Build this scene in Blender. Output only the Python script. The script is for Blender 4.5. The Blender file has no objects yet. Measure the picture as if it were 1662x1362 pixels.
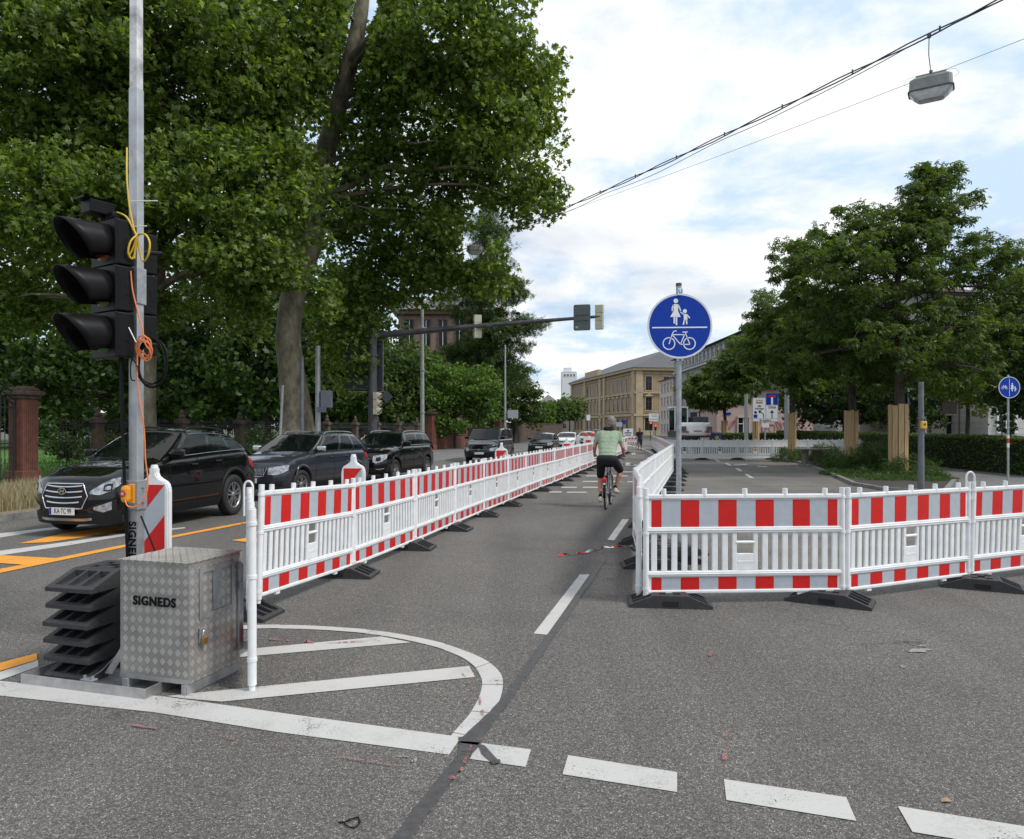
import bpy, bmesh, math, random
import numpy as np
from mathutils import Vector, Matrix, noise

random.seed(7)
SC = bpy.context.scene
COL = SC.collection
R = math.radians

# ------------------------------------------------------------------ camera
FPX, CX, HY, HC = 1190.0, 831.0, 695.0, 1.75     # photo focal (px), centre x, horizon y, eye height (m)
cam_d = bpy.data.cameras.new("camera")
cam_d.sensor_width = 36.0
cam_d.lens = 36.0 * FPX / 1662.0
cam_d.shift_y = (HY - 681.0) / 1662.0
cam_d.clip_start = 0.05
cam_d.clip_end = 3000
cam = bpy.data.objects.new("camera", cam_d)
cam.location = (0, 0, HC)
cam.rotation_euler = (R(90), 0, 0)
COL.objects.link(cam)
SC.camera = cam

# ------------------------------------------------------------------ world and sun
SUN_EL, SUN_AZ = 50.0, 112.0          # azimuth clockwise from +Y (view direction)
w = bpy.data.worlds.new("World")
SC.world = w
w.use_nodes = True
wn, wl = w.node_tree.nodes, w.node_tree.links
wn.clear()
wo = wn.new('ShaderNodeOutputWorld')
wb = wn.new('ShaderNodeBackground')
wb.inputs['Strength'].default_value = 0.1
sky = wn.new('ShaderNodeTexSky')
sky.sky_type = 'NISHITA'
sky.sun_disc = False
sky.sun_elevation = R(SUN_EL)
sky.sun_rotation = R(SUN_AZ)
sky.air_density = 1.0
sky.dust_density = 1.5
tc = wn.new('ShaderNodeTexCoord')
sep = wn.new('ShaderNodeSeparateXYZ')
wl.new(tc.outputs['Generated'], sep.inputs[0])
def wmath(op, a, b=None):
    n = wn.new('ShaderNodeMath'); n.operation = op
    for i, v in enumerate((a, b)):
        if v is None: continue
        if isinstance(v, (int, float)): n.inputs[i].default_value = v
        else: wl.new(v, n.inputs[i])
    return n.outputs[0]
zz = wmath('ADD', wmath('MAXIMUM', sep.outputs['Z'], 0.0), 0.22)
px_ = wmath('DIVIDE', sep.outputs['X'], zz)
py_ = wmath('DIVIDE', sep.outputs['Y'], zz)
cmb = wn.new('ShaderNodeCombineXYZ')
wl.new(px_, cmb.inputs[0]); wl.new(py_, cmb.inputs[1])
def wnoise(scale, detail, rough, dist, off):
    mp = wn.new('ShaderNodeMapping'); mp.inputs['Location'].default_value = off
    wl.new(cmb.outputs[0], mp.inputs[0])
    n = wn.new('ShaderNodeTexNoise'); n.inputs['Scale'].default_value = scale
    n.inputs['Detail'].default_value = detail; n.inputs['Roughness'].default_value = rough
    n.inputs['Distortion'].default_value = dist
    wl.new(mp.outputs[0], n.inputs['Vector'])
    return n.outputs[0]
n1 = wnoise(0.85, 9, 0.55, 0.35, (3.1, 7.7, 0))
n2 = wnoise(1.7, 8, 0.6, 0.2, (1.3, 2.2, 0))
cov = wn.new('ShaderNodeValToRGB')
cov.color_ramp.elements[0].position = 0.36; cov.color_ramp.elements[0].color = (0.50, 0.50, 0.50, 1)
cov.color_ramp.elements[1].position = 0.50; cov.color_ramp.elements[1].color = (1, 1, 1, 1)
wl.new(n1, cov.inputs[0])
shade = wn.new('ShaderNodeValToRGB')
e = shade.color_ramp.elements
e[0].position = 0.42; e[0].color = (4.9, 6.2, 7.8, 1)
e[1].position = 0.54; e[1].color = (8.0, 8.05, 8.1, 1)
wl.new(n2, shade.inputs[0])
mixw = wn.new('ShaderNodeMix'); mixw.data_type = 'RGBA'
wl.new(cov.outputs[0], mixw.inputs['Factor'])
wl.new(sky.outputs[0], mixw.inputs['A'])
wl.new(shade.outputs[0], mixw.inputs['B'])
wl.new(mixw.outputs['Result'], wb.inputs['Color'])
wl.new(wb.outputs[0], wo.inputs[0])

sd = bpy.data.lights.new("sun", 'SUN')
sd.energy = 2.1
sd.angle = R(14)
sd.color = (1.0, 0.95, 0.88)
so = bpy.data.objects.new("sun", sd)
sdir = Vector((math.sin(R(SUN_AZ)) * math.cos(R(SUN_EL)), math.cos(R(SUN_AZ)) * math.cos(R(SUN_EL)), math.sin(R(SUN_EL))))
so.rotation_euler = (-sdir).to_track_quat('-Z', 'Y').to_euler()
so.location = (0, 0, 40)
COL.objects.link(so)

vs = SC.view_settings
SC.display_settings.display_device = 'sRGB'
vs.view_transform = 'Standard'
vs.look = 'None'
vs.gamma = 1
vs.exposure = 0.43
vs.use_curve_mapping = False
SC.render.engine = 'CYCLES'
SC.cycles.max_bounces = 7
SC.cycles.diffuse_bounces = 3
SC.cycles.glossy_bounces = 3
SC.cycles.transmission_bounces = 4
SC.cycles.transparent_max_bounces = 8
SC.cycles.use_denoising = True

# ------------------------------------------------------------------ pixel -> world helpers (photo pixels, 1662x1362)
def P(x, y, h=0.0):
    """world point of the photo pixel for something known to be at height h"""
    Y = FPX * (HC - h) / (y - HY)
    return Vector(((x - CX) / FPX * Y, Y, h))
def A(x, y, Y):
    return Vector(((x - CX) / FPX * Y, Y, HC - (y - HY) / FPX * Y))

# ------------------------------------------------------------------ materials
MATS = {}
def mat(name, col, rough=0.6, metal=0.0, vary=0.12, vscale=6.0, bump=0.0, bscale=40.0, spec=0.5, coat=0.0, emit=None, estr=0.0, vcol=None, coords='Object'):
    if name in MATS: return MATS[name]
    m = bpy.data.materials.new(name); m.use_nodes = True
    nt = m.node_tree; b = nt.nodes['Principled BSDF']
    b.inputs['Roughness'].default_value = rough
    b.inputs['Metallic'].default_value = metal
    b.inputs['Specular IOR Level'].default_value = spec
    if coat:
        b.inputs['Coat Weight'].default_value = coat
        b.inputs['Coat Roughness'].default_value = 0.03
    tcn = nt.nodes.new('ShaderNodeTexCoord')
    if vary > 0:
        nz = nt.nodes.new('ShaderNodeTexNoise'); nz.inputs['Scale'].default_value = vscale
        nz.inputs['Detail'].default_value = 6; nz.inputs['Roughness'].default_value = 0.62
        nt.links.new(tcn.outputs[coords], nz.inputs['Vector'])
        rp = nt.nodes.new('ShaderNodeValToRGB')
        c2 = vcol if vcol else tuple(c * (1 - vary) for c in col)
        rp.color_ramp.elements[0].position = 0.32; rp.color_ramp.elements[0].color = (*c2[:3], 1)
        hi = col if vcol else tuple(min(1, c * (1 + vary * 0.6)) for c in col)
        rp.color_ramp.elements[1].position = 0.68; rp.color_ramp.elements[1].color = (*hi[:3], 1)
        nt.links.new(nz.outputs[0], rp.inputs[0])
        nt.links.new(rp.outputs[0], b.inputs['Base Color'])
    else:
        b.inputs['Base Color'].default_value = (*col, 1)
    if bump > 0:
        n2 = nt.nodes.new('ShaderNodeTexNoise'); n2.inputs['Scale'].default_value = bscale
        n2.inputs['Detail'].default_value = 5
        nt.links.new(tcn.outputs[coords], n2.inputs['Vector'])
        bp = nt.nodes.new('ShaderNodeBump'); bp.inputs['Strength'].default_value = bump
        bp.inputs['Distance'].default_value = 0.02
        nt.links.new(n2.outputs[0], bp.inputs['Height'])
        nt.links.new(bp.outputs[0], b.inputs['Normal'])
    if emit:
        b.inputs['Emission Color'].default_value = (*emit, 1)
        b.inputs['Emission Strength'].default_value = estr
    MATS[name] = m
    return m

def leafmat(name, c_dark, c_mid, c_light, trans=0.35, rough=0.5, spec=0.35):
    m = bpy.data.materials.new(name); m.use_nodes = True
    nt = m.node_tree; nt.nodes.clear()
    out = nt.nodes.new('ShaderNodeOutputMaterial')
    g = nt.nodes.new('ShaderNodeNewGeometry')
    rp = nt.nodes.new('ShaderNodeValToRGB')
    rp.color_ramp.elements[0].color = (*c_dark, 1); rp.color_ramp.elements[0].position = 0.0
    rp.color_ramp.elements[1].color = (*c_light, 1); rp.color_ramp.elements[1].position = 1.0
    el = rp.color_ramp.elements.new(0.6); el.color = (*c_mid, 1)
    nt.links.new(g.outputs['Random Per Island'], rp.inputs[0])
    b = nt.nodes.new('ShaderNodeBsdfPrincipled')
    b.inputs['Roughness'].default_value = rough; b.inputs['Specular IOR Level'].default_value = spec
    nt.links.new(rp.outputs[0], b.inputs['Base Color'])
    t = nt.nodes.new('ShaderNodeBsdfTranslucent')
    hs = nt.nodes.new('ShaderNodeMix'); hs.data_type = 'RGBA'; hs.blend_type = 'MULTIPLY'
    hs.inputs['Factor'].default_value = 1.0
    nt.links.new(rp.outputs[0], hs.inputs['A']); hs.inputs['B'].default_value = (1.5, 1.5, 0.6, 1)
    nt.links.new(hs.outputs['Result'], t.inputs['Color'])
    mx = nt.nodes.new('ShaderNodeMixShader'); mx.inputs[0].default_value = trans
    nt.links.new(b.outputs[0], mx.inputs[1]); nt.links.new(t.outputs[0], mx.inputs[2])
    nt.links.new(mx.outputs[0], out.inputs[0])
    return m

# ------------------------------------------------------------------ mesh builder
class MB:
    def __init__(s):
        s.v = []; s.f = []; s.m = []; s.sm = []; s.mi = 0; s.smooth = False
    def add(s, vs, fs, M=None):
        o = len(s.v)
        for p in vs:
            p = Vector(p)
            s.v.append(tuple(M @ p) if M is not None else tuple(p))
        for f in fs:
            s.f.append([o + i for i in f]); s.m.append(s.mi); s.sm.append(s.smooth)
        return s
    def box(s, c, d, rz=0.0, M=None, bev=0.0):
        x, y, z = d[0] / 2, d[1] / 2, d[2] / 2
        T = Matrix.Translation(c) @ Matrix.Rotation(rz, 4, 'Z')
        if M is not None: T = M @ T
        if bev <= 0:
            vs = [(-x,-y,-z),(x,-y,-z),(x,y,-z),(-x,y,-z),(-x,-y,z),(x,-y,z),(x,y,z),(-x,y,z)]
            fs = [(0,3,2,1),(4,5,6,7),(0,1,5,4),(1,2,6,5),(2,3,7,6),(3,0,4,7)]
            return s.add(vs, fs, T)
        b = min(bev, x * .9, y * .9, z * .9)
        bm = bmesh.new(); bmesh.ops.create_cube(bm, size=1)
        for v in bm.verts: v.co = Vector((v.co.x * d[0], v.co.y * d[1], v.co.z * d[2]))
        bmesh.ops.bevel(bm, geom=bm.edges[:], offset=b, segments=2, affect='EDGES', profile=0.5)
        s.addbm(bm, T)
        return s
    def addbm(s, bm, T=None):
        bm.verts.index_update()
        s.add([v.co.copy() for v in bm.verts], [[v.index for v in f.verts] for f in bm.faces], T)
        bm.free()
    def ring(s, c, ax, r, n, up=None):
        ax = Vector(ax).normalized()
        u = Vector((0, 0, 1)) if abs(ax.z) < 0.95 else Vector((1, 0, 0))
        if up is not None: u = up
        a = ax.cross(u).normalized(); b = ax.cross(a).normalized()
        return [Vector(c) + r * (math.cos(2 * math.pi * i / n) * a + math.sin(2 * math.pi * i / n) * b) for i in range(n)]
    def tube(s, pts, rad, n=8, caps=True, M=None):
        pts = [Vector(p) for p in pts]
        if not isinstance(rad, (list, tuple)): rad = [rad] * len(pts)
        rings = []; prev = None
        for i, p in enumerate(pts):
            if i == 0: d = pts[1] - p
            elif i == len(pts) - 1: d = p - pts[i - 1]
            else: d = (pts[i + 1] - p).normalized() + (p - pts[i - 1]).normalized()
            if d.length < 1e-9: d = Vector((0, 0, 1))
            d.normalize()
            if prev is None:
                u = Vector((0, 0, 1)) if abs(d.z) < 0.9 else Vector((1, 0, 0))
                a = d.cross(u).normalized()
            else:
                a = (prev - d * prev.dot(d))
                if a.length < 1e-6: a = d.orthogonal()
                a.normalize()
            prev = a
            b = d.cross(a)
            rings.append([p + rad[i] * (math.cos(2 * math.pi * k / n) * a + math.sin(2 * math.pi * k / n) * b) for k in range(n)])
        vs = [v for r_ in rings for v in r_]
        fs = []
        for i in range(len(rings) - 1):
            for k in range(n):
                k2 = (k + 1) % n
                fs.append((i * n + k, i * n + k2, (i + 1) * n + k2, (i + 1) * n + k))
        sm = s.smooth; s.smooth = True
        s.add(vs, fs, M); s.smooth = sm
        if caps:
            s.add(rings[0], [list(range(n))[::-1]], M); s.add(rings[-1], [list(range(n))], M)
        return s
    def cyl(s, p0, p1, r0, r1=None, n=12, caps=True, M=None):
        return s.tube([p0, p1], [r0, r0 if r1 is None else r1], n, caps, M)
    def lathe(s, prof, n=20, M=None, caps=False):
        vs = []; fs = []
        for (r, z) in prof:
            for k in range(n):
                a = 2 * math.pi * k / n
                vs.append((r * math.cos(a), r * math.sin(a), z))
        for i in range(len(prof) - 1):
            for k in range(n):
                k2 = (k + 1) % n
                fs.append((i * n + k, i * n + k2, (i + 1) * n + k2, (i + 1) * n + k))
        if caps:
            fs.append(list(range(n))[::-1]); fs.append([(len(prof) - 1) * n + k for k in range(n)])
        sm = s.smooth; s.smooth = True
        s.add(vs, fs, M); s.smooth = sm
        return s
    def prism(s, pts2, z0, z1, M=None):
        n = len(pts2)
        ar = sum(pts2[i][0] * pts2[(i + 1) % n][1] - pts2[(i + 1) % n][0] * pts2[i][1] for i in range(n))
        if ar < 0: pts2 = pts2[::-1]
        vs = [(p[0], p[1], z0) for p in pts2] + [(p[0], p[1], z1) for p in pts2]
        fs = [list(range(n))[::-1], list(range(n, 2 * n))] + [(i, (i + 1) % n, n + (i + 1) % n, n + i) for i in range(n)]
        return s.add(vs, fs, M)
    def grid(s, P2, close_u=False, M=None):
        """P2[i][j] points"""
        nu, nv = len(P2), len(P2[0])
        vs = [p for row in P2 for p in row]; fs = []
        for i in range(nu - 1 + (1 if close_u else 0)):
            i2 = (i + 1) % nu
            for j in range(nv - 1):
                fs.append((i * nv + j, i2 * nv + j, i2 * nv + j + 1, i * nv + j + 1))
        return s.add(vs, fs, M)
    def ball(s, c, r, nu=12, nv=8, M=None):
        c = Vector(c)
        if not isinstance(r, (list, tuple)): r = (r, r, r)
        rows = []
        for j in range(nv + 1):
            t = math.pi * j / nv
            rows.append([c + Vector((r[0] * math.sin(t) * math.cos(2 * math.pi * i / nu), r[1] * math.sin(t) * math.sin(2 * math.pi * i / nu), -r[2] * math.cos(t))) for i in range(nu)])
        vs = [p for row in rows for p in row]; fs = []
        for j in range(nv):
            for i in range(nu):
                i2 = (i + 1) % nu
                fs.append((j * nu + i, j * nu + i2, (j + 1) * nu + i2, (j + 1) * nu + i))
        sm = s.smooth; s.smooth = True
        s.add(vs, fs, M); s.smooth = sm
        return s
    def mesh(s, name, mats):
        me = bpy.data.meshes.new(name)
        me.from_pydata(s.v, [], s.f)
        if not isinstance(mats, (list, tuple)): mats = [mats]
        for m in mats: me.materials.append(m)
        me.polygons.foreach_set('material_index', s.m)
        me.polygons.foreach_set('use_smooth', s.sm)
        me.update()
        return me
    def build(s, name, mats, parent=None, merge=False):
        me = s.mesh(name, mats)
        if merge:
            bm = bmesh.new(); bm.from_mesh(me)
            bmesh.ops.remove_doubles(bm, verts=bm.verts[:], dist=1e-5)
            bm.to_mesh(me); bm.free()
        o = bpy.data.objects.new(name, me)
        COL.objects.link(o)
        if parent is not None: o.parent = parent
        return o

def tag(o, label=None, cat=None, group=None, kind=None):
    if label: o['label'] = label
    if cat: o['category'] = cat
    if group: o['group'] = group
    if kind: o['kind'] = kind
    return o
def thing(name, loc, rz, label, cat, group=None):
    o = bpy.data.objects.new(name, None)
    COL.objects.link(o)
    o.location = loc; o.rotation_euler = (0, 0, rz)
    o.empty_display_size = 0.2
    return tag(o, label, cat, group)
def copy_tree(o, parent=None):
    c = o.copy(); COL.objects.link(c)
    if parent is not None: c.parent = parent
    for ch in [x for x in bpy.data.objects if x.parent == o]:
        copy_tree(ch, c)
    return c
KIDS = {}
def dup(o, loc, rz, label, group=None):
    c = copy_tree(o)
    c.location = loc; c.rotation_euler = (0, 0, rz); c['label'] = label
    if group: c['group'] = group
    return c
def structure(name, mb, m):
    return tag(mb.build(name, m), kind='structure')
def evaluated(o):
    dg = bpy.context.evaluated_depsgraph_get()
    return bpy.data.meshes.new_from_object(o.evaluated_get(dg))
def text_mesh(txt, size, depth=0.002, align='CENTER', sx=1.0, space=1.0, bold=0.0):
    c = bpy.data.curves.new('txt', 'FONT'); c.body = txt; c.size = size; c.extrude = depth
    c.align_x = align; c.align_y = 'CENTER'; c.space_character = space; c.offset = bold
    c.space_line = 0.9
    o = bpy.data.objects.new('txt', c); COL.objects.link(o)
    me = evaluated(o)
    bpy.data.objects.remove(o)
    vs = [(v.co.x * sx, v.co.y, v.co.z) for v in me.vertices]
    fs = [list(p.vertices) for p in me.polygons]
    bpy.data.meshes.remove(me)
    return vs, fs
def seg2(mb, a, b, wd, z0, z1, M=None):
    a = Vector((a[0], a[1])); b = Vector((b[0], b[1])); d = (b - a)
    if d.length < 1e-9: return
    d.normalize(); n = Vector((-d.y, d.x)) * wd / 2
    mb.prism([tuple(a + n), tuple(a - n), tuple(b - n), tuple(b + n)], z0, z1, M)
def disc2(mb, c, r, z0, z1, M=None, n=28, sx=1.0):
    mb.prism([(c[0] + sx * r * math.cos(2 * math.pi * i / n), c[1] + r * math.sin(2 * math.pi * i / n)) for i in range(n)], z0, z1, M)
def annulus2(mb, c, r0, r1, z0, z1, M=None, n=28):
    vs = []; fs = []
    for z in (z0, z1):
        for r in (r0, r1):
            vs += [(c[0] + r * math.cos(2 * math.pi * i / n), c[1] + r * math.sin(2 * math.pi * i / n), z) for i in range(n)]
    for i in range(n):
        j = (i + 1) % n
        fs += [(2*n+i, 3*n+i, 3*n+j, 2*n+j), (i, j, n+j, n+i), (n+i, n+j, 3*n+j, 3*n+i), (i, 2*n+i, 2*n+j, j)]
    mb.add(vs, fs, M)
UP = Matrix(((1,0,0,0),(0,0,-1,0),(0,1,0,0),(0,0,0,1)))   # maps 2D (x,y) to (x, ., z), depth z -> -y (towards the viewer)

# common materials
M_WHITE = mat('white_plastic', (0.78, 0.80, 0.82), 0.42, vary=0.10, vscale=7, spec=0.4, vcol=(0.67, 0.68, 0.68), bump=.08, bscale=9)
M_RED = mat('red_sheeting', (0.56, 0.010, 0.008), 0.32, vary=0.10, vscale=14)
M_SILVER = mat('grey_sheeting', (0.40, 0.44, 0.49), 0.34, vary=0.08, vscale=12)
M_RUBBER = mat('black_recycled_rubber', (0.022, 0.022, 0.024), 0.62, vary=0.4, vscale=30, bump=0.35, bscale=120, vcol=(0.04, 0.04, 0.042))
M_GALV = mat('galvanised_steel', (0.34, 0.36, 0.38), 0.48, metal=0.55, vary=0.25, vscale=18)
M_DARKSTEEL = mat('dark_painted_steel', (0.035, 0.037, 0.042), 0.5, vary=0.4, vscale=3, vcol=(0.09, 0.09, 0.10))
M_BLACKP = mat('black_plastic', (0.006, 0.006, 0.0065), 0.42, vary=0.3, vscale=9, vcol=(0.010, 0.010, 0.011), spec=0.14)
M_BLUE = mat('blue_sign_face', (0.003, 0.040, 0.33), 0.4, vary=0.06, spec=.2)
M_SIGNWHITE = mat('white_sign_face', (0.74, 0.76, 0.78), 0.35, vary=0.05)
M_STONE = mat('sandstone_red', (0.20, 0.075, 0.05), 0.85, vary=0.4, vscale=4, bump=0.4, bscale=30, vcol=(0.10, 0.045, 0.035))
# ================================================================== THE GROUND
def asphalt(name, base, dark, light, seed=0.0, grain=190.0, patch=True):
    m = bpy.data.materials.new(name); m.use_nodes = True
    nt = m.node_tree; N = nt.nodes; L = nt.links; b = N['Principled BSDF']
    b.inputs['Roughness'].default_value = 0.85; b.inputs['Specular IOR Level'].default_value = 0.3
    tcn = N.new('ShaderNodeTexCoord')
    mp = N.new('ShaderNodeMapping'); mp.inputs['Location'].default_value = (seed, seed * 1.7, 0)
    L.new(tcn.outputs['Object'], mp.inputs[0])
    vo = N.new('ShaderNodeTexVoronoi'); vo.inputs['Scale'].default_value = grain
    L.new(mp.outputs[0], vo.inputs['Vector'])
    r1 = N.new('ShaderNodeValToRGB'); r1.color_ramp.interpolation = 'LINEAR'
    e = r1.color_ramp.elements
    e[0].position = 0.0; e[0].color = (*dark, 1)
    e[1].position = 1.0; e[1].color = (*light, 1)
    k = e.new(0.45); k.color = (*base, 1)
    k = e.new(0.82); k.color = tuple(c * 1.35 for c in base) + (1,)
    k = e.new(0.93); k.color = tuple((c * 2.1) for c in base) + (1,)
    sp = N.new('ShaderNodeSeparateColor'); L.new(vo.outputs['Color'], sp.inputs[0])
    L.new(sp.outputs[0], r1.inputs[0])
    # fine bitumen mottling
    n1 = N.new('ShaderNodeTexNoise'); n1.inputs['Scale'].default_value = 34; n1.inputs['Detail'].default_value = 8; n1.inputs['Roughness'].default_value = 0.75
    L.new(mp.outputs[0], n1.inputs['Vector'])
    n2 = N.new('ShaderNodeTexNoise'); n2.inputs['Scale'].default_value = 0.35; n2.inputs['Detail'].default_value = 8; n2.inputs['Roughness'].default_value = 0.6; n2.inputs['Distortion'].default_value = 0.6
    L.new(mp.outputs[0], n2.inputs['Vector'])
    def mr(src, a, b_, lo, hi):
        q = N.new('ShaderNodeMapRange'); q.inputs[1].default_value = a; q.inputs[2].default_value = b_
        q.inputs[3].default_value = lo; q.inputs[4].default_value = hi
        L.new(src, q.inputs[0]); return q.outputs[0]
    mm = N.new('ShaderNodeMath'); mm.operation = 'MULTIPLY'
    L.new(mr(n1.outputs[0], 0.3, 0.7, 0.55, 1.5), mm.inputs[0]); L.new(mr(n2.outputs[0], 0.3, 0.7, 0.84, 1.14), mm.inputs[1])
    mx = N.new('ShaderNodeMix'); mx.data_type = 'RGBA'; mx.blend_type = 'MULTIPLY'; mx.inputs['Factor'].default_value = 1
    L.new(r1.outputs[0], mx.inputs['A'])
    cc = N.new('ShaderNodeCombineColor')
    for i in range(3): L.new(mm.outputs[0], cc.inputs[i])
    L.new(cc.outputs[0], mx.inputs['B'])
    res = mx.outputs['Result']
    if patch:
        # dark drips and stains, and a few hairline cracks
        n5 = N.new('ShaderNodeTexNoise'); n5.inputs['Scale'].default_value = 1.9; n5.inputs['Detail'].default_value = 9; n5.inputs['Roughness'].default_value = .7; n5.inputs['Distortion'].default_value = .8
        L.new(mp.outputs[0], n5.inputs['Vector'])
        st = mr(n5.outputs[0], .60, .70, 1.0, .78)
        nw = N.new('ShaderNodeTexNoise'); nw.inputs['Scale'].default_value = 2.2; nw.inputs['Detail'].default_value = 5; L.new(mp.outputs[0], nw.inputs['Vector'])
        vm = N.new('ShaderNodeVectorMath'); vm.operation = 'MULTIPLY_ADD'; L.new(nw.outputs['Color'], vm.inputs[0]); vm.inputs[1].default_value = (.9, .9, 0); L.new(mp.outputs[0], vm.inputs[2])
        vc = N.new('ShaderNodeTexVoronoi'); vc.feature = 'DISTANCE_TO_EDGE'; vc.inputs['Scale'].default_value = .42; L.new(vm.outputs[0], vc.inputs['Vector'])
        n6 = N.new('ShaderNodeTexNoise'); n6.inputs['Scale'].default_value = .5; L.new(mp.outputs[0], n6.inputs['Vector'])
        ck = mr(vc.outputs['Distance'], .0, .0028, 1.0, .0); cm = mr(n6.outputs[0], .55, .60, 0.0, .6)
        c1 = N.new('ShaderNodeMath'); c1.operation = 'MULTIPLY'; L.new(ck, c1.inputs[0]); L.new(cm, c1.inputs[1])
        c2 = N.new('ShaderNodeMath'); c2.operation = 'SUBTRACT'; c2.inputs[0].default_value = 1.0; L.new(c1.outputs[0], c2.inputs[1])
        c3 = N.new('ShaderNodeMath'); c3.operation = 'MULTIPLY'; L.new(c2.outputs[0], c3.inputs[0]); L.new(st, c3.inputs[1])
        # long streaks polished by wheels, running with the lanes
        mw = N.new('ShaderNodeMapping'); mw.inputs['Rotation'].default_value = (0, 0, R(14)); mw.inputs['Scale'].default_value = (1.1, .05, 1); L.new(tcn.outputs['Object'], mw.inputs[0])
        n7 = N.new('ShaderNodeTexNoise'); n7.inputs['Scale'].default_value = 1.0; n7.inputs['Detail'].default_value = 3; L.new(mw.outputs[0], n7.inputs['Vector'])
        c4 = N.new('ShaderNodeMath'); c4.operation = 'MULTIPLY'; L.new(c3.outputs[0], c4.inputs[0]); L.new(mr(n7.outputs[0], .35, .65, .90, 1.12), c4.inputs[1])
        c5 = N.new('ShaderNodeCombineColor')
        for i in range(3): L.new(c4.outputs[0], c5.inputs[i])
        mq = N.new('ShaderNodeMix'); mq.data_type = 'RGBA'; mq.blend_type = 'MULTIPLY'; mq.inputs['Factor'].default_value = 1
        L.new(res, mq.inputs['A']); L.new(c5.outputs[0], mq.inputs['B']); res = mq.outputs['Result']
    if patch:
        # large worn bands and dusty stains lying on the far lanes
        sx = N.new('ShaderNodeSeparateXYZ'); L.new(tcn.outputs['Object'], sx.inputs[0])
        n3 = N.new('ShaderNodeTexNoise'); n3.inputs['Scale'].default_value = 0.55; n3.inputs['Detail'].default_value = 6
        m3 = N.new('ShaderNodeMapping'); m3.inputs['Scale'].default_value = (0.6, 2.6, 1); m3.inputs['Rotation'].default_value = (0, 0, R(12))
        L.new(tcn.outputs['Object'], m3.inputs[0]); L.new(m3.outputs[0], n3.inputs['Vector'])
        f1 = mr(n3.outputs[0], 0.42, 0.66, 0.0, 0.55)
        f2 = mr(sx.outputs[1], 7.6, 11.0, 0.0, 1.0); f3 = mr(sx.outputs[0], 2.0, 3.4, 0.0, 1.0)
        a1 = N.new('ShaderNodeMath'); a1.operation = 'MULTIPLY'; L.new(f1, a1.inputs[0]); L.new(f2, a1.inputs[1])
        a2 = N.new('ShaderNodeMath'); a2.operation = 'MULTIPLY'; L.new(a1.outputs[0], a2.inputs[0]); L.new(f3, a2.inputs[1])
        mz = N.new('ShaderNodeMix'); mz.data_type = 'RGBA'
        L.new(a2.outputs[0], mz.inputs['Factor']); L.new(res, mz.inputs['A']); mz.inputs['B'].default_value = (0.20, 0.18, 0.15, 1)
        res = mz.outputs['Result']
    L.new(res, b.inputs['Base Color'])
    bp = N.new('ShaderNodeBump'); bp.inputs['Strength'].default_value = 0.55; bp.inputs['Distance'].default_value = 0.004
    L.new(vo.outputs['Distance'], bp.inputs['Height']); L.new(bp.outputs[0], b.inputs['Normal'])
    return m
M_ASPH = asphalt('road_asphalt', (0.100, 0.095, 0.089), (0.050, 0.048, 0.045), (0.40, 0.37, 0.335))
M_PAVE = asphalt('pavement_asphalt', (0.13, 0.128, 0.126), (0.07, 0.07, 0.07), (0.28, 0.27, 0.26), 3.0, 110, False)
M_SEAM = mat('bitumen_seam', (0.062, 0.062, 0.063), 0.55, vary=0.3, vscale=20, bump=0.2, bscale=90)
M_SOIL = mat('distant_ground', (0.09, 0.085, 0.07), 0.95, vary=0.3, vscale=0.5)
M_GRASS = mat('lawn_grass', (0.06, 0.15, 0.018), 0.9, vary=0.4, vscale=1.2, bump=0.5, bscale=60)
M_STRAWSOIL = mat('dry_verge_soil', (0.22, 0.18, 0.11), 0.95, vary=0.35, vscale=3, bump=0.5, bscale=40)
M_KERB = mat('kerb_stone', (0.20, 0.20, 0.19), 0.85, vary=0.4, vscale=5, bump=0.3, bscale=50)
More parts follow.
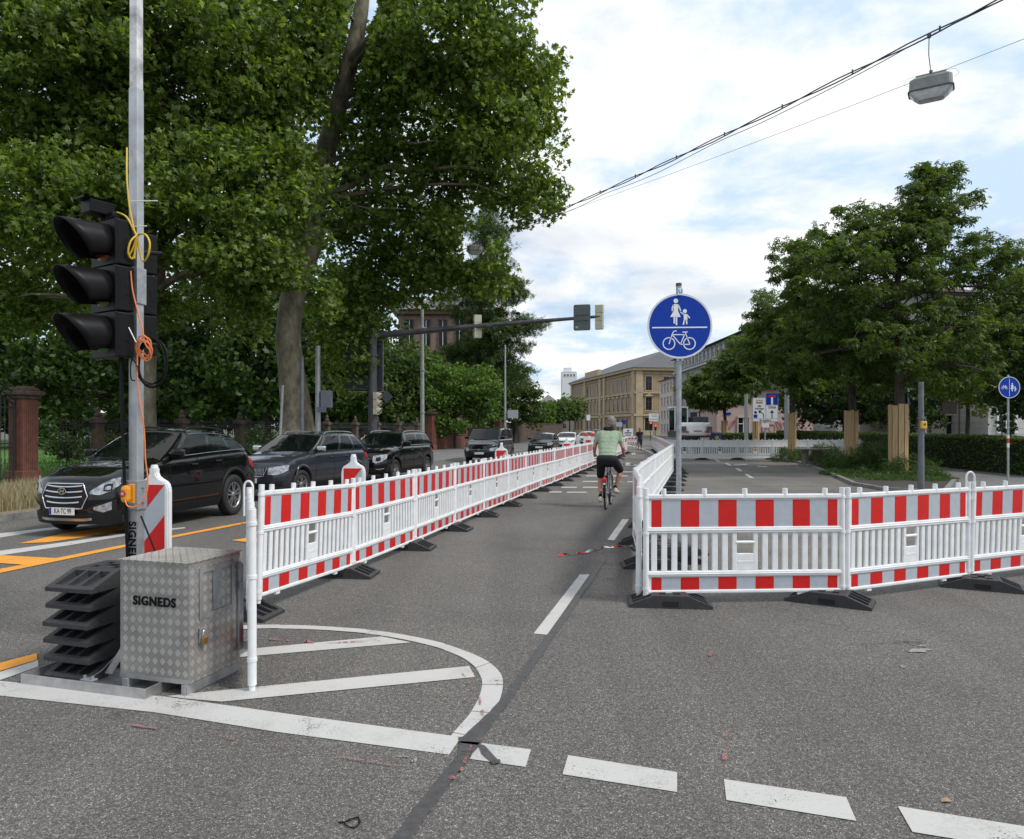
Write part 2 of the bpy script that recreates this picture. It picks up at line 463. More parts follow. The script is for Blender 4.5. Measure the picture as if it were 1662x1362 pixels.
def paint(name, col, wear):
    m = bpy.data.materials.new(name); m.use_nodes = True
    nt = m.node_tree; N = nt.nodes; L = nt.links; b = N['Principled BSDF']
    b.inputs['Roughness'].default_value = 0.75
    tcn = N.new('ShaderNodeTexCoord')
    n1 = N.new('ShaderNodeTexNoise'); n1.inputs['Scale'].default_value = 55; n1.inputs['Detail'].default_value = 8; n1.inputs['Roughness'].default_value = 0.8
    n2 = N.new('ShaderNodeTexNoise'); n2.inputs['Scale'].default_value = 2.2; n2.inputs['Detail'].default_value = 7; n2.inputs['Roughness'].default_value = 0.7
    for n in (n1, n2): L.new(tcn.outputs['Object'], n.inputs['Vector'])
    ad = N.new('ShaderNodeMath'); ad.operation = 'ADD'; L.new(n1.outputs[0], ad.inputs[0]); L.new(n2.outputs[0], ad.inputs[1])
    rp = N.new('ShaderNodeValToRGB'); e = rp.color_ramp.elements
    e[0].position = 0.62; e[0].color = tuple(c * 0.42 for c in col) + (1,)
    e[1].position = 1.0; e[1].color = (*col, 1)
    k = e.new(0.62 + 0.18 * (1 - wear)); k.color = tuple(c * 0.80 for c in col) + (1,)
    L.new(ad.outputs[0], rp.inputs[0]); L.new(rp.outputs[0], b.inputs['Base Color'])
    # flaked-off specks where the stones show through
    n3 = N.new('ShaderNodeTexNoise'); n3.inputs['Scale'].default_value = 95; n3.inputs['Detail'].default_value = 4; n3.inputs['Roughness'].default_value = 0.7
    n4 = N.new('ShaderNodeTexNoise'); n4.inputs['Scale'].default_value = 3.1; n4.inputs['Detail'].default_value = 6
    for n in (n3, n4): L.new(tcn.outputs['Object'], n.inputs['Vector'])
    a3 = N.new('ShaderNodeMath'); a3.operation = 'MULTIPLY_ADD'; L.new(n4.outputs[0], a3.inputs[0]); a3.inputs[1].default_value = 0.8; L.new(n3.outputs[0], a3.inputs[2])
    g3 = N.new('ShaderNodeMapRange'); g3.inputs[1].default_value = 1.10 - .12 * wear; g3.inputs[2].default_value = 1.16 - .12 * wear
    L.new(a3.outputs[0], g3.inputs[0])
    tr = N.new('ShaderNodeBsdfTransparent'); ms = N.new('ShaderNodeMixShader'); om = N['Material Output']
    L.new(g3.outputs[0], ms.inputs[0]); L.new(b.outputs[0], ms.inputs[1]); L.new(tr.outputs[0], ms.inputs[2]); L.new(ms.outputs[0], om.inputs['Surface'])
    bp = N.new('ShaderNodeBump'); bp.inputs['Strength'].default_value = 0.3; bp.inputs['Distance'].default_value = 0.003
    L.new(n1.outputs[0], bp.inputs['Height']); L.new(bp.outputs[0], b.inputs['Normal'])
    return m
M_PW = paint('road_paint_white', (0.46, 0.455, 0.44), 0.15)
M_PO = paint('road_paint_orange', (0.72, 0.30, 0.035), 0.3)
M_PINK = paint('pink_marker_spray', (0.33, 0.14, 0.14), 2.1)

g = MB(); g.add([(-1500, -200, -0.03), (1500, -200, -0.03), (1500, 2500, -0.03), (-1500, 2500, -0.03)], [(0, 1, 2, 3)])
structure('ground', g, M_SOIL)
g = MB(); g.add([(-12, -6, 0), (60, -6, 0), (60, 30, 0), (60, 420, 0), (-12, 420, 0)], [(0, 1, 2, 3, 4)])
structure('road', g, M_ASPH)

# left pavement/verge: straight kerb line, 14 degrees to the view
DX = math.tan(R(14.0))
def kerbx(Y): return -9.6 + DX * (Y - 13.6)
def fencex(Y): return -6.2 + DX * (Y - 54.8)
def slab(name, poly, z0, z1, m):
    mb = MB(); mb.prism(poly, z0, z1); return structure(name, mb, m)
slab('pavement_beyond_car_lane', [(kerbx(y) - 0.14, y) for y in (-4, 40, 100, 200)] + [(fencex(y), y) for y in (200, 100, 40, -4)], -0.02, 0.12, M_PAVE)
mb = MB()
for i in range(120):
    y0 = -4 + i * 1.0; y1 = y0 + 0.985
    x0, x1 = kerbx(y0), kerbx(y1)
    mb.prism([(x0 - 0.138, y0), (x0, y0), (x1, y1), (x1 - 0.138, y1)], -0.02, 0.125)
structure('kerb_beyond_car_lane', mb, M_KERB)
slab('verge', [(kerbx(y) - 0.16, y) for y in (-4, 24.0)] + [(kerbx(y) - 4.2, y) for y in (24.0, -4)], 0.10, 0.135, M_STRAWSOIL)
slab('lawn', [(fencex(y) - 0.02, y) for y in (-4, 60, 140)] + [(-60, 140), (-90, -4)], -0.02, 0.15, M_GRASS)

# painted markings, traced on the ground plane
def sheet(name, polys, m, z=0.004):
    mb = MB()
    for p in polys:
        pts = [P(x, y) for x, y in p]
        pts = [(q.x, q.y) for q in pts]
        ar = sum(pts[i][0] * pts[(i + 1) % len(pts)][1] - pts[(i + 1) % len(pts)][0] * pts[i][1] for i in range(len(pts)))
        if ar < 0: pts = pts[::-1]
        zz_ = z + 0.00035 * (len(mb.f) % 9)
        mb.add([(a, b, zz_) for a, b in pts], [list(range(len(pts)))])
    return structure(name, mb, m)
def strip(L1, L2):
    """quads between two pixel polylines of equal length"""
    return [[L1[i], L1[i + 1], L2[i + 1], L2[i]] for i in range(len(L1) - 1)]
sheet('stop_line_marking', [[(-160, 1092), (0, 1106), (270, 1132), (499, 1164), (739, 1196), (748, 1198), (729, 1226), (449, 1189), (250, 1157), (0, 1130), (-160, 1112)]], M_PW)
sheet('block_line_marking', [
    [(773, 1206), (862, 1217.5), (853, 1246), (763, 1233)],
    [(922, 1227), (1099, 1254.5), (1099, 1287), (913, 1258)],
    [(1175, 1266), (1373.5, 1295.5), (1390, 1334), (1179, 1300)],
    [(1457, 1310), (1720, 1352), (1770, 1400), (1481, 1352)]], M_PW)
outer = [(330, 1019), (394.5, 1016), (469, 1015), (549, 1019), (624, 1026), (699, 1040), (749, 1055), (789, 1073), (811, 1092), (816.5, 1112), (810, 1140), (797, 1163), (774, 1187), (748, 1197.5)]
inner = [(330, 1026), (394.5, 1022), (469, 1021), (549, 1025), (624, 1033), (699, 1049), (744, 1065), (769, 1082), (779, 1097), (782.5, 1112), (776, 1136), (762, 1160), (745, 1180), (732, 1195)]
def dense(L, n=5):
    out = []
    for i in range(len(L) - 1):
        p0 = L[max(i - 1, 0)]; p1 = L[i]; p2 = L[i + 1]; p3 = L[min(i + 2, len(L) - 1)]
        for k in range(n):
            t = k / n
            out.append(tuple(0.5 * ((2 * p1[c]) + (-p0[c] + p2[c]) * t + (2 * p0[c] - 5 * p1[c] + 4 * p2[c] - p3[c]) * t * t + (-p0[c] + 3 * p1[c] - 3 * p2[c] + p3[c]) * t ** 3) for c in (0, 1)))
    return out + [L[-1]]
sheet('traffic_island_marking', strip(dense(outer), dense(inner)) + [
    [(300, 1064), (394, 1055), (619, 1034), (667, 1043.5), (569, 1052), (394, 1067), (300, 1075)],
    [(270, 1131), (325, 1125), (761.6, 1082), (771, 1100), (359.6, 1140), (300, 1135)]], M_PW)
sheet('lane_dash_marking', [
    [(866, 1029), (941, 933), (957, 933), (888, 1031)],
    [(986, 876.5), (1010, 843), (1021, 843), (997, 877.5)],
    [(1028, 820), (1050, 791), (1059, 791), (1038, 820)]], M_PW)
sheet('bicycle_lane_markings', [
    [(891, 798), (912, 798), (912, 799.6), (891, 799.6)], [(920, 798.4), (952, 798.4), (952, 800), (920, 800)],
    [(911, 790.4), (936, 790.4), (936, 792), (911, 792)], [(946, 790.4), (1000, 790.4), (1000, 792), (946, 792)],
    [(946, 781), (1007, 781), (1007, 782.4), (946, 782.4)], [(1018, 781.6), (1040, 781.6), (1040, 783), (1018, 783)],
    [(951, 772), (1019, 772), (1019, 773.4), (951, 773.4)], [(1001, 765.4), (1042, 765.4), (1042, 766.9), (1001, 766.9)],
    [(1016, 751.3), (1024, 751.3), (1021, 753.6), (1025, 756), (1014.7, 756)],
    [(1025.6, 756), (1031, 753.6), (1038.6, 756)],
    [(1024, 735.5), (1031, 735.5), (1032, 737.6), (1026, 738)]], M_PW)
sheet('curved_edge_line_marking', strip(dense([(1014, 722), (1028, 724), (1042, 728), (1055, 733), (1064, 739)], 4), dense([(1014, 723.2), (1028, 725.2), (1041.5, 729.2), (1054, 734.2), (1062.6, 740)], 4)), M_PW)
sheet('far_lane_dash_marking', [
    [(1208, 770), (1213, 769.5), (1224, 776), (1217, 776)], [(1193, 760), (1198, 760), (1206, 765), (1200, 765)],
    [(1176, 752), (1181, 752), (1189, 756), (1183, 756)], [(1159, 746), (1163, 746), (1170, 749.3), (1165, 749.3)],
    [(1144, 741), (1148, 741), (1154, 743.6), (1150, 743.6)], [(1190, 754.5), (1213, 753.6), (1213, 754.8), (1192, 755.8)],
    [(1230, 756.4), (1246, 757.6), (1244, 758.6), (1228, 757.4)]], M_PW)
sheet('white_car_lane_marking', [
    [(-120, 884), (0, 866), (71, 858), (170, 848.5), (170, 850.5), (71, 861.5), (0, 873), (-120, 893)],
    [(-140, 916), (0, 894.5), (101, 881), (207, 866), (300, 856), (300, 858), (207, 869.5), (106, 886.5), (0, 902), (-140, 927)],
    [(-60, 1100), (0, 1091.5), (62, 1072), (62, 1083), (0, 1105), (-60, 1122)]], M_PW)
far = [P(400, 848.2)]
sheet('orange_lane_marking', [
    [(30, 883), (101, 867), (177, 856), (215, 853), (215, 858.5), (141, 872), (76, 881)],
    [(-120, 951), (0, 924.5), (207, 884), (391, 849), (391, 852), (207, 888), (0, 931), (-120, 961)],
    [(-90, 895), (0, 902), (93, 907), (39, 917.7), (0, 915), (-90, 910)],
    [(376, 878), (400, 874), (424, 874), (424, 881), (400, 880.5)],
    [(-100, 1108), (0, 1078), (60, 1062), (60, 1073), (0, 1091), (-100, 1124)]], M_PO, z=0.008)
mb = MB(); a = P(391, 850.5); d = Vector((math.sin(R(14)), math.cos(R(14)), 0)); nn = Vector((d.y, -d.x, 0)) * 0.06
for k in range(1):
    q0 = a; q1 = a + d * 60
    mb.add([q0 - nn + Vector((0, 0, .008)), q0 + nn + Vector((0, 0, .008)), q1 + nn + Vector((0, 0, .008)), q1 - nn + Vector((0, 0, .008))], [(0, 1, 2, 3)])
structure('orange_edge_line_marking', mb, M_PO)
rs = random.Random(3)
sl = [(600, 1420), (639, 1362), (668, 1320), (699, 1280), (724, 1250), (742, 1226), (746, 1208), (752, 1196), (786, 1165), (815, 1135), (850, 1085), (885, 1036), (915, 997), (935, 965), (954, 942), (978, 908)]
sr = [(632, 1420), (669, 1362), (697, 1320), (724, 1282), (746, 1252), (764, 1229), (776, 1212), (786, 1194), (806, 1166), (830, 1135), (864, 1085), (898, 1036), (926, 997), (946, 965), (963, 942), (984, 908)]
def jit(L, s):
    return [(x + rs.uniform(-s, s), y + rs.uniform(-s * .3, s * .3)) for x, y in dense(L, 4)]
sheet('tar_seam', strip(jit(sl, 1.0), jit(sr, 1.0)) + [
    [(744, 1199), (775, 1196), (783, 1207), (770, 1222), (748, 1222)],
    [(776, 1210), (786, 1212), (808, 1236), (795, 1237), (782, 1226)], [(795, 1237), (811, 1235), (813, 1240), (800, 1243)]], M_SEAM, z=0.007)
pk = []
for (x0, y0, x1, y1, wd) in [(742, 1088, 756, 1101, 3), (758, 1106, 768, 1121, 3), (777, 1127, 780, 1147, 4), (783, 1155, 784, 1180, 5), (765, 1212, 748, 1255, 5), (496, 1043, 512, 1045, 4), (530, 1046, 620, 1041, 2),
        (437, 1039, 470, 1042, 3), (215, 1180, 262, 1186, 3), (330, 1195, 382, 1203, 3), (18, 1150, 70, 1155, 2), (436, 1211, 470, 1217, 2), (555, 1232, 650, 1247, 2), (1153, 1058, 1151, 1080, 6), (1177, 1192, 1176, 1238, 8), (1178, 1240, 1176, 1241, 6), (988, 963, 998, 968, 3), (965, 905, 940, 915, 2)]:
    L = math.hypot(x1 - x0, y1 - y0); nx, ny = -(y1 - y0) / L * wd / 2, (x1 - x0) / L * wd / 2
    n = 7
    for k in range(n):
        if rs.random() < 0.2: continue
        t0, t1 = k / n, (k + rs.uniform(.7, 1.0)) / n
        ax, ay, bx, by = x0 + (x1 - x0) * t0, y0 + (y1 - y0) * t0, x0 + (x1 - x0) * t1, y0 + (y1 - y0) * t1
        j = rs.uniform(.6, 1.1)
        pk.append([(ax + nx * j, ay + ny * j), (bx + nx, by + ny), (bx - nx, by - ny * j), (ax - nx, ay - ny)])
for (cx_, cy_, r_) in [(779, 1203, 5), (734, 1266, 6), (498, 1043, 4)]:
    pk.append([(cx_ + r_ * math.cos(t * math.pi / 4), cy_ + .5 * r_ * math.sin(t * math.pi / 4)) for t in range(8)])
sheet('pink_spray_marks', pk, M_PINK, z=0.011)
# small scuffs and loose bits on the asphalt
sc = []
for (cx_, cy_, sx_, sy_) in [(655, 1230, 14, 3), (672, 1238, 5, 8), (1492, 1055, 26, 6), (1500, 1050, 12, 3), (1465, 1083, 8, 3)]:
    for k in range(5):
        ox, oy = rs.uniform(-sx_, sx_) * .6, rs.uniform(-sy_, sy_) * .6
        sc.append([(cx_ + ox + rs.uniform(.2, .5) * sx_ * math.cos(t * math.pi / 3), cy_ + oy + rs.uniform(.15, .4) * sy_ * math.sin(t * math.pi / 3)) for t in range(6)])
sheet('scuff_marks', sc, mat('pale_scuff', (0.26, 0.25, 0.24), 0.9, vary=0.4, vscale=60), z=0.0055)
mb = MB()
c0 = P(568, 1337)
mb.tube([c0 + Vector((0.045 * math.cos(t) + rs.uniform(-.006, .006), 0.03 * math.sin(t) + .02 * math.sin(2 * t), 0.006)) for t in [i * .45 for i in range(24)]], 0.0028, 5)
tag(mb.build('rubber_loop', M_BLACKP), 'small black rubber loop lying on the asphalt at the bottom edge', 'rubber band')
c0 = P(1536, 1302)
mb = MB(); mb.add([c0 + Vector(v) for v in ((-.03, -.008, .006), (-.008, -.016, .012), (.028, -.004, .006), (.006, .016, .016), (-.02, .012, .010))], [(0, 1, 2, 3, 4)])
tag(mb.build('dry_leaf', mat('dry_leaf', (.30, .20, .11), .8, vary=.3)), 'single dry tan leaf lying on the asphalt near the lower right corner', 'leaf')
# red and white barrier tape lying across the cycle lane
mb = MB(); pts = [P(x, y) for x, y in dense([(905, 903.5), (925, 902), (945, 900), (962, 895), (980, 891), (1000, 890), (1020, 890), (1040, 891)], 5)]
for i in range(len(pts) - 1):
    mb.mi = 0 if (i // 4) % 2 == 0 else 1
    a, b = pts[i], pts[i + 1]
    d = (b - a).normalized(); n = Vector((-d.y, d.x, 0))
    def off(k):
        t = k * 0.55
        return n * (0.02 * math.cos(t)) + Vector((0, 0, 0.03 * abs(math.sin(t)) + 0.012))
    A0, A1 = a + off(i), b + off(i + 1)
    B0, B1 = a - n * (0.02 * math.cos(i * .55)) + Vector((0, 0, .012)), b - n * (0.02 * math.cos((i + 1) * .55)) + Vector((0, 0, .012))
    mb.add([A0, B0, B1, A1], [(0, 1, 2, 3)])
tag(mb.build('barrier_tape', [mat('tape_red', (0.5, 0.03, 0.02), 0.4, vary=0.1), mat('tape_white', (0.75, 0.75, 0.75), 0.4, vary=0.1)]), 'crumpled red and white barrier tape lying on the cycle lane', 'tape')
# ================================================================== BARRIER PANELS
ORD = ['first','second','third','fourth','fifth','sixth','seventh','eighth','ninth','tenth','eleventh','twelfth','thirteenth','fourteenth','fifteenth','sixteenth','seventeenth','eighteenth','nineteenth','twentieth','twenty-first','twenty-second','twenty-third','twenty-fourth','twenty-fifth','twenty-sixth','twenty-seventh','twenty-eighth']
PL = 1.98
def make_panel(name, red=True, both=False, plain=False, z0=0.10, foot=0.0):
    """barrier panel, local x along its length, front side facing -y"""
    root = thing(name, (0, 0, 0), 0, '', 'barrier', '')
    L = PL; B = z0
    f = MB(); f.smooth = False
    def rail(z, h, t=0.044, x0=0.03, x1=L - 0.03):
        f.box(((x0 + x1) / 2, 0, B + z), (x1 - x0, t, h), bev=0.010)
    rail(0.018, 0.036); rail(0.196, 0.056); rail(0.632, 0.062); rail(0.966, 0.046)
    rail(0.196, 0.012, 0.056); rail(0.632, 0.014, 0.056)
    for x in (0.028, L - 0.028):
        f.cyl((x, 0, B - 0.02 - foot), (x, 0, B + 1.05), 0.029, 0.027, 14)
        f.cyl((x, 0, B - 0.055 - foot), (x, 0, B + 0.0), 0.021, 0.021, 10)
        for zc in (0.05, 0.60, 0.955):
            f.cyl((x, 0, B + zc - .012), (x, 0, B + zc + .012), 0.033, 0.033, 14)
    for k in range(5):
        x = 0.20 + k * (L - 0.40) / 4
        f.cyl((x, 0, B + 0.97), (x, 0, B + 1.045), 0.026, 0.024, 12)
    for x in (0.34, L - 0.44):
        f.box((x, 0, B - 0.012), (0.07, 0.03, 0.028), bev=0.004)
    f.build('frame', M_WHITE, root)
    s = MB(); n = 19; hx0, hx1 = L / 2 - 0.115, L / 2 + 0.115
    for k in range(n):
        x = 0.105 + k * (L - 0.21) / (n - 1)
        if plain and not (k % 5 == 2): 
            pass
        if hx0 - .01 < x < hx1 + .01: continue
        s.box((x, 0, B + 0.414), (0.056, 0.022, 0.384), bev=0.007)
    s.box((hx0 + .012, 0, B + .414), (0.042, 0.026, 0.384), bev=.006); s.box((hx1 - .012, 0, B + .414), (0.042, 0.026, 0.384), bev=.006)
    s.cyl((hx0 + .02, 0, B + 0.505), (hx1 - .02, 0, B + 0.505), 0.017, n=10)
    s.box((L / 2, 0, B + 0.31), (0.20, 0.022, 0.17), bev=.006)
    s.box((L / 2, 0, B + 0.31), (0.16, 0.026, 0.026), bev=.003)
    s.build('slats', M_WHITE, root)
    # reflective bands on a white backing
    for (z, h, nm) in ((0.797, 0.290, 'upper_band'), (0.099, 0.134, 'lower_band')):
        b = MB()
        b.box((L / 2, 0.0, B + z), (L - 0.10, 0.014, h))
        if red:
            W = L - 0.155; x0 = (L - W) / 2; ed = [0, .5]
            while ed[-1] < 9.5: ed.append(min(ed[-1] + 1, 10))
            tot = 10.0; ed = [0, .55, 1.55, 2.55, 3.55, 4.55, 5.55, 6.55, 7.55, 8.5, 9.45, 10]
            ed = [v / 10 for v in ed]
            for i in range(len(ed) - 1):
                b.mi = 1 if i % 2 == 0 else 2
                xa, xb = x0 + W * ed[i] + .0015, x0 + W * ed[i + 1] - .0015
                hh = h * .47
                for sd in ((-1, 1) if both else (-1,)):
                    y = sd * 0.0085
                    q = [(xa, y, B + z - hh), (xb, y, B + z - hh), (xb, y, B + z + hh), (xa, y, B + z + hh)]
                    b.add(q if sd < 0 else q[::-1], [(0, 1, 2, 3)])
        else:
            for k in range(6):
                x = .2 + k * (L - .4) / 5
                b.box((x, 0, B + z), (.05, .022, h * .9), bev=.004)
        b.build(nm, [M_WHITE, M_RED, M_SILVER], root)
    return root

def make_base(name='ballast_block'):
    """recycled rubber foot, local y is its long axis"""
    b = MB(); l, w_, h = 0.40, 0.20, 0.12
    prof = [(-l, 0), (-l, .028), (-.16, h), (.16, h), (l, .028), (l, 0)]
    # side walls + sloping top with three pockets at each end
    vs = []; 
    for x in (-w_, w_):
        for (y, z) in prof: vs.append((x, y, z))
    n = len(prof)
    fs = [list(range(n)), list(range(n, 2 * n))[::-1]]
    fs += [(0, 1, n + 1, n), (n - 2, n - 1, 2 * n - 1, 2 * n - 2), (0, n, 2 * n - 1, n - 1)]
    b.add(vs, fs)
    def slope(sg):
        ya, za, yb, zb = -l, .028, -.16, h
        def pt(x, t, dz=0):
            return Vector((x, sg * (ya + (yb - ya) * t), za + (zb - za) * t + dz))
        xs = [-w_, -.155, -.065, -.045, .045, .065, .155, w_]; ts = [0, .16, .9, 1]
        for i in range(len(xs) - 1):
            for j in range(3):
                q = [pt(xs[i], ts[j]), pt(xs[i + 1], ts[j]), pt(xs[i + 1], ts[j + 1]), pt(xs[i], ts[j + 1])]
                pocket = (i in (1, 3, 5)) and j == 1
                if not pocket:
                    b.add(q if sg > 0 else q[::-1], [(0, 1, 2, 3)])
                else:
                    d = [pt(xs[i], ts[1], -.022), pt(xs[i + 1], ts[1], -.022), pt(xs[i + 1], ts[2], -.045), pt(xs[i], ts[2], -.045)]
                    vv = q + d; ff = [(4, 5, 6, 7), (0, 1, 5, 4), (1, 2, 6, 5), (2, 3, 7, 6), (3, 0, 4, 7)]
                    b.add(vv, [f[::-1] if sg < 0 else f for f in ff])
                    for kk in ():       # cross rib in the pocket
                        t = ts[1] + (ts[2] - ts[1]) * kk / 4
                        pm = pt((xs[i] + xs[i + 1]) / 2, t, -.018 - .012 * t)
                        b.box(pm, (xs[i + 1] - xs[i], .012, .018))
    slope(1); slope(-1)
    xs = [-w_, -.12, -.06, .06, .12, w_]; ys = [-.16, -.10, -.035, .035, .10, .16]
    for i in range(5):
        for j in range(5):
            hole = (i in (1, 3) and j in (1, 3)) or (i == 2 and j == 2)
            q = [Vector((xs[i], ys[j], h)), Vector((xs[i + 1], ys[j], h)), Vector((xs[i + 1], ys[j + 1], h)), Vector((xs[i], ys[j + 1], h))]
            if not hole: b.add(q, [(0, 1, 2, 3)])
            else:
                d = [v - Vector((0, 0, .05)) for v in q]
                b.add(q + d, [(4, 5, 6, 7), (0, 1, 5, 4), (1, 2, 6, 5), (2, 3, 7, 6), (3, 0, 4, 7)])
    # carrying notch on both long sides, its shade painted as a dark block
    b.mi = 1
    for sx in (-1, 1):
        b.box((sx * (w_ + .0015), 0, .045), (.006, .15, .05))
    o = b.build(name, [M_RUBBER, mat('rubber_recess_shade', (0.008, 0.008, 0.008), 0.8, vary=0)])
    tag(o, '', 'barrier foot')
    return o

panel0 = make_panel('construction_barrier', red=True)
panelB = make_panel('construction_barrier', red=True, both=True, foot=.10)
panelW = make_panel('construction_barrier', red=False)
base0 = make_base()
used = set()
def put(src, loc, rz, label, group):
    if src not in used:
        used.add(src)
        src.location = loc; src.rotation_euler = (0, 0, rz); src['label'] = label
        if group: src['group'] = group
        return src
    return dup(src, loc, rz, label, group)
def panel_between(a, b, src, label, group, z=0.0, flip=False, tilt=0.0):
    a = Vector((a[0], a[1])); b = Vector((b[0], b[1]))
    if flip: a, b = b, a
    d = b - a; ang = math.atan2(d.y, d.x)
    o = put(src, (a.x, a.y, z), ang, label, group)
    s = d.length / PL
    if abs(s - 1) > .004: o.scale = (s, 1, 1)
    o.rotation_euler[0] = tilt
    return o
def base_at(p, ang, label, group, z=0.0):
    return put(base0, (p[0], p[1], z), ang, label, group)

# ---- left row, red and grey side towards the cycle lane
J = [(-2.37, 6.80)] + [(-1.909 + .4535 * (n - 1), 8.77 + 1.948 * (n - 1)) for n in range(1, 24)]
rj = random.Random(11)
J = [J[0]] + [(x + rj.uniform(-.03, .03), y + rj.uniform(-.02, .02)) for x, y in J[1:]]
GL = 'red and grey striped barrier panels in the left row'
for i in range(len(J) - 1):
    lab = 'red and grey striped barrier, %s from the near end of the left row' % ORD[i]
    o = panel_between(J[i], J[i + 1], panel0, lab, GL, z=(0.075 if i == 0 else 0), flip=False, tilt=rj.uniform(-.012, .012))
    if i == 0: o.rotation_euler[1] = 0.038
adir = math.atan2(.4535, 1.948)
for i in range(len(J)):
    wv = rj.uniform(-.1, .1)
    base_at((J[i][0] - (.10 if i else .22), J[i][1] - (.06 if i else -.05)), -adir - R(90) + R(6) + wv,
            'black rubber foot under the %s joint of the left barrier row' % ORD[i], 'rubber feet under the left barrier row')
# edge-on panel standing at the near end
panel_between((-1.722, 4.86), (-2.40, 6.70), panelB, 'white barrier panel seen edge-on beside the aluminium box, its foot standing on a white bar', 'barrier panels', z=0.06)
mb = MB()
h0 = A(400, 795, 6.75)
def hook(c, s=1.0, wdx=.05):
    m_ = MB(); pts = []
    for k in range(15):
        t = math.pi * k / 14
        pts.append(c + Vector((-wdx * math.cos(t) * s, 0, .10 + .06 * math.sin(t))))
    pts = [c + Vector((-wdx * s, 0, -.16)), c + Vector((-wdx * s, 0, 0))] + pts + [c + Vector((wdx * s, 0, 0.0)), c + Vector((wdx * s * .2, 0, -.15))]
    m_.tube(pts, .011, 8)
    return m_
tag(hook(Vector((-2.43, 6.76, 1.10)), .8).build('cable_tie_strap', M_WHITE), 'white plastic strap looped over the near joint of the left barrier row', 'strap')

# ---- right front row
RJ = [(1.305, 7.30), (3.37, 7.42), (5.12, 8.22), (6.93, 9.05), (8.8, 9.8)]
GR = 'barrier panels across the right lane'
rl = ['white barrier with bright red stripes, left end of the right front row',
      'white barrier panel with red stripes in the middle of the right front row',
      'white barrier panel with red stripes cut by the right edge of the picture',
      'striped barrier panel beyond the right edge of the picture']
for i in range(3):
    panel_between(RJ[i], RJ[i + 1], panel0, rl[i], GR, tilt=(0.0, .01, .03)[i])
base_at((1.56, 7.30), R(84), 'black rubber foot under the corner post of the right front barrier row', 'rubber feet under the right front row')
base_at((3.20, 7.38), R(58), 'black rubber foot turned askew under the second post of the right front row', 'rubber feet under the right front row')
base_at((5.15, 8.05), R(62), 'black rubber foot under the third post, near the right edge', 'rubber feet under the right front row')
tag(hook(Vector((5.12, 8.19, 1.10)), .9).build('cable_tie_strap', M_WHITE), 'white plastic strap looped over the joint near the right edge', 'strap')
# ---- right row running away along the cycle lane (back sides, white)
RB = [(1.28, 7.42), (1.20, 9.3), (1.86, 11.15), (2.30, 13.05)]
for k in range(8): RB.append((RB[-1][0] + 1.95 * math.sin(R(14.4)), RB[-1][1] + 1.95 * math.cos(R(14.4))))
for k in range(20): RB.append((RB[-1][0] + 1.95 * math.sin(R(10.3 - .1 * k)), RB[-1][1] + 1.95 * math.cos(R(10.3 - .1 * k))))
RB[1] = (1.62, 9.32); 
GB = 'white barrier panels lining the right side of the cycle lane'
for i in range(len(RB) - 1):
    if i >= len(ORD): break
    panel_between(RB[i], RB[i + 1], panel0, 'white back of a barrier, %s from the front, row right of the cycle lane' % ORD[i], GB, flip=True, tilt=rj.uniform(-.012, .012))
for i in range(1, min(len(RB) - 1, len(ORD))):
    d = Vector(RB[i + 1]) - Vector(RB[i - 1]); an = math.atan2(d.x, d.y)
    base_at((RB[i][0] + .17, RB[i][1] - .05), -an - R(90) + rj.uniform(-.12, .12), 'black rubber foot under the %s joint of the row right of the cycle lane' % ORD[i - 1], 'rubber feet right of the cycle lane')
# ---- row closing the far right road
CJ = [(8.5 + 1.98 * k, 40.3 + .10 * k) for k in range(7)]
for i in range(6):
    panel_between(CJ[i], CJ[i + 1], panelW, 'plain white barrier panel across the far right road, %s from the left' % ORD[i], 'plain white panels closing the far right road', z=0)
    base_at((CJ[i][0] + .0, CJ[i][1]), R(80), 'black rubber foot under the %s joint from the left of the far cross row' % ORD[i], 'rubber feet under the far cross row')

# ---- stack of spare base plates round the sign pole
for k, (dx, dy, a, z) in enumerate([(0, 0, 12, 0), (.05, 1.05, 4, 0)]):
    base_at((2.08 + dx, 9.55 + dy, 0), R(88 + a), ['black rubber foot holding the pole of the big blue sign', 'spare black rubber foot on the road just behind the blue sign pole'][k], 'rubber feet at the blue sign pole', z)
base_at((2.10, 9.52, 0), R(95), 'second rubber foot lying on top of the one at the blue sign pole', 'rubber feet at the blue sign pole', z=0.121)

# ================================================================== ROUND BLUE SIGNS
def U(u, v, c=(613, 690), r=370.0): return ((u - c[0]) / r, (c[1] - v) / r)
def glyph_adult(mb, T, s=1.0):
    def w_(pts): mb.prism([T(*p) for p in pts], .0, .0025, UP)
    c = T(565, 390); disc2(mb, c, 27 / 370 * s, 0, .0025, UP)
    w_([(542, 428), (588, 428), (596, 450), (590, 505), (622, 582), (498, 582), (540, 505), (534, 450)])
    for a, b, t in [((540, 436), (522, 470), 15), ((522, 470), (522, 512), 13), ((592, 436), (612, 478), 15), ((612, 478), (622, 512), 13), ((546, 580), (546, 660), 17), ((572, 580), (572, 678), 19)]:
        seg2(mb, T(*a), T(*b), t / 370 * s, 0, .0025, UP)
def glyph_child(mb, T, s=1.0):
    disc2(mb, T(672, 512), 24 / 370 * s, 0, .0025, UP)
    mb.prism([T(*p) for p in [(658, 546), (698, 546), (704, 620), (660, 620)]], 0, .0025, UP)
    for a, b, t in [((662, 553), (620, 524), 12), ((696, 552), (730, 596), 14), ((666, 615), (654, 674), 16), ((690, 615), (696, 668), 16)]:
        seg2(mb, T(*a), T(*b), t / 370 * s, 0, .0025, UP)
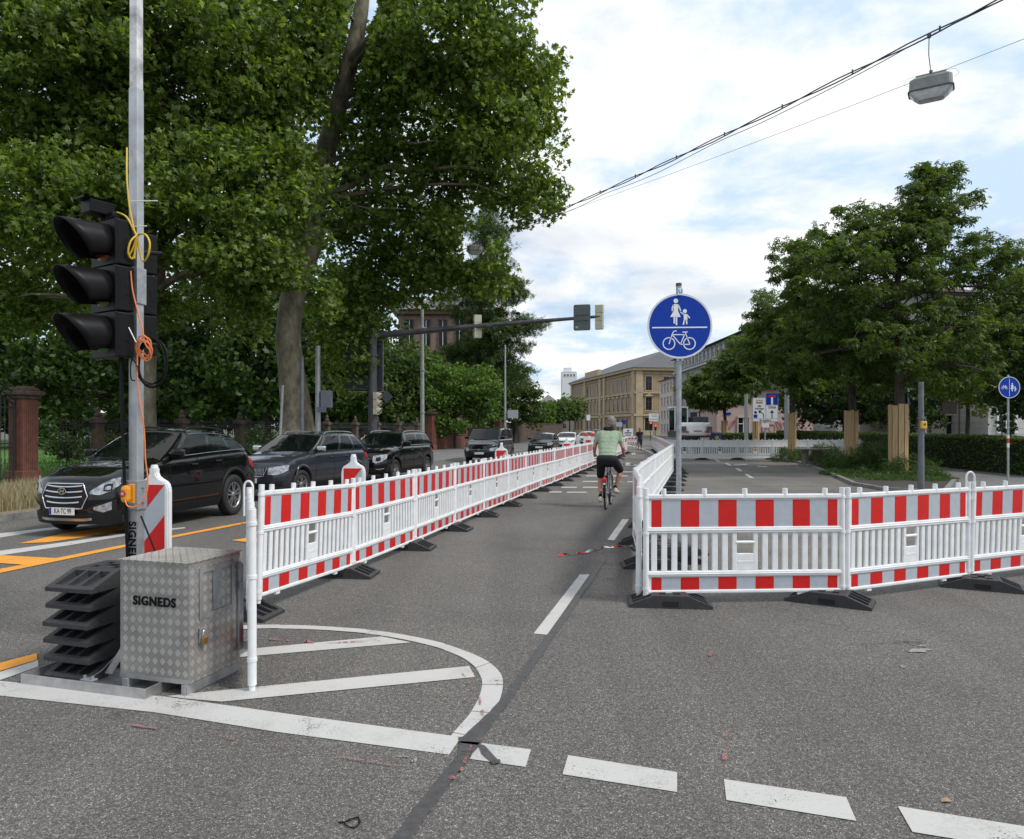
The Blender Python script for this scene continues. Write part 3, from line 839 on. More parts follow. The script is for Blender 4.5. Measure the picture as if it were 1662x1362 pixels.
def glyph_bike(mb, T, s=1.0, t=11):
    for c in ((483, 898), (727, 898)):
        annulus2(mb, T(*c), 64 / 370 * s, 76 / 370 * s, 0, .0025, UP)
    for a, b in [((483, 904), (527, 772)), ((527, 772), (545, 750)), ((545, 750), (576, 748)), ((524, 792), (668, 792)), ((668, 792), (620, 910)), ((524, 796), (622, 910)), ((620, 908), (732, 908)), ((676, 765), (732, 908)), ((645, 762), (705, 760))]:
        seg2(mb, T(*a), T(*b), t / 370 * s, 0, .0025, UP)

def round_sign(name, label, base, hc, rad, kind, pole_r=.03, ptop=.12, ry=0, tapes=False, group=None):
    root = thing(name, base, ry, label, 'traffic sign', group)
    p = MB(); p.cyl((0, 0, 0), (0, 0, hc + rad + ptop), pole_r, n=16)
    p.build('pole', M_GALV, root)
    y = -(pole_r + .022)
    f = MB(); f.prism([((rad) * math.cos(2 * math.pi * i / 64), rad * math.sin(2 * math.pi * i / 64)) for i in range(64)], -0.003, 0.003, Matrix.Translation((0, y, hc)) @ UP)
    annulus2(f, (0, 0), rad * .945, rad, .003, .008, Matrix.Translation((0, y, hc)) @ UP, 64)
    f.build('sign_rim', mat('pale_sign_rim', (0.62, 0.65, 0.70), 0.45, vary=.1), root)
    f = MB(); disc2(f, (0, 0), rad * .94, .003, .0055, Matrix.Translation((0, y, hc)) @ UP, 64)
    f.build('sign_face', M_BLUE, root)
    g = MB()
    S = rad * .955
    o = Matrix.Translation((0, y - .0055, hc))
    class _M(MB): pass
    if kind == 'over':
        T = lambda u, v: (U(u, v)[0] * S, U(u, v)[1] * S)
        g2 = MB(); glyph_adult(g2, T, S); glyph_child(g2, T, S); glyph_bike(g2, T, S)
        seg2(g2, T(283, 709), T(938, 704), 15 / 370 * S, 0, .0025, UP)
    else:
        g2 = MB()
        def T1(u, v): a = U(u, v); return ((a[0] * .62 - .47) * S, (a[1] * .62 + .12) * S + .17 * S)
        def T2(u, v): a = U(u, v); return ((a[0] * .95 + .40) * S, (a[1] * .95 - .42) * S)
        glyph_bike(g2, T1, S * .62, 24); glyph_adult(g2, T2, S * .95); glyph_child(g2, T2, S * .95)
        seg2(g2, (0, -.86 * S), (0, .86 * S), .035 * S, 0, .0025, UP)
    g.add(g2.v, g2.f, o)
    g.build('sign_symbols', M_SIGNWHITE, root)
    c = MB()
    for z in (hc + rad * .55, hc - rad * .55):
        c.box((0, -pole_r * .2, z), (pole_r * 2.6, pole_r * 2.6, .035), bev=.004)
    c.build('clamp', M_GALV, root)
    return root
sg = round_sign('blue_traffic_sign', 'large round blue sign with a woman and child above a bicycle', (2.245, 9.87, 0), 3.115, 0.435, 'over', pole_r=.036, ptop=.13)
# white and pale sticker tag at the top of the sign with a U mark
t_ = MB(); t_.prism([(-.032, 0), (.042, 0), (.036, .09), (-.026, .09)], 0, .004, Matrix.Translation((0.0, -.075, 3.53)) @ UP)
t_.build('top_label', mat('pale_blue_label', (0.62, 0.76, 0.82), .4, vary=.05), sg)
vs, fs = text_mesh('U', .075, .001); t_ = MB(); t_.add(vs, fs, Matrix.Translation((0.004, -.081, 3.575)) @ UP)
t_.build('label_letter', M_BLUE, sg)
t_ = MB(); t_.cyl((0, 0, 3.66), (0, 0, 3.70), .040, n=16); t_.build('pole_cap', M_DARKSTEEL, sg)
for dx in (-.03, .035):
    t_ = MB(); t_.box((dx, -.052, 2.67), (.03, .022, .05), bev=.003); t_.build('bracket', M_GALV, sg)

sg2 = round_sign('blue_traffic_sign', 'small round blue sign near the right edge, bicycle beside woman and child', (15.02, 22.2, 0), 2.98, 0.325, 'side', pole_r=.032, ptop=.06)
t_ = MB(); t_.cyl((0, 0, 1.30), (0, 0, 1.44), .0345, n=16); t_.build('red_tape_band', mat('red_tape_band', (.5, .04, .03), .5), sg2)
t_ = MB()
t_.cyl((0, 0, 1.16), (0, 0, 1.298), .0345, n=16); t_.cyl((0, 0, 1.442), (0, 0, 1.54), .0345, n=16); t_.build('white_tape_band', M_SIGNWHITE, sg2)

# ================================================================== GUIDE BEACONS
def make_beacon(name):
    root = thing(name, (0, 0, 0), 0, '', 'guide beacon', 'red and white guide beacons between the lanes')
    b = MB()
    out = [(-.165, .12), (.165, .12), (.165, 1.14), (.145, 1.21), (.065, 1.255), (.036, 1.29), (.036, 1.36), (-.036, 1.36), (-.036, 1.29), (-.065, 1.255), (-.145, 1.21), (-.165, 1.14)]
    bm = bmesh.new(); vv = [bm.verts.new((x, -.04, z)) for x, z in out]; fc = bm.faces.new(vv)
    ex = bmesh.ops.extrude_face_region(bm, geom=[fc])
    bmesh.ops.translate(bm, verts=[v for v in ex['geom'] if isinstance(v, bmesh.types.BMVert)], vec=(0, .08, 0))
    bmesh.ops.recalc_face_normals(bm, faces=bm.faces[:])
    bmesh.ops.bevel(bm, geom=bm.edges[:], offset=.012, segments=2, affect='EDGES')
    b.addbm(bm); b.cyl((0, 0, 1.35), (0, 0, 1.385), .038, .03, 14)
    b.build('beacon_body', M_WHITE, root)
    for side in (-1, 1):
        s = MB(); x0, x1, z0, z1 = -.128, .128, .19, 1.19
        M = Matrix.Translation((0, side * .0415, 0)) @ (UP if side < 0 else Matrix.Rotation(math.pi, 4, 'Z') @ UP)
        s.mi = 0; s.prism([(x0, z0), (x1, z0), (x1, z1), (x0, z1)], -.003, .0, M)
        s.mi = 1
        per = .42
        def clip(c0, c1):
            # diagonal band where c0 <= z - x*1.25 <= c1, clipped to the rectangle
            poly = [(x0, z0), (x1, z0), (x1, z1), (x0, z1)]
            for (sgn, c) in ((1, c0), (-1, c1)):
                outp = []
                for i in range(len(poly)):
                    p, q = poly[i], poly[(i + 1) % len(poly)]
                    fp = sgn * (p[1] - p[0] * 1.25 - c); fq = sgn * (q[1] - q[0] * 1.25 - c)
                    if fp >= 0: outp.append(p)
                    if fp * fq < 0:
                        t = fp / (fp - fq); outp.append((p[0] + (q[0] - p[0]) * t, p[1] + (q[1] - p[1]) * t))
                poly = outp
                if len(poly) < 3: return None
            return poly
        for k in range(-1, 4):
            c0 = 1.03 - k * .62
            pl = clip(c0, c0 + .32)
            if pl: s.prism(pl, .0, .002, M)
        s.build('striped_face', [M_SILVER, M_RED], root)
    f = MB(); f.box((0, 0, .045), (.42, .80, .09), bev=.02); f.box((0, 0, .105), (.30, .34, .035), bev=.012)
    f.build('beacon_foot', M_RUBBER, root)
    return root
bc = make_beacon('guide_beacon')
spots = [((-3.56, 7.3), 'red and white guide beacon standing right behind the aluminium box and mast'),
         ((-2.215, 10.25), 'red and white guide beacon in front of the dark grey off-roader, behind the barrier row'),
         ((-.265, 18.4), 'red and white guide beacon standing in front of the dark van'),
         ((1.98, 26.5), 'red and white guide beacon in front of the far white saloon'),
         ((3.6, 34.5), 'red and white guide beacon standing nearest the head of the cyclist')]
for i, (p, l) in enumerate(spots):
    if i == 0:
        bc.location = (*p, 0); bc['label'] = l; bc.rotation_euler = (0, 0, R(-4))
    else: dup(bc, (*p, 0), R([0, -3, 2, 4, 0][i]), l)

# ================================================================== ALUMINIUM MAST BASE, BOX, SIGNALS
MA = R(-16.5)
def ML(dx, dy, dz=0):   # mast-frame local coordinates
    c, s = math.cos(MA), math.sin(MA)
    return Vector((FR0.x + dx * c - dy * s, FR0.y + dx * s + dy * c, dz))
FR0 = P(34, 1110)       # near-left corner of the frame on the ground
M_ALU = mat('bare_aluminium', (0.50, 0.50, 0.50), 0.42, metal=0.8, vary=0.22, vscale=10, bump=.05, bscale=60)
M_ALUD = mat('weathered_aluminium', (0.36, 0.37, 0.38), 0.5, metal=0.6, vary=0.45, vscale=5)
def checker_plate(name):
    m = bpy.data.materials.new(name); m.use_nodes = True
    nt = m.node_tree; N = nt.nodes; L = nt.links; b = N['Principled BSDF']
    b.inputs['Metallic'].default_value = .55; b.inputs['Roughness'].default_value = .38
    tcn = N.new('ShaderNodeTexCoord')
    sx = N.new('ShaderNodeSeparateXYZ'); L.new(tcn.outputs['UV'], sx.inputs[0])
    def mth(op, a, b_=None):
        n = N.new('ShaderNodeMath'); n.operation = op
        for i, v in enumerate((a, b_)):
            if v is None: continue
            if isinstance(v, (int, float)): n.inputs[i].default_value = v
            else: L.new(v, n.inputs[i])
        return n.outputs[0]
    u = mth('MULTIPLY', sx.outputs[0], 16.5); v = mth('MULTIPLY', sx.outputs[1], 15.0)
    a = mth('ADD', u, v); c = mth('SUBTRACT', u, v)          # diagonal lattice
    fa = mth('FRACT', a); fc = mth('FRACT', c)
    ia = mth('FLOOR', a); ic = mth('FLOOR', c)
    par = mth('MODULO', mth('ABSOLUTE', mth('ADD', ia, ic)), 2.0)   # 0/1 checker
    # inner bars
    ba = mth('SINE', mth('MULTIPLY', fa, 31.4)); bb = mth('SINE', mth('MULTIPLY', fc, 31.4))
    mixb = N.new('ShaderNodeMix'); L.new(par, mixb.inputs[0]); L.new(ba, mixb.inputs[2]); L.new(bb, mixb.inputs[3])
    edge = mth('MULTIPLY', mth('MULTIPLY', mth('GREATER_THAN', fa, .08), mth('LESS_THAN', fa, .92)), mth('MULTIPLY', mth('GREATER_THAN', fc, .08), mth('LESS_THAN', fc, .92)))
    hgt = mth('MULTIPLY', mth('GREATER_THAN', mixb.outputs[0], -.1), edge)
    bp = N.new('ShaderNodeBump'); bp.inputs['Strength'].default_value = .7; bp.inputs['Distance'].default_value = .004
    L.new(hgt, bp.inputs['Height']); L.new(bp.outputs[0], b.inputs['Normal'])
    nz = N.new('ShaderNodeTexNoise'); nz.inputs['Scale'].default_value = 5; nz.inputs['Detail'].default_value = 7; L.new(tcn.outputs['Object'], nz.inputs['Vector'])
    rp = N.new('ShaderNodeValToRGB'); rp.color_ramp.elements[0].position = .3; rp.color_ramp.elements[0].color = (.25, .24, .225, 1); rp.color_ramp.elements[1].position = .7; rp.color_ramp.elements[1].color = (.40, .385, .36, 1)
    L.new(nz.outputs[0], rp.inputs[0])
    mx = N.new('ShaderNodeMix'); mx.data_type = 'RGBA'
    L.new(mth('MULTIPLY', mth('MULTIPLY', hgt, mth('SUBTRACT', 1.0, mth('MULTIPLY', par, .82))), .9), mx.inputs['Factor']); L.new(rp.outputs[0], mx.inputs['A']); mx.inputs['B'].default_value = (.70, .69, .67, 1)  # every second diamond's raised bars coloured brighter, a painted metallic highlight
    L.new(mx.outputs['Result'], b.inputs['Base Color'])
    rg = mth('ADD', .42, mth('MULTIPLY', hgt, -.10)); L.new(rg, b.inputs['Roughness'])
    return m
M_CHK = checker_plate('aluminium_checker_plate')
def uvbox(o):
    me = o.data; uv = me.uv_layers.new(name='UVMap')
    for p in me.polygons:
        n = p.normal; ax = max(range(3), key=lambda i: abs(n[i]))
        for li in p.loop_indices:
            c = me.vertices[me.loops[li].vertex_index].co
            uv.data[li].uv = ((c.y, c.z), (c.x, c.z), (c.x, c.y))[ax]

# frame (base tray)
fr = thing('mast_base_frame', FR0, MA, 'flat aluminium tray frame on the road under the rubber plate stack and the box', 'mast base')
mb = MB()
for (c, d) in [((.52, .0, .035), (1.04, .006, .07)), ((0, .55, .035), (.006, 1.1, .07)), ((1.04, .16, .035), (.006, .32, .07)), ((.52, 1.1, .035), (1.04, .006, .07)), ((.55, .30, .03), (1.0, .05, .05)), ((.55, .85, .03), (1.0, .05, .05))]:
    mb.box(c, d, bev=.002)
mb.box((.52, .55, .006), (1.03, 1.09, .006))
mb.build('tray', M_ALU, fr)
mb = MB(); mb.tube([(.54, .04, .07), (.60, .09, .12), (.80, .35, .44)], .001, 4)
mb.prism([(.50, .0), (.56, -.0), (.86, .42), (.80, .42)], 0, .008, Matrix.Translation((.02, .20, .06)) @ UP)
mb.build('brace', M_ALU, fr)
mb = MB(); mb.box((.555, .03, .074), (.10, .05, .012), bev=.003); mb.cyl((.52, .03, .08), (.52, .03, .10), .010, n=8); mb.cyl((.585, .03, .08), (.585, .03, .10), .010, n=8)
mb.build('hinge_bracket', M_GALV, fr)

# battery box
BX0 = P(186, 1092, .07)
bx_c = ML(0, 0)
bw, bd, bh = .56, .52, .79
bp0 = P(307, 1112, .07)     # near-right lower corner
box = thing('aluminium_box', (bp0.x, bp0.y, .07), MA, 'aluminium checker-plate box with padlock, standing beside the stack of rubber plates', 'equipment box')
mb = MB(); mb.box((-bw / 2, bd / 2, bh / 2), (bw, bd, bh), bev=.005)
o = mb.build('box_body', M_CHK, box); uvbox(o)
mb = MB()
mb.box((-bw / 2, bd / 2, bh + .004), (bw + .014, bd + .014, .008), bev=.002)
o = mb.build('lid', M_CHK, box); uvbox(o)
mb = MB()
# embossed cover plates on the right side with two rounded recessed windows
y0_, y1_ = .08, .46
mb.prism([(-bw - .0, .03), (0, .03), (0, .0), (-bw, .0)], -.002, .001, Matrix.Translation((0, 0, 0)) @ UP)
o = mb.build('lower_edge', M_ALU, box)
mb = MB()
MS = Matrix.Translation((.003, 0, 0)) @ Matrix(((0, 0, 1, 0), (1, 0, 0, 0), (0, 1, 0, 0), (0, 0, 0, 1)))  # (a,b,c)->(c,a,b)
def frame_rect(mb, x0, x1, z0, z1, t, h0, h1, M):
    mb.prism([(x0, z0), (x1, z0), (x1, z0 + t), (x0, z0 + t)], h0, h1, M); mb.prism([(x0, z1 - t), (x1, z1 - t), (x1, z1), (x0, z1)], h0, h1, M)
    mb.prism([(x0, z0 + t), (x0 + t, z0 + t), (x0 + t, z1 - t), (x0, z1 - t)], h0, h1, M); mb.prism([(x1 - t, z0 + t), (x1, z0 + t), (x1, z1 - t), (x1 - t, z1 - t)], h0, h1, M)
frame_rect(mb, .09, .455, .40, .745, .035, 0, .006, MS)
mb.prism([(.225, .44), (.315, .44), (.315, .71), (.225, .71)], 0, .006, MS)
mb.build('side_door_frame', M_ALUD, box)
mb = MB()
mb.box((.012, bd - .012, bh * .5), (.018, .05, bh * .78), bev=.004)
for z in (.12, .32, .55, .70): mb.box((.022, bd - .03, z), (.016, .02, .05), bev=.003)
mb.build('side_hinge', M_ALUD, box)
mb = MB(); mb.box((.012, .10, .30), (.014, .035, .10), bev=.003); mb.build('hasp', M_GALV, box)
lk = MB(); lk.box((.034, .105, .265), (.020, .055, .050), bev=.006)
lo = lk.build('padlock', mat('brass', (.42, .27, .08), .35, metal=.8, vary=.2), box)
lk = MB(); pts = [Vector((.034, .105 + .017 * math.cos(t), .288 + .045 * math.sin(t))) for t in [math.pi * k / 10 for k in range(11)]]
lk.tube(pts, .004, 8); lk.build('shackle', mat('chrome', (.7, .7, .7), .12, metal=1, vary=0), lo)
vs, fs = text_mesh('SIGNEDS', .082, .0015, sx=.98, space=1.12, bold=.003)
mb = MB(); mb.add(vs, fs, Matrix.Translation((-bw / 2 + .005, -.0045, bh * .665)) @ UP)
mb.build('lettering', M_BLACKP, box)
mb = MB()
mb.box((-.03, bd / 2, -.035), (.05, bd + .02, .065), bev=.003); mb.box((-bw + .05, bd / 2, -.035), (.05, bd + .02, .065), bev=.003); mb.box((-.27, .12, -.02), (.05, .05, .03))
mb.box((-.02, bd / 2, -.035), (.012, bd + .04, .07))
mb.build('skid', M_ALUD, box)

# stack of six rubber plates in the tray
for k in range(6):
    q = ML(.27 + random.uniform(-.012, .012), .52 + random.uniform(-.015, .015))
    o = put(base0, (q.x, q.y, .010 + k * .121), MA + random.uniform(-.03, .03), 'black rubber plate, %s from the bottom of the stack beside the aluminium box' % ORD[k], 'rubber plates stacked beside the aluminium box')
# intermediate spacer lips so that stacked plates do not float: each plate rests on the one below (0.112 + seam)

# mast
PM = Vector((-3.105, 6.06, 0))
mast = thing('signal_mast', PM, R(-12), 'square aluminium mast rising out of the picture, carrying the temporary traffic lights', 'mast')
mb = MB(); mb.box((0, 0, .62), (.088, .088, 1.24 - .02), bev=.006); mb.build('lower_tube', M_ALUD, mast)
mb = MB(); mb.box((0, 0, 2.90), (.082, .082, 3.30), bev=.006); mb.build('middle_tube', mat('mast_aluminium', (.44, .455, .47), .42, metal=.65, vary=.25, vscale=6), mast)
mb = MB(); mb.box((0, 0, 5.35), (.074, .074, 1.9), bev=.006); mb.build('upper_tube', mat('stained_aluminium', (.80, .80, .80), .45, metal=.2, vary=.6, vscale=6, vcol=(.25, .25, .25)), mast)
mb = MB(); mb.box((0, 0, 1.20), (.118, .118, .24), bev=.006)
for z in (1.14, 1.26):
    mb.cyl((.0, -.064, z), (.0, -.082, z), .009, n=8); mb.cyl((.064, 0, z), (.082, 0, z), .009, n=8)
mb.build('clamp_sleeve', M_GALV, mast)
mb = MB(); mb.box((0, 0, 2.92), (.11, .11, .30), bev=.006); mb.build('head_bracket', M_GALV, mast)
vs, fs = text_mesh('SIGNEDS', .092, .0015, sx=.95, space=1.1, bold=.003, align='LEFT')
mb = MB(); T_ = Matrix.Translation((-.004, -.0455, 0.985)) @ UP @ Matrix.Rotation(R(-90), 4, 'Z')
mb.add(vs, fs, T_); mb.build('lettering', M_BLACKP, mast)

# signal heads: local frame, front faces -y
def signal_head(name, label, loc, rz, sz=.34, n=3, lens='dark', col=M_BLACKP, visor=.42, cat='traffic light', group=None, lit=None, brackets=False, depth=.14):
    root = thing(name, loc, rz, label, cat, group)
    cols = [(.10, .006, .006), (.10, .05, .004), (.004, .05, .02)]
    for k in range(n):
        z = (n / 2 - k - .5) * sz
        h = MB(); h.box((0, depth / 2, z), (sz * .98, depth, sz * .975), bev=.012)
        h.box((0, -.008, z), (sz, .02, sz * .985), bev=.006)
        h.box((sz * .46, depth * .6, z), (.03, .03, sz * .3), bev=.004)
        ho = h.build('lamp_housing', col, root)
        r = sz * .42
        l = MB(); l.lathe([(r * .96, 0), (r * .7, .012), (r * .35, .02), (.001, .024)], 24, Matrix.Translation((0, -.018, z)) @ UP)
        lc = mat('lens_%d' % (k if n == 3 else 0), cols[k % 3], .2, vary=.0)
        l.build('lens', lc if lit != k else mat('lit_red_lens', (.4, .02, .02), .3, vary=0, emit=(1, .05, .03), estr=3), ho)
        if visor > 0:
            v = MB(); rows = []
            for th in range(0, 25):
                a = R(-48 + (276) * th / 24)
                dpt = visor * (0.30 + 0.70 * (0.5 + 0.5 * math.sin(a)) ** .9)
                rows.append([Vector((r * math.cos(a), -.018 - t * dpt, z + r * math.sin(a) - .06 * t * t * visor)) for t in (0, .25, .5, .75, 1.0)])
            v.smooth = True; v.grid(rows)
            vo = v.build('visor', col, root)
            md = vo.modifiers.new('s', 'SOLIDIFY'); md.thickness = .006
    if brackets:
        b = MB(); b.cyl((0, depth + .03, -n / 2 * sz - .05), (0, depth + .03, n / 2 * sz + .05), .02, n=10); b.build('bracket', M_GALV, root)
    return root
ha = math.atan2(-.83, -.55) + math.pi / 2      # yaw so that -y points along (-.55,-.83)
cA = A(171, 470, 5.95); fA = Vector((.55, .83, 0))
sA = signal_head('temporary_traffic_light', 'black three-lamp traffic light on the left of the aluminium mast, its hoods pointing left', (cA.x, cA.y, cA.z), ha, sz=.372, visor=.36)
cB = A(214, 480, 6.75)
sB = signal_head('temporary_traffic_light', 'black traffic light half hidden behind the aluminium mast, its right side showing', (cB.x, cB.y, cB.z), ha, sz=.372, visor=.44)
# brackets joining the heads and cable conduits below
mb = MB(); q = A(196, 590, 6.05)
mb.tube([A(198, 575, 6.0), A(199, 700, 6.0), A(207, 905, 6.0)], .013, 8); mb.tube([A(194, 575, 6.05), A(196, 660, 6.05), A(203, 790, 6.02), A(207, 880, 6.02)], .008, 8)
tag(mb.build('black_cable', M_BLACKP), 'pair of black cables hanging straight down left of the aluminium mast', 'cable')
for (y, Y) in ((405, 6.05), (545, 6.05)):
    pass
mb = MB()
a1, a2 = A(196, 408, 6.12), A(262, 412, 6.55); b1, b2 = A(196, 560, 6.12), A(262, 560, 6.55)
mb.tube([a1, a2], .02, 8)
tag(mb.build('signal_crossbar', M_BLACKP), 'upper black crossbar tying the two temporary traffic lights to the mast', 'bracket')
mb = MB(); mb.tube([b1, b2], .02, 8)
tag(mb.build('signal_crossbar', M_BLACKP), 'lower black crossbar tying the two temporary traffic lights to the mast', 'bracket')
# detector camera on top
dc = thing('detector_camera', A(163, 352, 6.0), ha, 'small black detector camera with sun hood on top of the left traffic light', 'camera')
mb = MB(); mb.box((0, -.02, .060), (.15, .20, .11), bev=.01); mb.build('camera_body', M_BLACKP, dc)
mb = MB(); mb.prism([(-.07, .11), (.07, .11), (.085, .125), (-.085, .125)], -.08, .17, UP); mb.build('sun_hood', M_BLACKP, dc)
mb = MB(); mb.cyl((0, .02, -.06), (0, .02, .02), .022, n=10); mb.box((.10, .04, .0), (.12, .05, .05), bev=.01); mb.build('camera_mount', M_BLACKP, dc)

# cables
M_YEL = mat('yellow_cable', (.62, .42, .03), .45, vary=.1)
M_ORC = mat('orange_cable', (.72, .20, .06), .5, vary=.1)
def smooth_pts(L, n=6):
    L = [Vector(p) for p in L]; out = []
    for i in range(len(L) - 1):
        p0 = L[max(i - 1, 0)]; p1 = L[i]; p2 = L[i + 1]; p3 = L[min(i + 2, len(L) - 1)]
        for k in range(n):
            t = k / n
            out.append(0.5 * ((2 * p1) + (-p0 + p2) * t + (2 * p0 - 5 * p1 + 4 * p2 - p3) * t * t + (-p0 + 3 * p1 - 3 * p2 + p3) * t ** 3))
    return out + [L[-1]]
mb = MB()
Yc = 5.93
mb.tube(smooth_pts([A(206, 240, 6.0), A(206, 290, Yc), A(210, 335, Yc), A(215, 360, Yc), A(219, 380, Yc)]), .007, 8)
mb.tube(smooth_pts([A(190, 345, 6.0), A(205, 352, Yc), A(216, 372, Yc), A(221, 384, Yc), A(215, 405, Yc), A(207, 418, Yc)]), .008, 8)
mb.tube(smooth_pts([A(222, 382, Yc), A(212, 392, Yc - .04), A(208, 410, Yc - .04), A(215, 420, Yc), A(221, 400, Yc), A(224, 382, Yc), A(236, 381, Yc - .03), A(243, 395, Yc - .05), A(240, 415, Yc - .04), A(232, 424, Yc), A(226, 405, Yc), A(222, 385, Yc), A(218, 420, Yc)]), .008, 8)
tag(mb.build('yellow_cable', M_YEL), 'yellow cable looped and tied in a bow against the upper mast', 'cable')
mb = MB(); rc = random.Random(5)
mb.tube(smooth_pts([A(212, 440, Yc), A(215, 470, Yc), A(222, 500, Yc), A(232, 538, Yc), A(233, 556, Yc)]), .006, 8)
c0 = A(234, 566, Yc - .03)
loop = []
for k in range(46):
    t = k * 2 * math.pi / 9
    rr = .055 + .016 * math.sin(k * 1.3)
    loop.append(c0 + Vector((rr * math.cos(t) + rc.uniform(-.004, .004), -.02 * math.sin(k * .7), 1.25 * rr * math.sin(t) + .02 * math.sin(k * .41))))
mb.tube(smooth_pts(loop, 3), .006, 7)
mb.tube(smooth_pts([A(223, 575, Yc - .02), A(223, 615, Yc - .02), A(227, 650, Yc - .02), A(234, 700, Yc - .02), A(236, 745, Yc - .02), A(240, 780, Yc - .02), A(236, 805, Yc - .03), A(222, 822, Yc - .04), A(208, 822, Yc - .04), A(203, 812, Yc - .03)]), .006, 8)
tag(mb.build('orange_cable', M_ORC), 'bright orange cable coiled on the mast and running down to the orange call button', 'cable')
mb = MB(); c0 = A(247, 585, Yc + .05)
loop = []
for k in range(60):
    t = k * 2 * math.pi / 11 + .6
    rr = .13 + .012 * math.sin(k * .9)
    loop.append(c0 + Vector((rr * math.cos(t), .03 * math.sin(k * .55), 1.45 * rr * math.sin(t) - .02)))
mb.tube(smooth_pts(loop, 3), .0055, 6)
mb.tube(smooth_pts([A(212, 580, Yc), A(222, 592, Yc - .02), A(233, 620, Yc - .02), A(250, 628, Yc)]), .006, 6)
mb.tube(smooth_pts([A(216, 575, Yc), A(212, 595, Yc - .02), A(213, 615, Yc - .02), A(219, 618, Yc)]), .005, 6)
tag(mb.build('black_cable_coil', M_BLACKP), 'coil of black cable hanging on the right side of the mast', 'cable')
mb = MB()
for (y, x1, x0, lb) in ((327, 256, 208, 'long white cable tie sticking out right of the mast, uppermost'), (368, 238, 210, 'short white cable tie just above the yellow cable bow')):
    mb = MB(); mb.tube([A(x0, y, Yc + .02), A(x1, y - 1, Yc)], .0045, 6)
    tag(mb.build('cable_tie', M_WHITE), lb, 'cable tie')
mb = MB()
mb.tube([A(208, 530, Yc), A(221, 556, Yc - .03)], .0045, 6)
tag(mb.build('cable_tie', M_WHITE), 'white cable tie slanting across the mast beside the orange coil', 'cable tie')
mb = MB(); mb.tube([A(229, 838, 6.0), A(250, 890, 5.85), A(256, 905, 5.8)], .008, 6)
tag(mb.build('black_cable', M_BLACKP), 'short black cable slanting across the striped beacon behind the box', 'cable')

# call button (orange)
cb = thing('call_button', A(205, 802, 5.98), R(-12), 'orange push-button box with a red ring on the left of the mast', 'push button')
mb = MB(); mb.box((0, 0, 0), (.075, .07, .145), bev=.03); mb.box((.035, .03, 0), (.05, .04, .16), bev=.006); mb.build('button_housing', mat('orange_plastic', (.72, .30, .02), .35, vary=.06), cb)
mb = MB(); annulus2(mb, (0, 0), .014, .026, 0, .004, Matrix.Translation((-.004, -.035, .005)) @ UP); mb.build('red_ring', mat('ring_red', (.5, .02, .02), .4, vary=0), cb)
mb = MB(); disc2(mb, (0, 0), .0135, 0, .005, Matrix.Translation((-.004, -.035, .005)) @ UP, 20); mb.build('button', M_SILVER, cb)
# ================================================================== CARS
M_TYRE = mat('tyre_rubber', (0.014, 0.014, 0.015), 0.75, vary=.3, vscale=8, bump=.2)
M_CHROME = mat('chrome_trim', (0.72, 0.73, 0.75), 0.14, metal=1.0, vary=0)
M_RIM = mat('alloy_rim', (0.42, 0.43, 0.45), 0.28, metal=.85, vary=.15)
M_GLASS = mat('tinted_car_glass', (0.006, 0.009, 0.009), 0.03, spec=.6, vary=.4, vscale=3)
M_LAMP = mat('headlamp_glass', (0.55, 0.58, 0.62), 0.12, metal=.35, vary=.45, vscale=16, vcol=(.16, .17, .19))
M_TRIM = mat('black_trim', (0.009, 0.009, 0.0095), 0.55, vary=.2, spec=.3)
M_PLATE = mat('licence_plate', (0.72, 0.73, 0.72), 0.4, vary=.08)
M_TAIL = mat('tail_lamp_red', (0.35, 0.008, 0.01), 0.2, vary=.2)
def see_through(m, clear=.38):
    nt = m.node_tree; N = nt.nodes; b = N['Principled BSDF']; o = N['Material Output']
    t = N.new('ShaderNodeBsdfTransparent'); t.inputs[0].default_value = (.55, .66, .62, 1)
    x = N.new('ShaderNodeMixShader'); x.inputs[0].default_value = clear
    nt.links.new(b.outputs[0], x.inputs[1]); nt.links.new(t.outputs[0], x.inputs[2]); nt.links.new(x.outputs[0], o.inputs['Surface'])
see_through(M_GLASS)
M_SEAT = mat('seat_fabric', (0.06, 0.058, 0.055), .9, vary=.3)
def carpaint(name, col, metal=0.0, rough=.25):
    return mat(name, col, rough, metal=metal, vary=.06, vscale=2, coat=1.0, spec=.08)

def sstep(x, a, b):
    t = max(0.0, min(1.0, (x - a) / (b - a))); return t * t * (3 - 2 * t)
def interp(x, tab):
    if x <= tab[0][0]: return tab[0][1]
    for i in range(len(tab) - 1):
        a, b = tab[i], tab[i + 1]
        if x <= b[0]:
            t = (x - a[0]) / (b[0] - a[0]); t = t * t * (3 - 2 * t) * .35 + t * .65
            return a[1] + (b[1] - a[1]) * t
    return tab[-1][1]

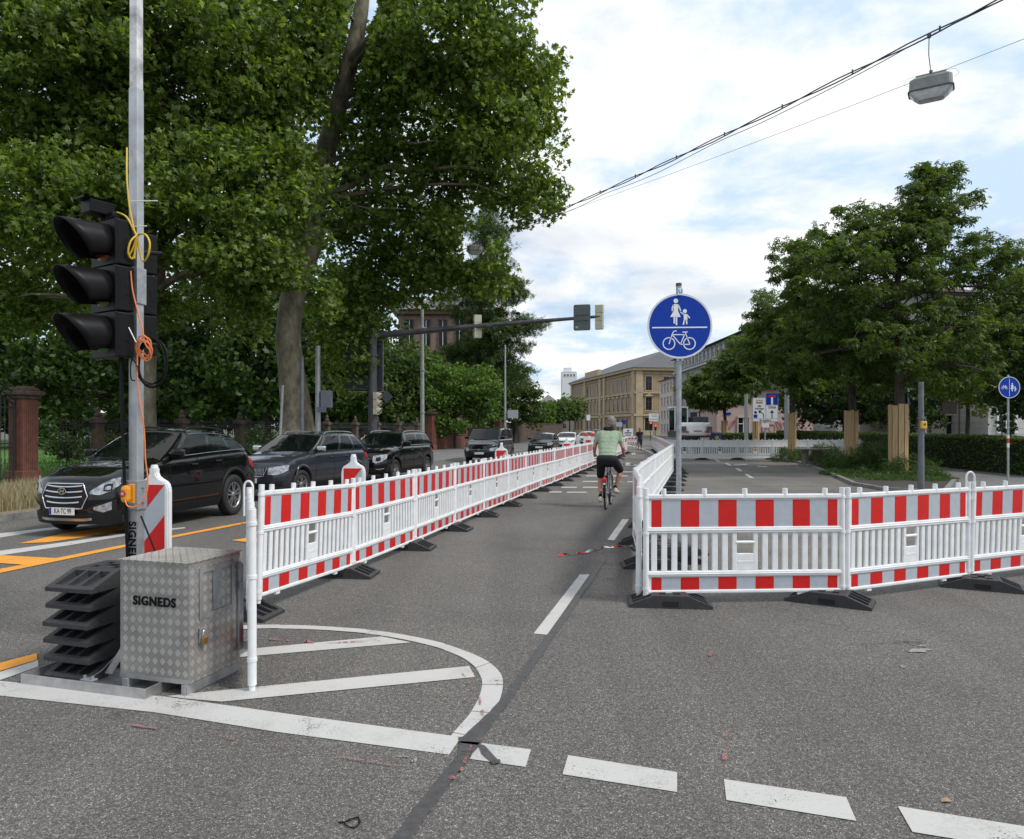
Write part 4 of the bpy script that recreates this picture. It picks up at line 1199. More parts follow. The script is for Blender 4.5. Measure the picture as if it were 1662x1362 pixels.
def make_car(name, label, cat, paint_m, L=4.69, W=1.88, H=1.68, wb=2.70, fo=.93, wr=.36, hood=1.03, nose=.86, cowl=1.14, belt=1.16, tail=1.10,
             xw0=.95, xw1=.05, xr1=-1.75, xr0=-2.22, clear=.24, front='star', plate=None, rails='black', cladding=True, chrome=True, mirror=None, side_trim=True, roofw=.70, wcut=(-1.25,), detail=True, group='cars queuing in the left lane', light_col=None, rise=0.0):
    """x forward, y left, z up; origin on the ground under the middle"""
    root = thing(name, (0, 0, 0), 0, label, cat, group)
    hl, hw = L / 2, W / 2
    af, nf, ar = .34, .13, .22
    def D(p, proud=0.0):
        x, y, z = p
        e = min(1.15, abs(y) / hw)
        fx = sstep(x, hl - .95, hl); rx = sstep(-x, hl - .7, hl)
        x2 = x - fx * (af * e ** 2.8 + nf * ((z - .52) / .5) ** 2) + rx * (ar * e ** 3 + .10 * ((z - .6) / .5) ** 2)
        y2 = y * (1 - .035 * fx * sstep(e, .3, 1) - .05 * rx)
        return Vector((x2, y2, z))
    xf, xr = hl - fo, hl - fo - wb
    top = [(-hl, tail - .12), (-hl + .12, tail), (-hl + .5, belt + rise), (-hl + 1.3, belt + rise * .7), (xw0 - .35, belt), (xw0, cowl), (xw0 + .35, hood + .03), (hl - .55, hood - .02), (hl - .18, nose + .06), (hl, nose - .02)]
    def zt(x): return interp(x, top)
    def zb(x): return clear + .05 * sstep(x, hl - .5, hl) + .10 * sstep(-x, hl - .6, hl)
    prof = [(0, .90), (.10, .955), (.22, .975), (.45, 1.0), (.62, .995), (.80, .975), (.92, .955), (1.0, .925)]
    def wz(t): return interp(t, prof)
    def side_y(x, z):
        t = (z - zb(x)) / (zt(x) - zb(x)); return hw * wz(max(0, min(1, t)))
    xs = [-hl + L * i / 44 for i in range(45)]
    etas = [-1, -.97, -.9, -.78, -.6, -.4, -.2, 0, .2, .4, .6, .78, .9, .97, 1]
    zs = [0, .06, .14, .26, .4, .55, .7, .82, .91, .96, 1]
    def BP(x, eta, t):
        a, b = zb(x), zt(x)
        # shoulder rounding and hood crown
        crown = (.035 * (1 - eta * eta)) * (t ** 6)
        drop = .045 * sstep(abs(eta), .82, 1.0) * (t ** 8)
        z = a + (b - a) * t + crown - drop
        y = hw * wz(t) * eta
        return D((x, y, z))
    b = MB(); b.smooth = True
    nx, ne, nz = len(xs), len(etas), len(zs)
    for sg in (1, -1):
        g = [[BP(x, sg, t) for t in zs] for x in xs]
        b.grid(g if sg < 0 else g[::-1])
    g = [[BP(x, e, 1) for e in etas] for x in xs]; b.grid(g)
    g = [[BP(x, e, 0) for e in etas] for x in xs]; b.grid(g[::-1])
    g = [[BP(xs[-1], e, t) for e in etas] for t in zs]; b.grid(g[::-1])
    g = [[BP(xs[0], e, t) for e in etas] for t in zs]; b.grid(g)
    bo = b.build('body', [paint_m, M_TRIM], root, merge=True)
    bm = bmesh.new(); bm.from_mesh(bo.data); bmesh.ops.recalc_face_normals(bm, faces=bm.faces[:]); bm.to_mesh(bo.data); bm.free()
    # wheel arches
    cut = MB(); cut.mi = 1
    for x in (xf, xr):
        for sg in (1, -1):
            cut.cyl((x, sg * (hw - .30), wr + .015), (x, sg * (hw + .15), wr + .015), wr + .065, n=36)
            cut.box((x, sg * (hw - .075), wr * .35), ((wr + .065) * 2, .449, wr * 1.2))
    # one boolean per arch to stay robust
    for x in (xf, xr):
        for sg in (1, -1):
            c_ = MB(); c_.cyl((x, sg * (hw - .30), wr + .015), (x, sg * (hw + .15), wr + .015), wr + .065, n=40)
            co = c_.build('cutter', [M_TRIM])
            md = bo.modifiers.new('b', 'BOOLEAN'); md.object = co; md.operation = 'DIFFERENCE'; md.solver = 'EXACT'
            me = evaluated(bo); bo.modifiers.clear()
            if len(me.polygons) > 100: bo.data = me
            bpy.data.objects.remove(co)
    bo.data.name = 'body'
    # greenhouse
    zr = H
    def Bc(s): x = xw0 + (xr0 - xw0) * s; return Vector((x, hw * (.905 - .02 * s), zt(x) - .035))
    roofz = lambda s: zr - .055 - .05 * (1 - s) ** 3 - (.075 + rise * .5) * s ** 2.5
    def Rc(s): x = xw1 + (xr1 - xw1) * s; return Vector((x, hw * (roofw + .03 * math.sin(math.pi * s) - .03 * s), roofz(s)))
    def SP(s, t, sg=1, out=0.0):
        a, c = Bc(s), Rc(s); p = a.lerp(c, t)
        bulge = .045 * math.sin(math.pi * t)
        p.y += bulge + out * .9; p.z += out * .3
        return Vector((p.x, p.y * sg, p.z))
    cuts = [0.0, .055]
    ws = []
    wins = list(wcut)     # window s-intervals
    S = sorted(set([0, .06, .12, .2, .3, .4, .5, .6, .7, .8, .9, 1.0] + [v for w_ in wins for v in w_]))
    T = [0, .10, .3, .5, .7, .87, .94, 1.0]
    body = MB(); body.smooth = True; glass = {}
    for sg in (1, -1):
        for i in range(len(S) - 1):
            for j in range(len(T) - 1):
                q = [SP(S[i], T[j], sg), SP(S[i + 1], T[j], sg), SP(S[i + 1], T[j + 1], sg), SP(S[i], T[j + 1], sg)]
                if sg > 0: q = q[::-1]
                k = next((n for n, w_ in enumerate(wins) if S[i] >= w_[0] - 1e-6 and S[i + 1] <= w_[1] + 1e-6), None)
                if k is not None and T[j] >= .09 and T[j + 1] <= .88:
                    gm = glass.setdefault((sg, k), MB()); gm.smooth = True; gm.add(q, [(0, 1, 2, 3)])
                else: body.add(q, [(0, 1, 2, 3)])
    E = [-1, -.93, -.75, -.5, -.25, 0, .25, .5, .75, .93, 1]
    def WS(e, t, s, bow, lift=0.0):
        p = SP(s, t, 1); y = p.y * e
        return Vector((p.x + bow * (1 - e * e) * (1 - .45 * t), y, p.z + .03 * t * (1 - e * e) + lift))
    for (s, bow, gname) in ((0, .22, 'windscreen'), (1, -.10, 'rear_window')):
        gm = MB(); gm.smooth = True
        for i in range(len(E) - 1):
            for j in range(len(T) - 1):
                q = [WS(E[i], T[j], s, bow), WS(E[i + 1], T[j], s, bow), WS(E[i + 1], T[j + 1], s, bow), WS(E[i], T[j + 1], s, bow)]
                if s == 1: q = q[::-1]
                if .0 <= T[j] and T[j + 1] <= .95 and abs((E[i] + E[i + 1]) / 2) < .94: gm.add(q, [(0, 1, 2, 3)])
                else: body.add(q, [(0, 1, 2, 3)])
        gm.build(gname, M_GLASS, root, merge=True)
    SS = [k / 14 for k in range(15)]
    rows = []
    for s in SS:
        p = Rc(s); row = []
        for e in E:
            bow = (.22 * .55 * (1 - e * e)) * (1 - s) ** 8 - .10 * .55 * (1 - e * e) * s ** 8
            row.append(Vector((p.x + bow, p.y * e, p.z + (.03 + .025 * math.sin(math.pi * s)) * (1 - e * e))))
        rows.append(row)
    body.grid(rows)
    body.build('roof', paint_m, root, merge=True)
    for (sg, k), gm in glass.items(): gm.build('side_window', M_GLASS, root, merge=True)
    for (sx_, sy_) in ((.05, .38), (.05, -.38), (-.95, .40), (-.95, -.40)):
        st_ = MB(); st_.box((sx_, sy_, zt(sx_) + .02), (.16, .46, .34), bev=.05); st_.box((sx_ - .04, sy_, zt(sx_) + .27), (.10, .26, .17), bev=.04); st_.build('seat', M_SEAT, root)
    st_ = MB(); st_.lathe([(.17, -.012), (.185, 0), (.17, .012), (.155, 0), (.17, -.012)], 20, Matrix.Translation((xw0 - .55, .38, zt(xw0 - .5) + .04)) @ Matrix.Rotation(R(65), 4, 'Y')); st_.build('steering_wheel', M_TRIM, root)
    # window surround
    if chrome:
        for sg in (1, -1):
            c_ = MB(); s0, s1 = wins[0][0], wins[-1][1]
            c_.tube([SP(s0 + (s1 - s0) * k / 12, .085, sg, .006) for k in range(13)], .009, 6)
            c_.tube([SP(s0 + (s1 - s0) * k / 12, .885, sg, .006) for k in range(13)], .006, 6)
            c_.build('window_trim', M_CHROME, root)
    # door gaps
    for sg in (1, -1):
        for xx in (xw0 - .15, (xf + xr) / 2 - .12, xr + .42):
            sl_ = MB(); pts = []
            for k in range(9):
                z = zb(xx) + .10 + (zt(xx) - .05 - zb(xx) - .10) * k / 8
                pts.append(D((xx - .04 * math.sin(k / 8 * 3), sg * (side_y(xx, z) + .0005), z)))
            sl_.tube(pts, .0045, 4); sl_.build('door_gap', M_TRIM, root)
        for xx in ((xf + xr) / 2 - .02, xr + .55):
            z = zt(xx) - .16; dh = MB(); y = sg * (side_y(xx, z) + .018)
            dh.box((xx + .02, y, z), (.19, .028, .028), bev=.010); dh.build('door_handle', paint_m, root)
        mc = mirror or paint_m
        mm = MB(); x = xw0 - .30; y = sg * (hw * .93 + .13); z = zt(x) + .07
        mm.box((x, y, z), (.13, .23, .15), bev=.045); mo = mm.build('wing_mirror', mc, root)
        mm = MB(); mm.box((x - .02, sg * (hw * .93), z - .05), (.07, .16, .04), bev=.012); mm.build('mirror_stalk', M_TRIM, mo)
        if cladding:
            cl = MB(); rows = []
            for k in range(17):
                xx = xr + wr + .08 + (wb - 2 * wr - .16) * k / 16
                rows.append([D((xx, sg * (side_y(xx, zb(xx) + h_) + .012), zb(xx) + h_)) for h_ in (.0, .02, .10, .16)])
            cl.smooth = True; cl.grid(rows if sg < 0 else rows[::-1]); cl.build('sill_cladding', M_TRIM, root)
            for x in (xf, xr):
                rows = []
                for k in range(25):
                    a = math.pi * (-.02 + 1.04 * k / 24); row = []
                    for (rr, yo) in ((wr + .062, -.05), (wr + .064, .014), (wr + .12, .010), (wr + .128, -.004)):
                        px, pz = x + rr * math.cos(a), wr + .015 + rr * math.sin(a)
                        pz = max(pz, zb(x) + .01)
                        row.append(D((px, sg * (side_y(px, pz) + yo), pz)))
                    rows.append(row)
                cl = MB(); cl.smooth = True; cl.grid(rows if sg > 0 else rows[::-1]); cl.build('wheel_arch_trim', M_TRIM if cladding != 'body' else paint_m, root)
        if rails:
            rl_ = MB(); pts = [SP(s_, 1.0, sg) for s_ in [.04 + .88 * k / 14 for k in range(15)]]
            pts = [p + Vector((0, -sg * .03, (.055 * min(1, 5 * math.sin(math.pi * i / 14))))) for i, p in enumerate(pts)]
            rl_.tube(pts, .018, 8); rl_.build('roof_rail', {'black': M_TRIM, 'silver': M_RIM}[rails], root)
    # wheels
    for x in (xf, xr):
        for sg in (1, -1):
            T0 = Matrix.Translation((x, sg * (hw - .115), wr)) @ Matrix.Rotation(R(-90 * sg), 4, 'X')
            ty = MB(); ty.lathe([(wr * .62, -.10), (wr * .9, -.112), (wr * .975, -.095), (wr, -.06), (wr, .06), (wr * .975, .095), (wr * .9, .112), (wr * .64, .10), (wr * .62, .05)], 36, T0)
            to = ty.build('tyre', M_TYRE, root); to.name = 'wheel'
            ri = MB(); ri.lathe([(wr * .62, .06), (wr * .645, .095), (wr * .60, .098), (wr * .57, .06), (wr * .57, -.05)], 36, T0)
            ri.lathe([(.001, .085), (.055, .082), (.065, .06)], 16, T0)
            for k in range(10):
                a = k * math.pi / 5
                dx_ = .018 if k % 2 else -.018
                pts = [(.05 * math.cos(a), .05 * math.sin(a)), (wr * .60 * math.cos(a + dx_ * 6), wr * .60 * math.sin(a + dx_ * 6))]
                seg2(ri, pts[0], pts[1], .030, .055, .08, T0)
            ri.build('rim', M_RIM, to)
            dk = MB(); disc2(dk, (0, 0), wr * .60, -.02, -.01, T0, 24); dk.build('brake_disc', M_TRIM, to)
    # ------------- front face elements (flat, then bent with the body)
    ZN = nose
    def fp(name, ys, zlo, zhi, m, proud=.006, par=root, n=14, sym=True, thick=True):
        out = []
        for sg in ((1, -1) if sym else (1,)):
            g = []
            for k in range(n + 1):
                t = k / n; y = interp_l(t, ys); a = interp_l(t, zlo); c = interp_l(t, zhi)
                g.append([D((hl + proud, sg * y, a + (c - a) * j / 4)) for j in range(5)])
            # back edge so that the piece has thickness
            g2 = []
            for k in range(n + 1):
                t = k / n; y = interp_l(t, ys); a = interp_l(t, zlo); c = interp_l(t, zhi)
                g2.append([D((hl - .02, sg * y, a))] + g[k] + [D((hl - .02, sg * y, c))])
            mb_ = MB(); mb_.smooth = False
            mb_.grid(g2 if sg > 0 else g2[::-1])
            o = mb_.build(name, m, par); out.append(o)
        return out
    def interp_l(t, L_):
        if not isinstance(L_, (list, tuple)): return L_
        n = len(L_) - 1; i = min(int(t * n), n - 1); f = t * n - i
        return L_[i] * (1 - f) + L_[i + 1] * f
    if front == 'hexa':       # big hexagonal chrome grille
        fp('grille', [-.46, -.36, 0, .36, .46], [.60, .45, .43, .45, .60], [.64, .80, .82, .80, .64], M_TRIM, .004, sym=False)
        g = MB()
        def bar(zc, w_, th, y0=None):
            pts = [D((hl + .014, -w_ + 2 * w_ * k / 16, zc + .02 * (abs(-1 + 2 * k / 16)) ** 2)) for k in range(17)]
            g.tube(pts, th, 6)
        for zc, w_ in ((.76, .36), (.68, .38), (.60, .38), (.52, .33)): bar(zc, w_, .014)
        out = [(.47, .62), (.37, .81), (-.37, .81), (-.47, .62), (-.37, .44), (.37, .44), (.47, .62)]
        pts = []
        for i in range(len(out) - 1):
            for k in range(6):
                t = k / 6; pts.append(D((hl + .012, out[i][0] * (1 - t) + out[i + 1][0] * t, out[i][1] * (1 - t) + out[i + 1][1] * t)))
        pts.append(pts[0]); g.tube(pts, .011, 6)
        g.build('grille_bars', M_CHROME, root)
        em = MB(); T_ = Matrix.Translation(D((hl + .028, 0, .70))) @ Matrix.Rotation(R(90), 4, 'Z') @ UP
        disc2(em, (0, 0), .048, 0, .006, T_, 28, sx=1.75); em.build('badge_plate', M_TRIM, root)
        em = MB()
        vs = []; 
        n_ = 28
        for i in range(n_):
            a0, a1 = 2 * math.pi * i / n_, 2 * math.pi * (i + 1) / n_
            seg2(em, (.080 * math.cos(a0), .045 * math.sin(a0)), (.080 * math.cos(a1), .045 * math.sin(a1)), .012, .006, .012, T_)
        seg2(em, (-.045, -.028), (-.018, .032), .016, .006, .012, T_); seg2(em, (.018, -.032), (.045, .028), .016, .006, .012, T_); seg2(em, (-.030, -.004), (.030, .006), .014, .006, .012, T_)
        em.build('badge', M_CHROME, root)
        for o in fp('headlight', [.50, .66, .80, .90], [.66, .64, .70, .78], [.70, .80, .88, .90], M_LAMP, .008):
            pass
        fp('headlight_lens', [.70, .76, .82], [.70, .69, .71], [.78, .81, .80], M_TRIM, .011)
        fp('headlight_glow', [.72, .76, .80], [.72, .715, .725], [.76, .775, .77], M_LAMP, .014)
        fp('fog_light', [.56, .70, .82], [.42, .38, .42], [.46, .50, .54], M_LAMP, .008)
        fp('fog_surround', [.52, .70, .88], [.40, .34, .38], [.48, .53, .58], M_TRIM, .003)
        fp('lower_intake', [-.60, -.4, 0, .4, .60], [.30, .27, .27, .27, .30], [.36, .37, .36, .37, .36], M_TRIM, .006, sym=False)
        fp('skid_plate', [-.52, -.4, 0, .4, .52], [.265, .25, .25, .25, .265], [.30, .29, .29, .29, .30], M_RIM, .012, sym=False)
        fp('lower_bumper', [-.93, -.6, 0, .6, .93], [.22, .20, .20, .20, .22], [.40, .38, .37, .38, .40], M_TRIM, .002, sym=False, n=24)
    elif front == 'diamond':
        fp('grille', [.10, .25, .42], [.66, .61, .62], [.80, .80, .80], M_TRIM, .004)
        g = MB()
        for sg in (1, -1):
            for k in range(9):
                y = sg * (.13 + k * .033); g.tube([D((hl + .010, y, .63)), D((hl + .010, y, .79))], .004, 5)
            pts = [D((hl + .014, sg * y, z)) for y, z in ((.07, .81), (.20, .60), (.40, .60), (.47, .80))]
            g.tube(pts, .010, 6)
        g.build('grille_bars', M_CHROME, root)
        em = MB(); T_ = Matrix.Translation(D((hl + .02, 0, .74))) @ Matrix.Rotation(R(90), 4, 'Z') @ UP
        for a in (90, 210, 330):
            c, s = math.cos(R(a)), math.sin(R(a)); ln = .075; wd = .038
            em.prism([(0, 0), (c * ln / 2 - s * wd / 2, s * ln / 2 + c * wd / 2), (c * ln, s * ln), (c * ln / 2 + s * wd / 2, s * ln / 2 - c * wd / 2)], 0, .008, T_)
        em.build('badge', M_CHROME, root)
        fp('headlight', [.50, .66, .80, .90], [.64, .63, .67, .74], [.80, .83, .85, .86], M_LAMP, .008)
        fp('lower_intake', [-.50, 0, .50], [.30, .28, .30], [.46, .48, .46], M_TRIM, .005, sym=False)
        fp('fog_light', [.66, .74, .82], [.36, .34, .37], [.46, .48, .47], M_TRIM, .006)
    elif front == 'bars':
        fp('grille', [-.42, 0, .42], [.60, .56, .60], [.84, .85, .84], M_TRIM, .004, sym=False)
        g = MB()
        for z in (.66, .77): 
            fpz = [D((hl + .014, -.40 + .8 * k / 12, z)) for k in range(13)]; g.tube(fpz, .017, 6)
        g.build('grille_bars', M_CHROME, root)
        em = MB(); T_ = Matrix.Translation(D((hl + .032, 0, .715))) @ Matrix.Rotation(R(90), 4, 'Z') @ UP
        annulus2(em, (0, 0), .082, .095, 0, .01, T_)
        for a in (90, 210, 330): seg2(em, (0, 0), (.085 * math.cos(R(a)), .085 * math.sin(R(a))), .018, 0, .01, T_)
        em.build('badge', M_CHROME, root)
        fp('headlight', [.50, .62, .78, .90], [.66, .62, .68, .78], [.86, .88, .90, .92], M_LAMP, .008)
        fp('headlight_lens', [.60, .67, .74], [.70, .68, .70], [.80, .82, .82], M_TRIM, .012)
        fp('lower_intake', [-.60, 0, .60], [.32, .30, .32], [.48, .50, .48], M_TRIM, .005, sym=False)
        fp('daytime_light', [.60, .72, .84], [.42, .41, .44], [.45, .445, .47], M_CHROME, .008)
    else:
        fp('grille', [-.50, 0, .50], [.62, .60, .62], [.72, .72, .72], M_TRIM, .004, sym=False)
        g = MB(); g.tube([D((hl + .012, -.5 + 1.0 * k / 12, .67)) for k in range(13)], .008, 6); g.build('grille_bars', M_CHROME, root)
        em = MB(); T_ = Matrix.Translation(D((hl + .02, 0, .675))) @ Matrix.Rotation(R(90), 4, 'Z') @ UP
        annulus2(em, (0, 0), .045, .055, 0, .008, T_)
        seg2(em, (-.035, .03), (0, -.035), .012, 0, .008, T_); seg2(em, (.035, .03), (0, -.035), .012, 0, .008, T_)
        em.build('badge', M_CHROME, root)
        fp('headlight', [.54, .68, .80, .90], [.62, .61, .64, .70], [.74, .77, .80, .82], M_LAMP, .008)
        fp('lower_intake', [-.55, 0, .55], [.30, .28, .30], [.45, .46, .45], M_TRIM, .005, sym=False)
    pz = .40 if front == 'hexa' else .50
    pl = MB(); T_ = Matrix.Translation((hl + .022, 0, pz)) @ Matrix.Rotation(R(90), 4, 'Z') @ UP
    pl.prism([(-.26, -.055), (.26, -.055), (.26, .055), (-.26, .055)], 0, .006, T_); po = pl.build('licence_plate', M_PLATE, root)
    pl = MB(); pl.prism([(-.256, -.051), (-.215, -.051), (-.215, .051), (-.256, .051)], .006, .0075, T_); pl.build('blue_band', M_BLUE, po)
    if plate:
        vs, fs = text_mesh(plate, .108, .0006, sx=.80, space=.98, bold=.001)
        pl = MB(); pl.add(vs, fs, T_ @ Matrix.Translation((.022, 0, .0072))); pl.build('plate_letters', M_TRIM, po)
    # wipers, rear lights
    wi = MB()
    for sg in (1, -1): wi.tube([WS(sg * .2 + .25, .02, 0, .22, .02) + Vector((.02, 0, .0)), WS(sg * .2 - .40, .10, 0, .22, .012) + Vector((.015, 0, 0))], .008, 5)
    wi.build('wiper', M_TRIM, root)
    for sg in (1, -1):
        tl = MB(); rows = []
        for k in range(7):
            xx = -hl + .02 + .30 * k / 6
            rows.append([D((xx, sg * (side_y(xx, z) + .006), z)) for z in (tail - .24 + .1 * k / 6, tail - .16 + .06 * k / 6, tail - .05 + .02 * k / 6)])
        tl.smooth = True; tl.grid(rows if sg < 0 else rows[::-1]); tl.build('tail_light', M_TAIL, root)
    return root

def place(o, p, ang):
    o.location = (p[0], p[1], 0); o.rotation_euler = (0, 0, R(ang)); return o
P_BLACK = carpaint('black_car_paint', (0.003, 0.003, 0.0035))
P_GREY = carpaint('grey_blue_car_paint', (0.034, 0.038, 0.050), metal=.4, rough=.32)
P_WHITE = carpaint('white_car_paint', (0.70, 0.71, 0.72))
P_NAVY = carpaint('dark_blue_car_paint', (0.006, 0.008, 0.013))
W3 = [(.10, .42), (.46, .70), (.73, .90)]
W2 = [(.10, .46), (.50, .86)]

def cpos(fx, fy, L, ang):     # centre from the position of the middle of the front
    return (fx - L / 2 * math.cos(R(ang)), fy - L / 2 * math.sin(R(ang)))
c = make_car('black_suv', 'black off-road car with a chrome hexagonal grille, first in the queue behind the mast', 'car', P_BLACK, front='hexa', plate='KA·TC 99', rails='black', wcut=W3, wr=.385, rise=.09, xr1=-1.5, xr0=-2.12, roofw=.68)
place(c, (-6.68, 13.80), 257); c.scale = (.92, .92, 1.065)
c = make_car('grey_suv', 'blue-grey off-road car with silver roof rails and chrome mirrors, second in the queue', 'car', P_GREY, L=4.64, W=1.80, H=1.68, front='diamond', plate='    XG 877', rails='silver', wcut=W3, mirror=M_CHROME, cladding='body', chrome=False, hood=1.06, nose=.90)
place(c, cpos(-6.3, 17.5, 4.64, 253), 253)
c = make_car('black_suv', 'boxy black off-road car with two chrome grille bars, third in the queue', 'car', P_BLACK, L=4.52, W=1.84, H=1.67, front='bars', rails='silver', wcut=W3, xr1=-1.95, xw0=.85, xw1=.25, hood=1.08, nose=.94, cowl=1.16, chrome=True)
place(c, cpos(-4.95, 23.5, 4.5, 254), 254)
c = make_car('dark_van', 'dark blue compact van with a tall windscreen, fourth in the queue', 'van', P_NAVY, L=4.4, W=1.79, H=1.82, front='plain', rails=None, wcut=W2, xw0=1.35, xw1=.65, xr1=-2.0, xr0=-2.15, hood=1.06, nose=.92, cowl=1.16, belt=1.20, cladding=False, chrome=False, roofw=.78, wr=.32)
place(c, cpos(-1.65, 36.5, 4.4, 257), 257)
c = make_car('small_black_car', 'small black hatchback with round pale headlights, fifth in the queue', 'car', P_BLACK, L=3.6, W=1.64, H=1.46, wb=2.37, fo=.62, front='plain', rails=None, wcut=W2, xw0=.85, xw1=.25, xr1=-1.45, xr0=-1.7, hood=.90, nose=.78, cowl=.98, belt=.98, tail=.95, cladding=False, chrome=False, wr=.29)
place(c, cpos(1.75, 48, 3.6, 256), 256)
white_car = make_car('white_saloon_car', 'white saloon car, sixth in the queue', 'car', P_WHITE, L=4.7, W=1.8, H=1.45, front='plain', rails=None, wcut=W2, xw0=.85, xw1=.1, xr1=-1.3, xr0=-2.0, hood=.94, nose=.80, cowl=1.0, belt=1.0, tail=1.0, cladding=False, chrome=False, wr=.32)
place(white_car, cpos(4.1, 59, 4.7, 257), 257)
c = dup(white_car, (*cpos(6.9, 70, 4.7, 257), 0), R(257), 'white and dark car just behind the white saloon, seventh in the queue')
for ch in [x for x in bpy.data.objects if x.parent == c and x.name.startswith('body')]:
    ch.data = ch.data.copy(); ch.data.materials[0] = carpaint('silver_car_paint', (.35, .36, .37), metal=.6)
c = make_car('dark_van', 'dark car farthest back in the queue, beside the red-capped posts', 'car', P_NAVY, L=4.3, W=1.8, H=1.6, front='plain', rails=None, wcut=W2, hood=1.0, nose=.88, cowl=1.08, belt=1.08, tail=1.05, cladding=False, chrome=False, wr=.32)
place(c, cpos(9.1, 82, 4.3, 257), 257)
# ================================================================== PEOPLE AND BICYCLE
def blob(name, prims, voxel, m, parent=None, smooth=3):
    """prims: ('c',p0,p1,r0,r1) tapered limb or ('e',centre,(rx,ry,rz)[,rotation]) ellipsoid, fused into ONE surface"""
    mb = MB()
    for p in prims:
        if p[0] == 'c':
            p0, p1 = Vector(p[1]), Vector(p[2])
            mb.ball(p0, p[3], 14, 9); mb.ball(p1, p[4], 14, 9)
            mb.tube([p0, p1], [p[3], p[4]], 14)
        else:
            M = None
            if len(p) > 3: M = Matrix.Translation(p[1]) @ p[3].to_4x4() @ Matrix.Translation(-Vector(p[1]))
            mb.ball(p[1], p[2], 18, 12, M)
    o = mb.build(name, m, None)
    md = o.modifiers.new('r', 'REMESH'); md.mode = 'VOXEL'; md.voxel_size = voxel; md.use_smooth_shade = True
    if smooth:
        s = o.modifiers.new('s', 'SMOOTH'); s.iterations = smooth; s.factor = .5
    me = evaluated(o); o.modifiers.clear(); o.data = me
    if not me.materials: me.materials.append(m)
    me.polygons.foreach_set('use_smooth', [True] * len(me.polygons))
    if parent is not None: o.parent = parent
    return o
M_SKIN = mat('skin', (0.42, 0.21, 0.145), 0.5, vary=.15, vscale=8)
M_SKIN2 = mat('tanned_skin', (0.26, 0.13, 0.085), 0.5, vary=.15, vscale=8)
M_HAIR = mat('grey_hair', (0.28, 0.26, 0.24), 0.7, vary=.6, vscale=60, bump=.6, bscale=160, vcol=(.12, .11, .10))
M_SHIRT = mat('pale_green_tshirt', (0.27, 0.345, 0.24), 0.85, vary=.2, vscale=6, bump=1.0, bscale=11)
M_NAVYC = mat('dark_navy_shorts', (0.006, 0.0065, 0.011), 0.85, vary=.3, vscale=10, bump=.4, bscale=20)
M_SHOE = mat('cream_shoe', (0.50, 0.46, 0.38), 0.7, vary=.2, vscale=20)

# local frame: x to the right, y forward, z up. Bicycle first.
CA = R(-13)        # heading (yaw): slightly to the right of the view direction
bk = thing('bicycle', (2.15, 16.35, 0), CA, 'dark bicycle with a red rear light under the man in green', 'bicycle')
M_BIKE = mat('bike_frame_grey', (0.10, 0.105, 0.11), 0.35, metal=.4, vary=.1)
def wheel(y, nm):
    T_ = Matrix.Translation((0, y, .345)) @ Matrix.Rotation(R(90), 4, 'Y')
    t = MB(); pts = []
    n = 40
    prof = [(.345 + .020 * math.cos(2 * math.pi * k / 8), .020 * math.sin(2 * math.pi * k / 8)) for k in range(9)]
    t.lathe(prof, n, T_); o = t.build('wheel', M_TYRE, bk)
    r_ = MB(); r_.lathe([(.325, -.012), (.305, -.010), (.302, 0), (.305, .010), (.325, .012)], n, T_)
    r_.cyl(T_ @ Vector((0, 0, -.05)), T_ @ Vector((0, 0, .05)), .022, n=10)
    for k in range(24):
        a = 2 * math.pi * k / 24
        r_.tube([T_ @ Vector((.02 * math.cos(a + .6), .02 * math.sin(a + .6), .03 if k % 2 else -.03)), T_ @ Vector((.305 * math.cos(a), .305 * math.sin(a), 0))], .0015, 3, caps=False)
    r_.build('rim', M_GALV, o)
wheel(-.52, 'rear'); wheel(.54, 'front')
m_ = MB()
BB = Vector((0, -.06, .29)); ST = Vector((0, -.22, .78)); HT = Vector((0, .36, .86)); HB = Vector((0, .41, .70)); RA = Vector((0, -.52, .345)); FA = Vector((0, .54, .345))
m_.tube([BB, ST], .019, 10); m_.tube([HB, BB], .021, 10); m_.tube([HT, ST + Vector((0, 0, -.06))], .016, 10); m_.tube([HT + Vector((0, -.01, .06)), HB], .022, 10)
for sg in (1, -1):
    m_.tube([BB + Vector((sg * .02, 0, 0)), RA + Vector((sg * .06, 0, 0))], .011, 8); m_.tube([ST + Vector((sg * .015, 0, -.04)), RA + Vector((sg * .06, 0, 0))], .009, 8)
    m_.tube([HB + Vector((sg * .02, 0, 0)), HB + Vector((sg * .055, .01, -.05)), FA + Vector((sg * .055, 0, 0))], .013, 8)
m_.build('frame', M_BIKE, bk)
m_ = MB(); m_.tube([ST, ST + Vector((0, -.05, .17))], .014, 10); so_ = m_.build('seat_post', M_GALV, bk)
m_ = MB(); m_.ball((0, -.30, .965), (.085, .10, .035), 16, 10); m_.ball((0, -.18, .965), (.035, .13, .028), 14, 8); m_.build('saddle', M_BLACKP, bk)
m_ = MB(); m_.tube([HT + Vector((0, -.01, .05)), HT + Vector((0, -.02, .16)), HT + Vector((0, .03, .20))], .014, 8)
m_.tube([(-.33, .22, 1.05), (-.24, .30, 1.07), (-.08, .38, 1.07), (.08, .38, 1.07), (.24, .30, 1.07), (.33, .22, 1.05)], .012, 8); m_.build('handlebar', M_BLACKP, bk)
m_ = MB()
rows = []
for k in range(18):
    a = R(-10 + 150 * k / 17)
    rows.append([Vector((x, -.52 - .385 * math.cos(a), .345 + .385 * math.sin(a) - abs(x) * .25)) for x in (-.03, -.02, 0, .02, .03)])
m_.smooth = True; m_.grid(rows); fo_ = m_.build('mudguard', M_BLACKP, bk); fo_.modifiers.new('s', 'SOLIDIFY').thickness = .004
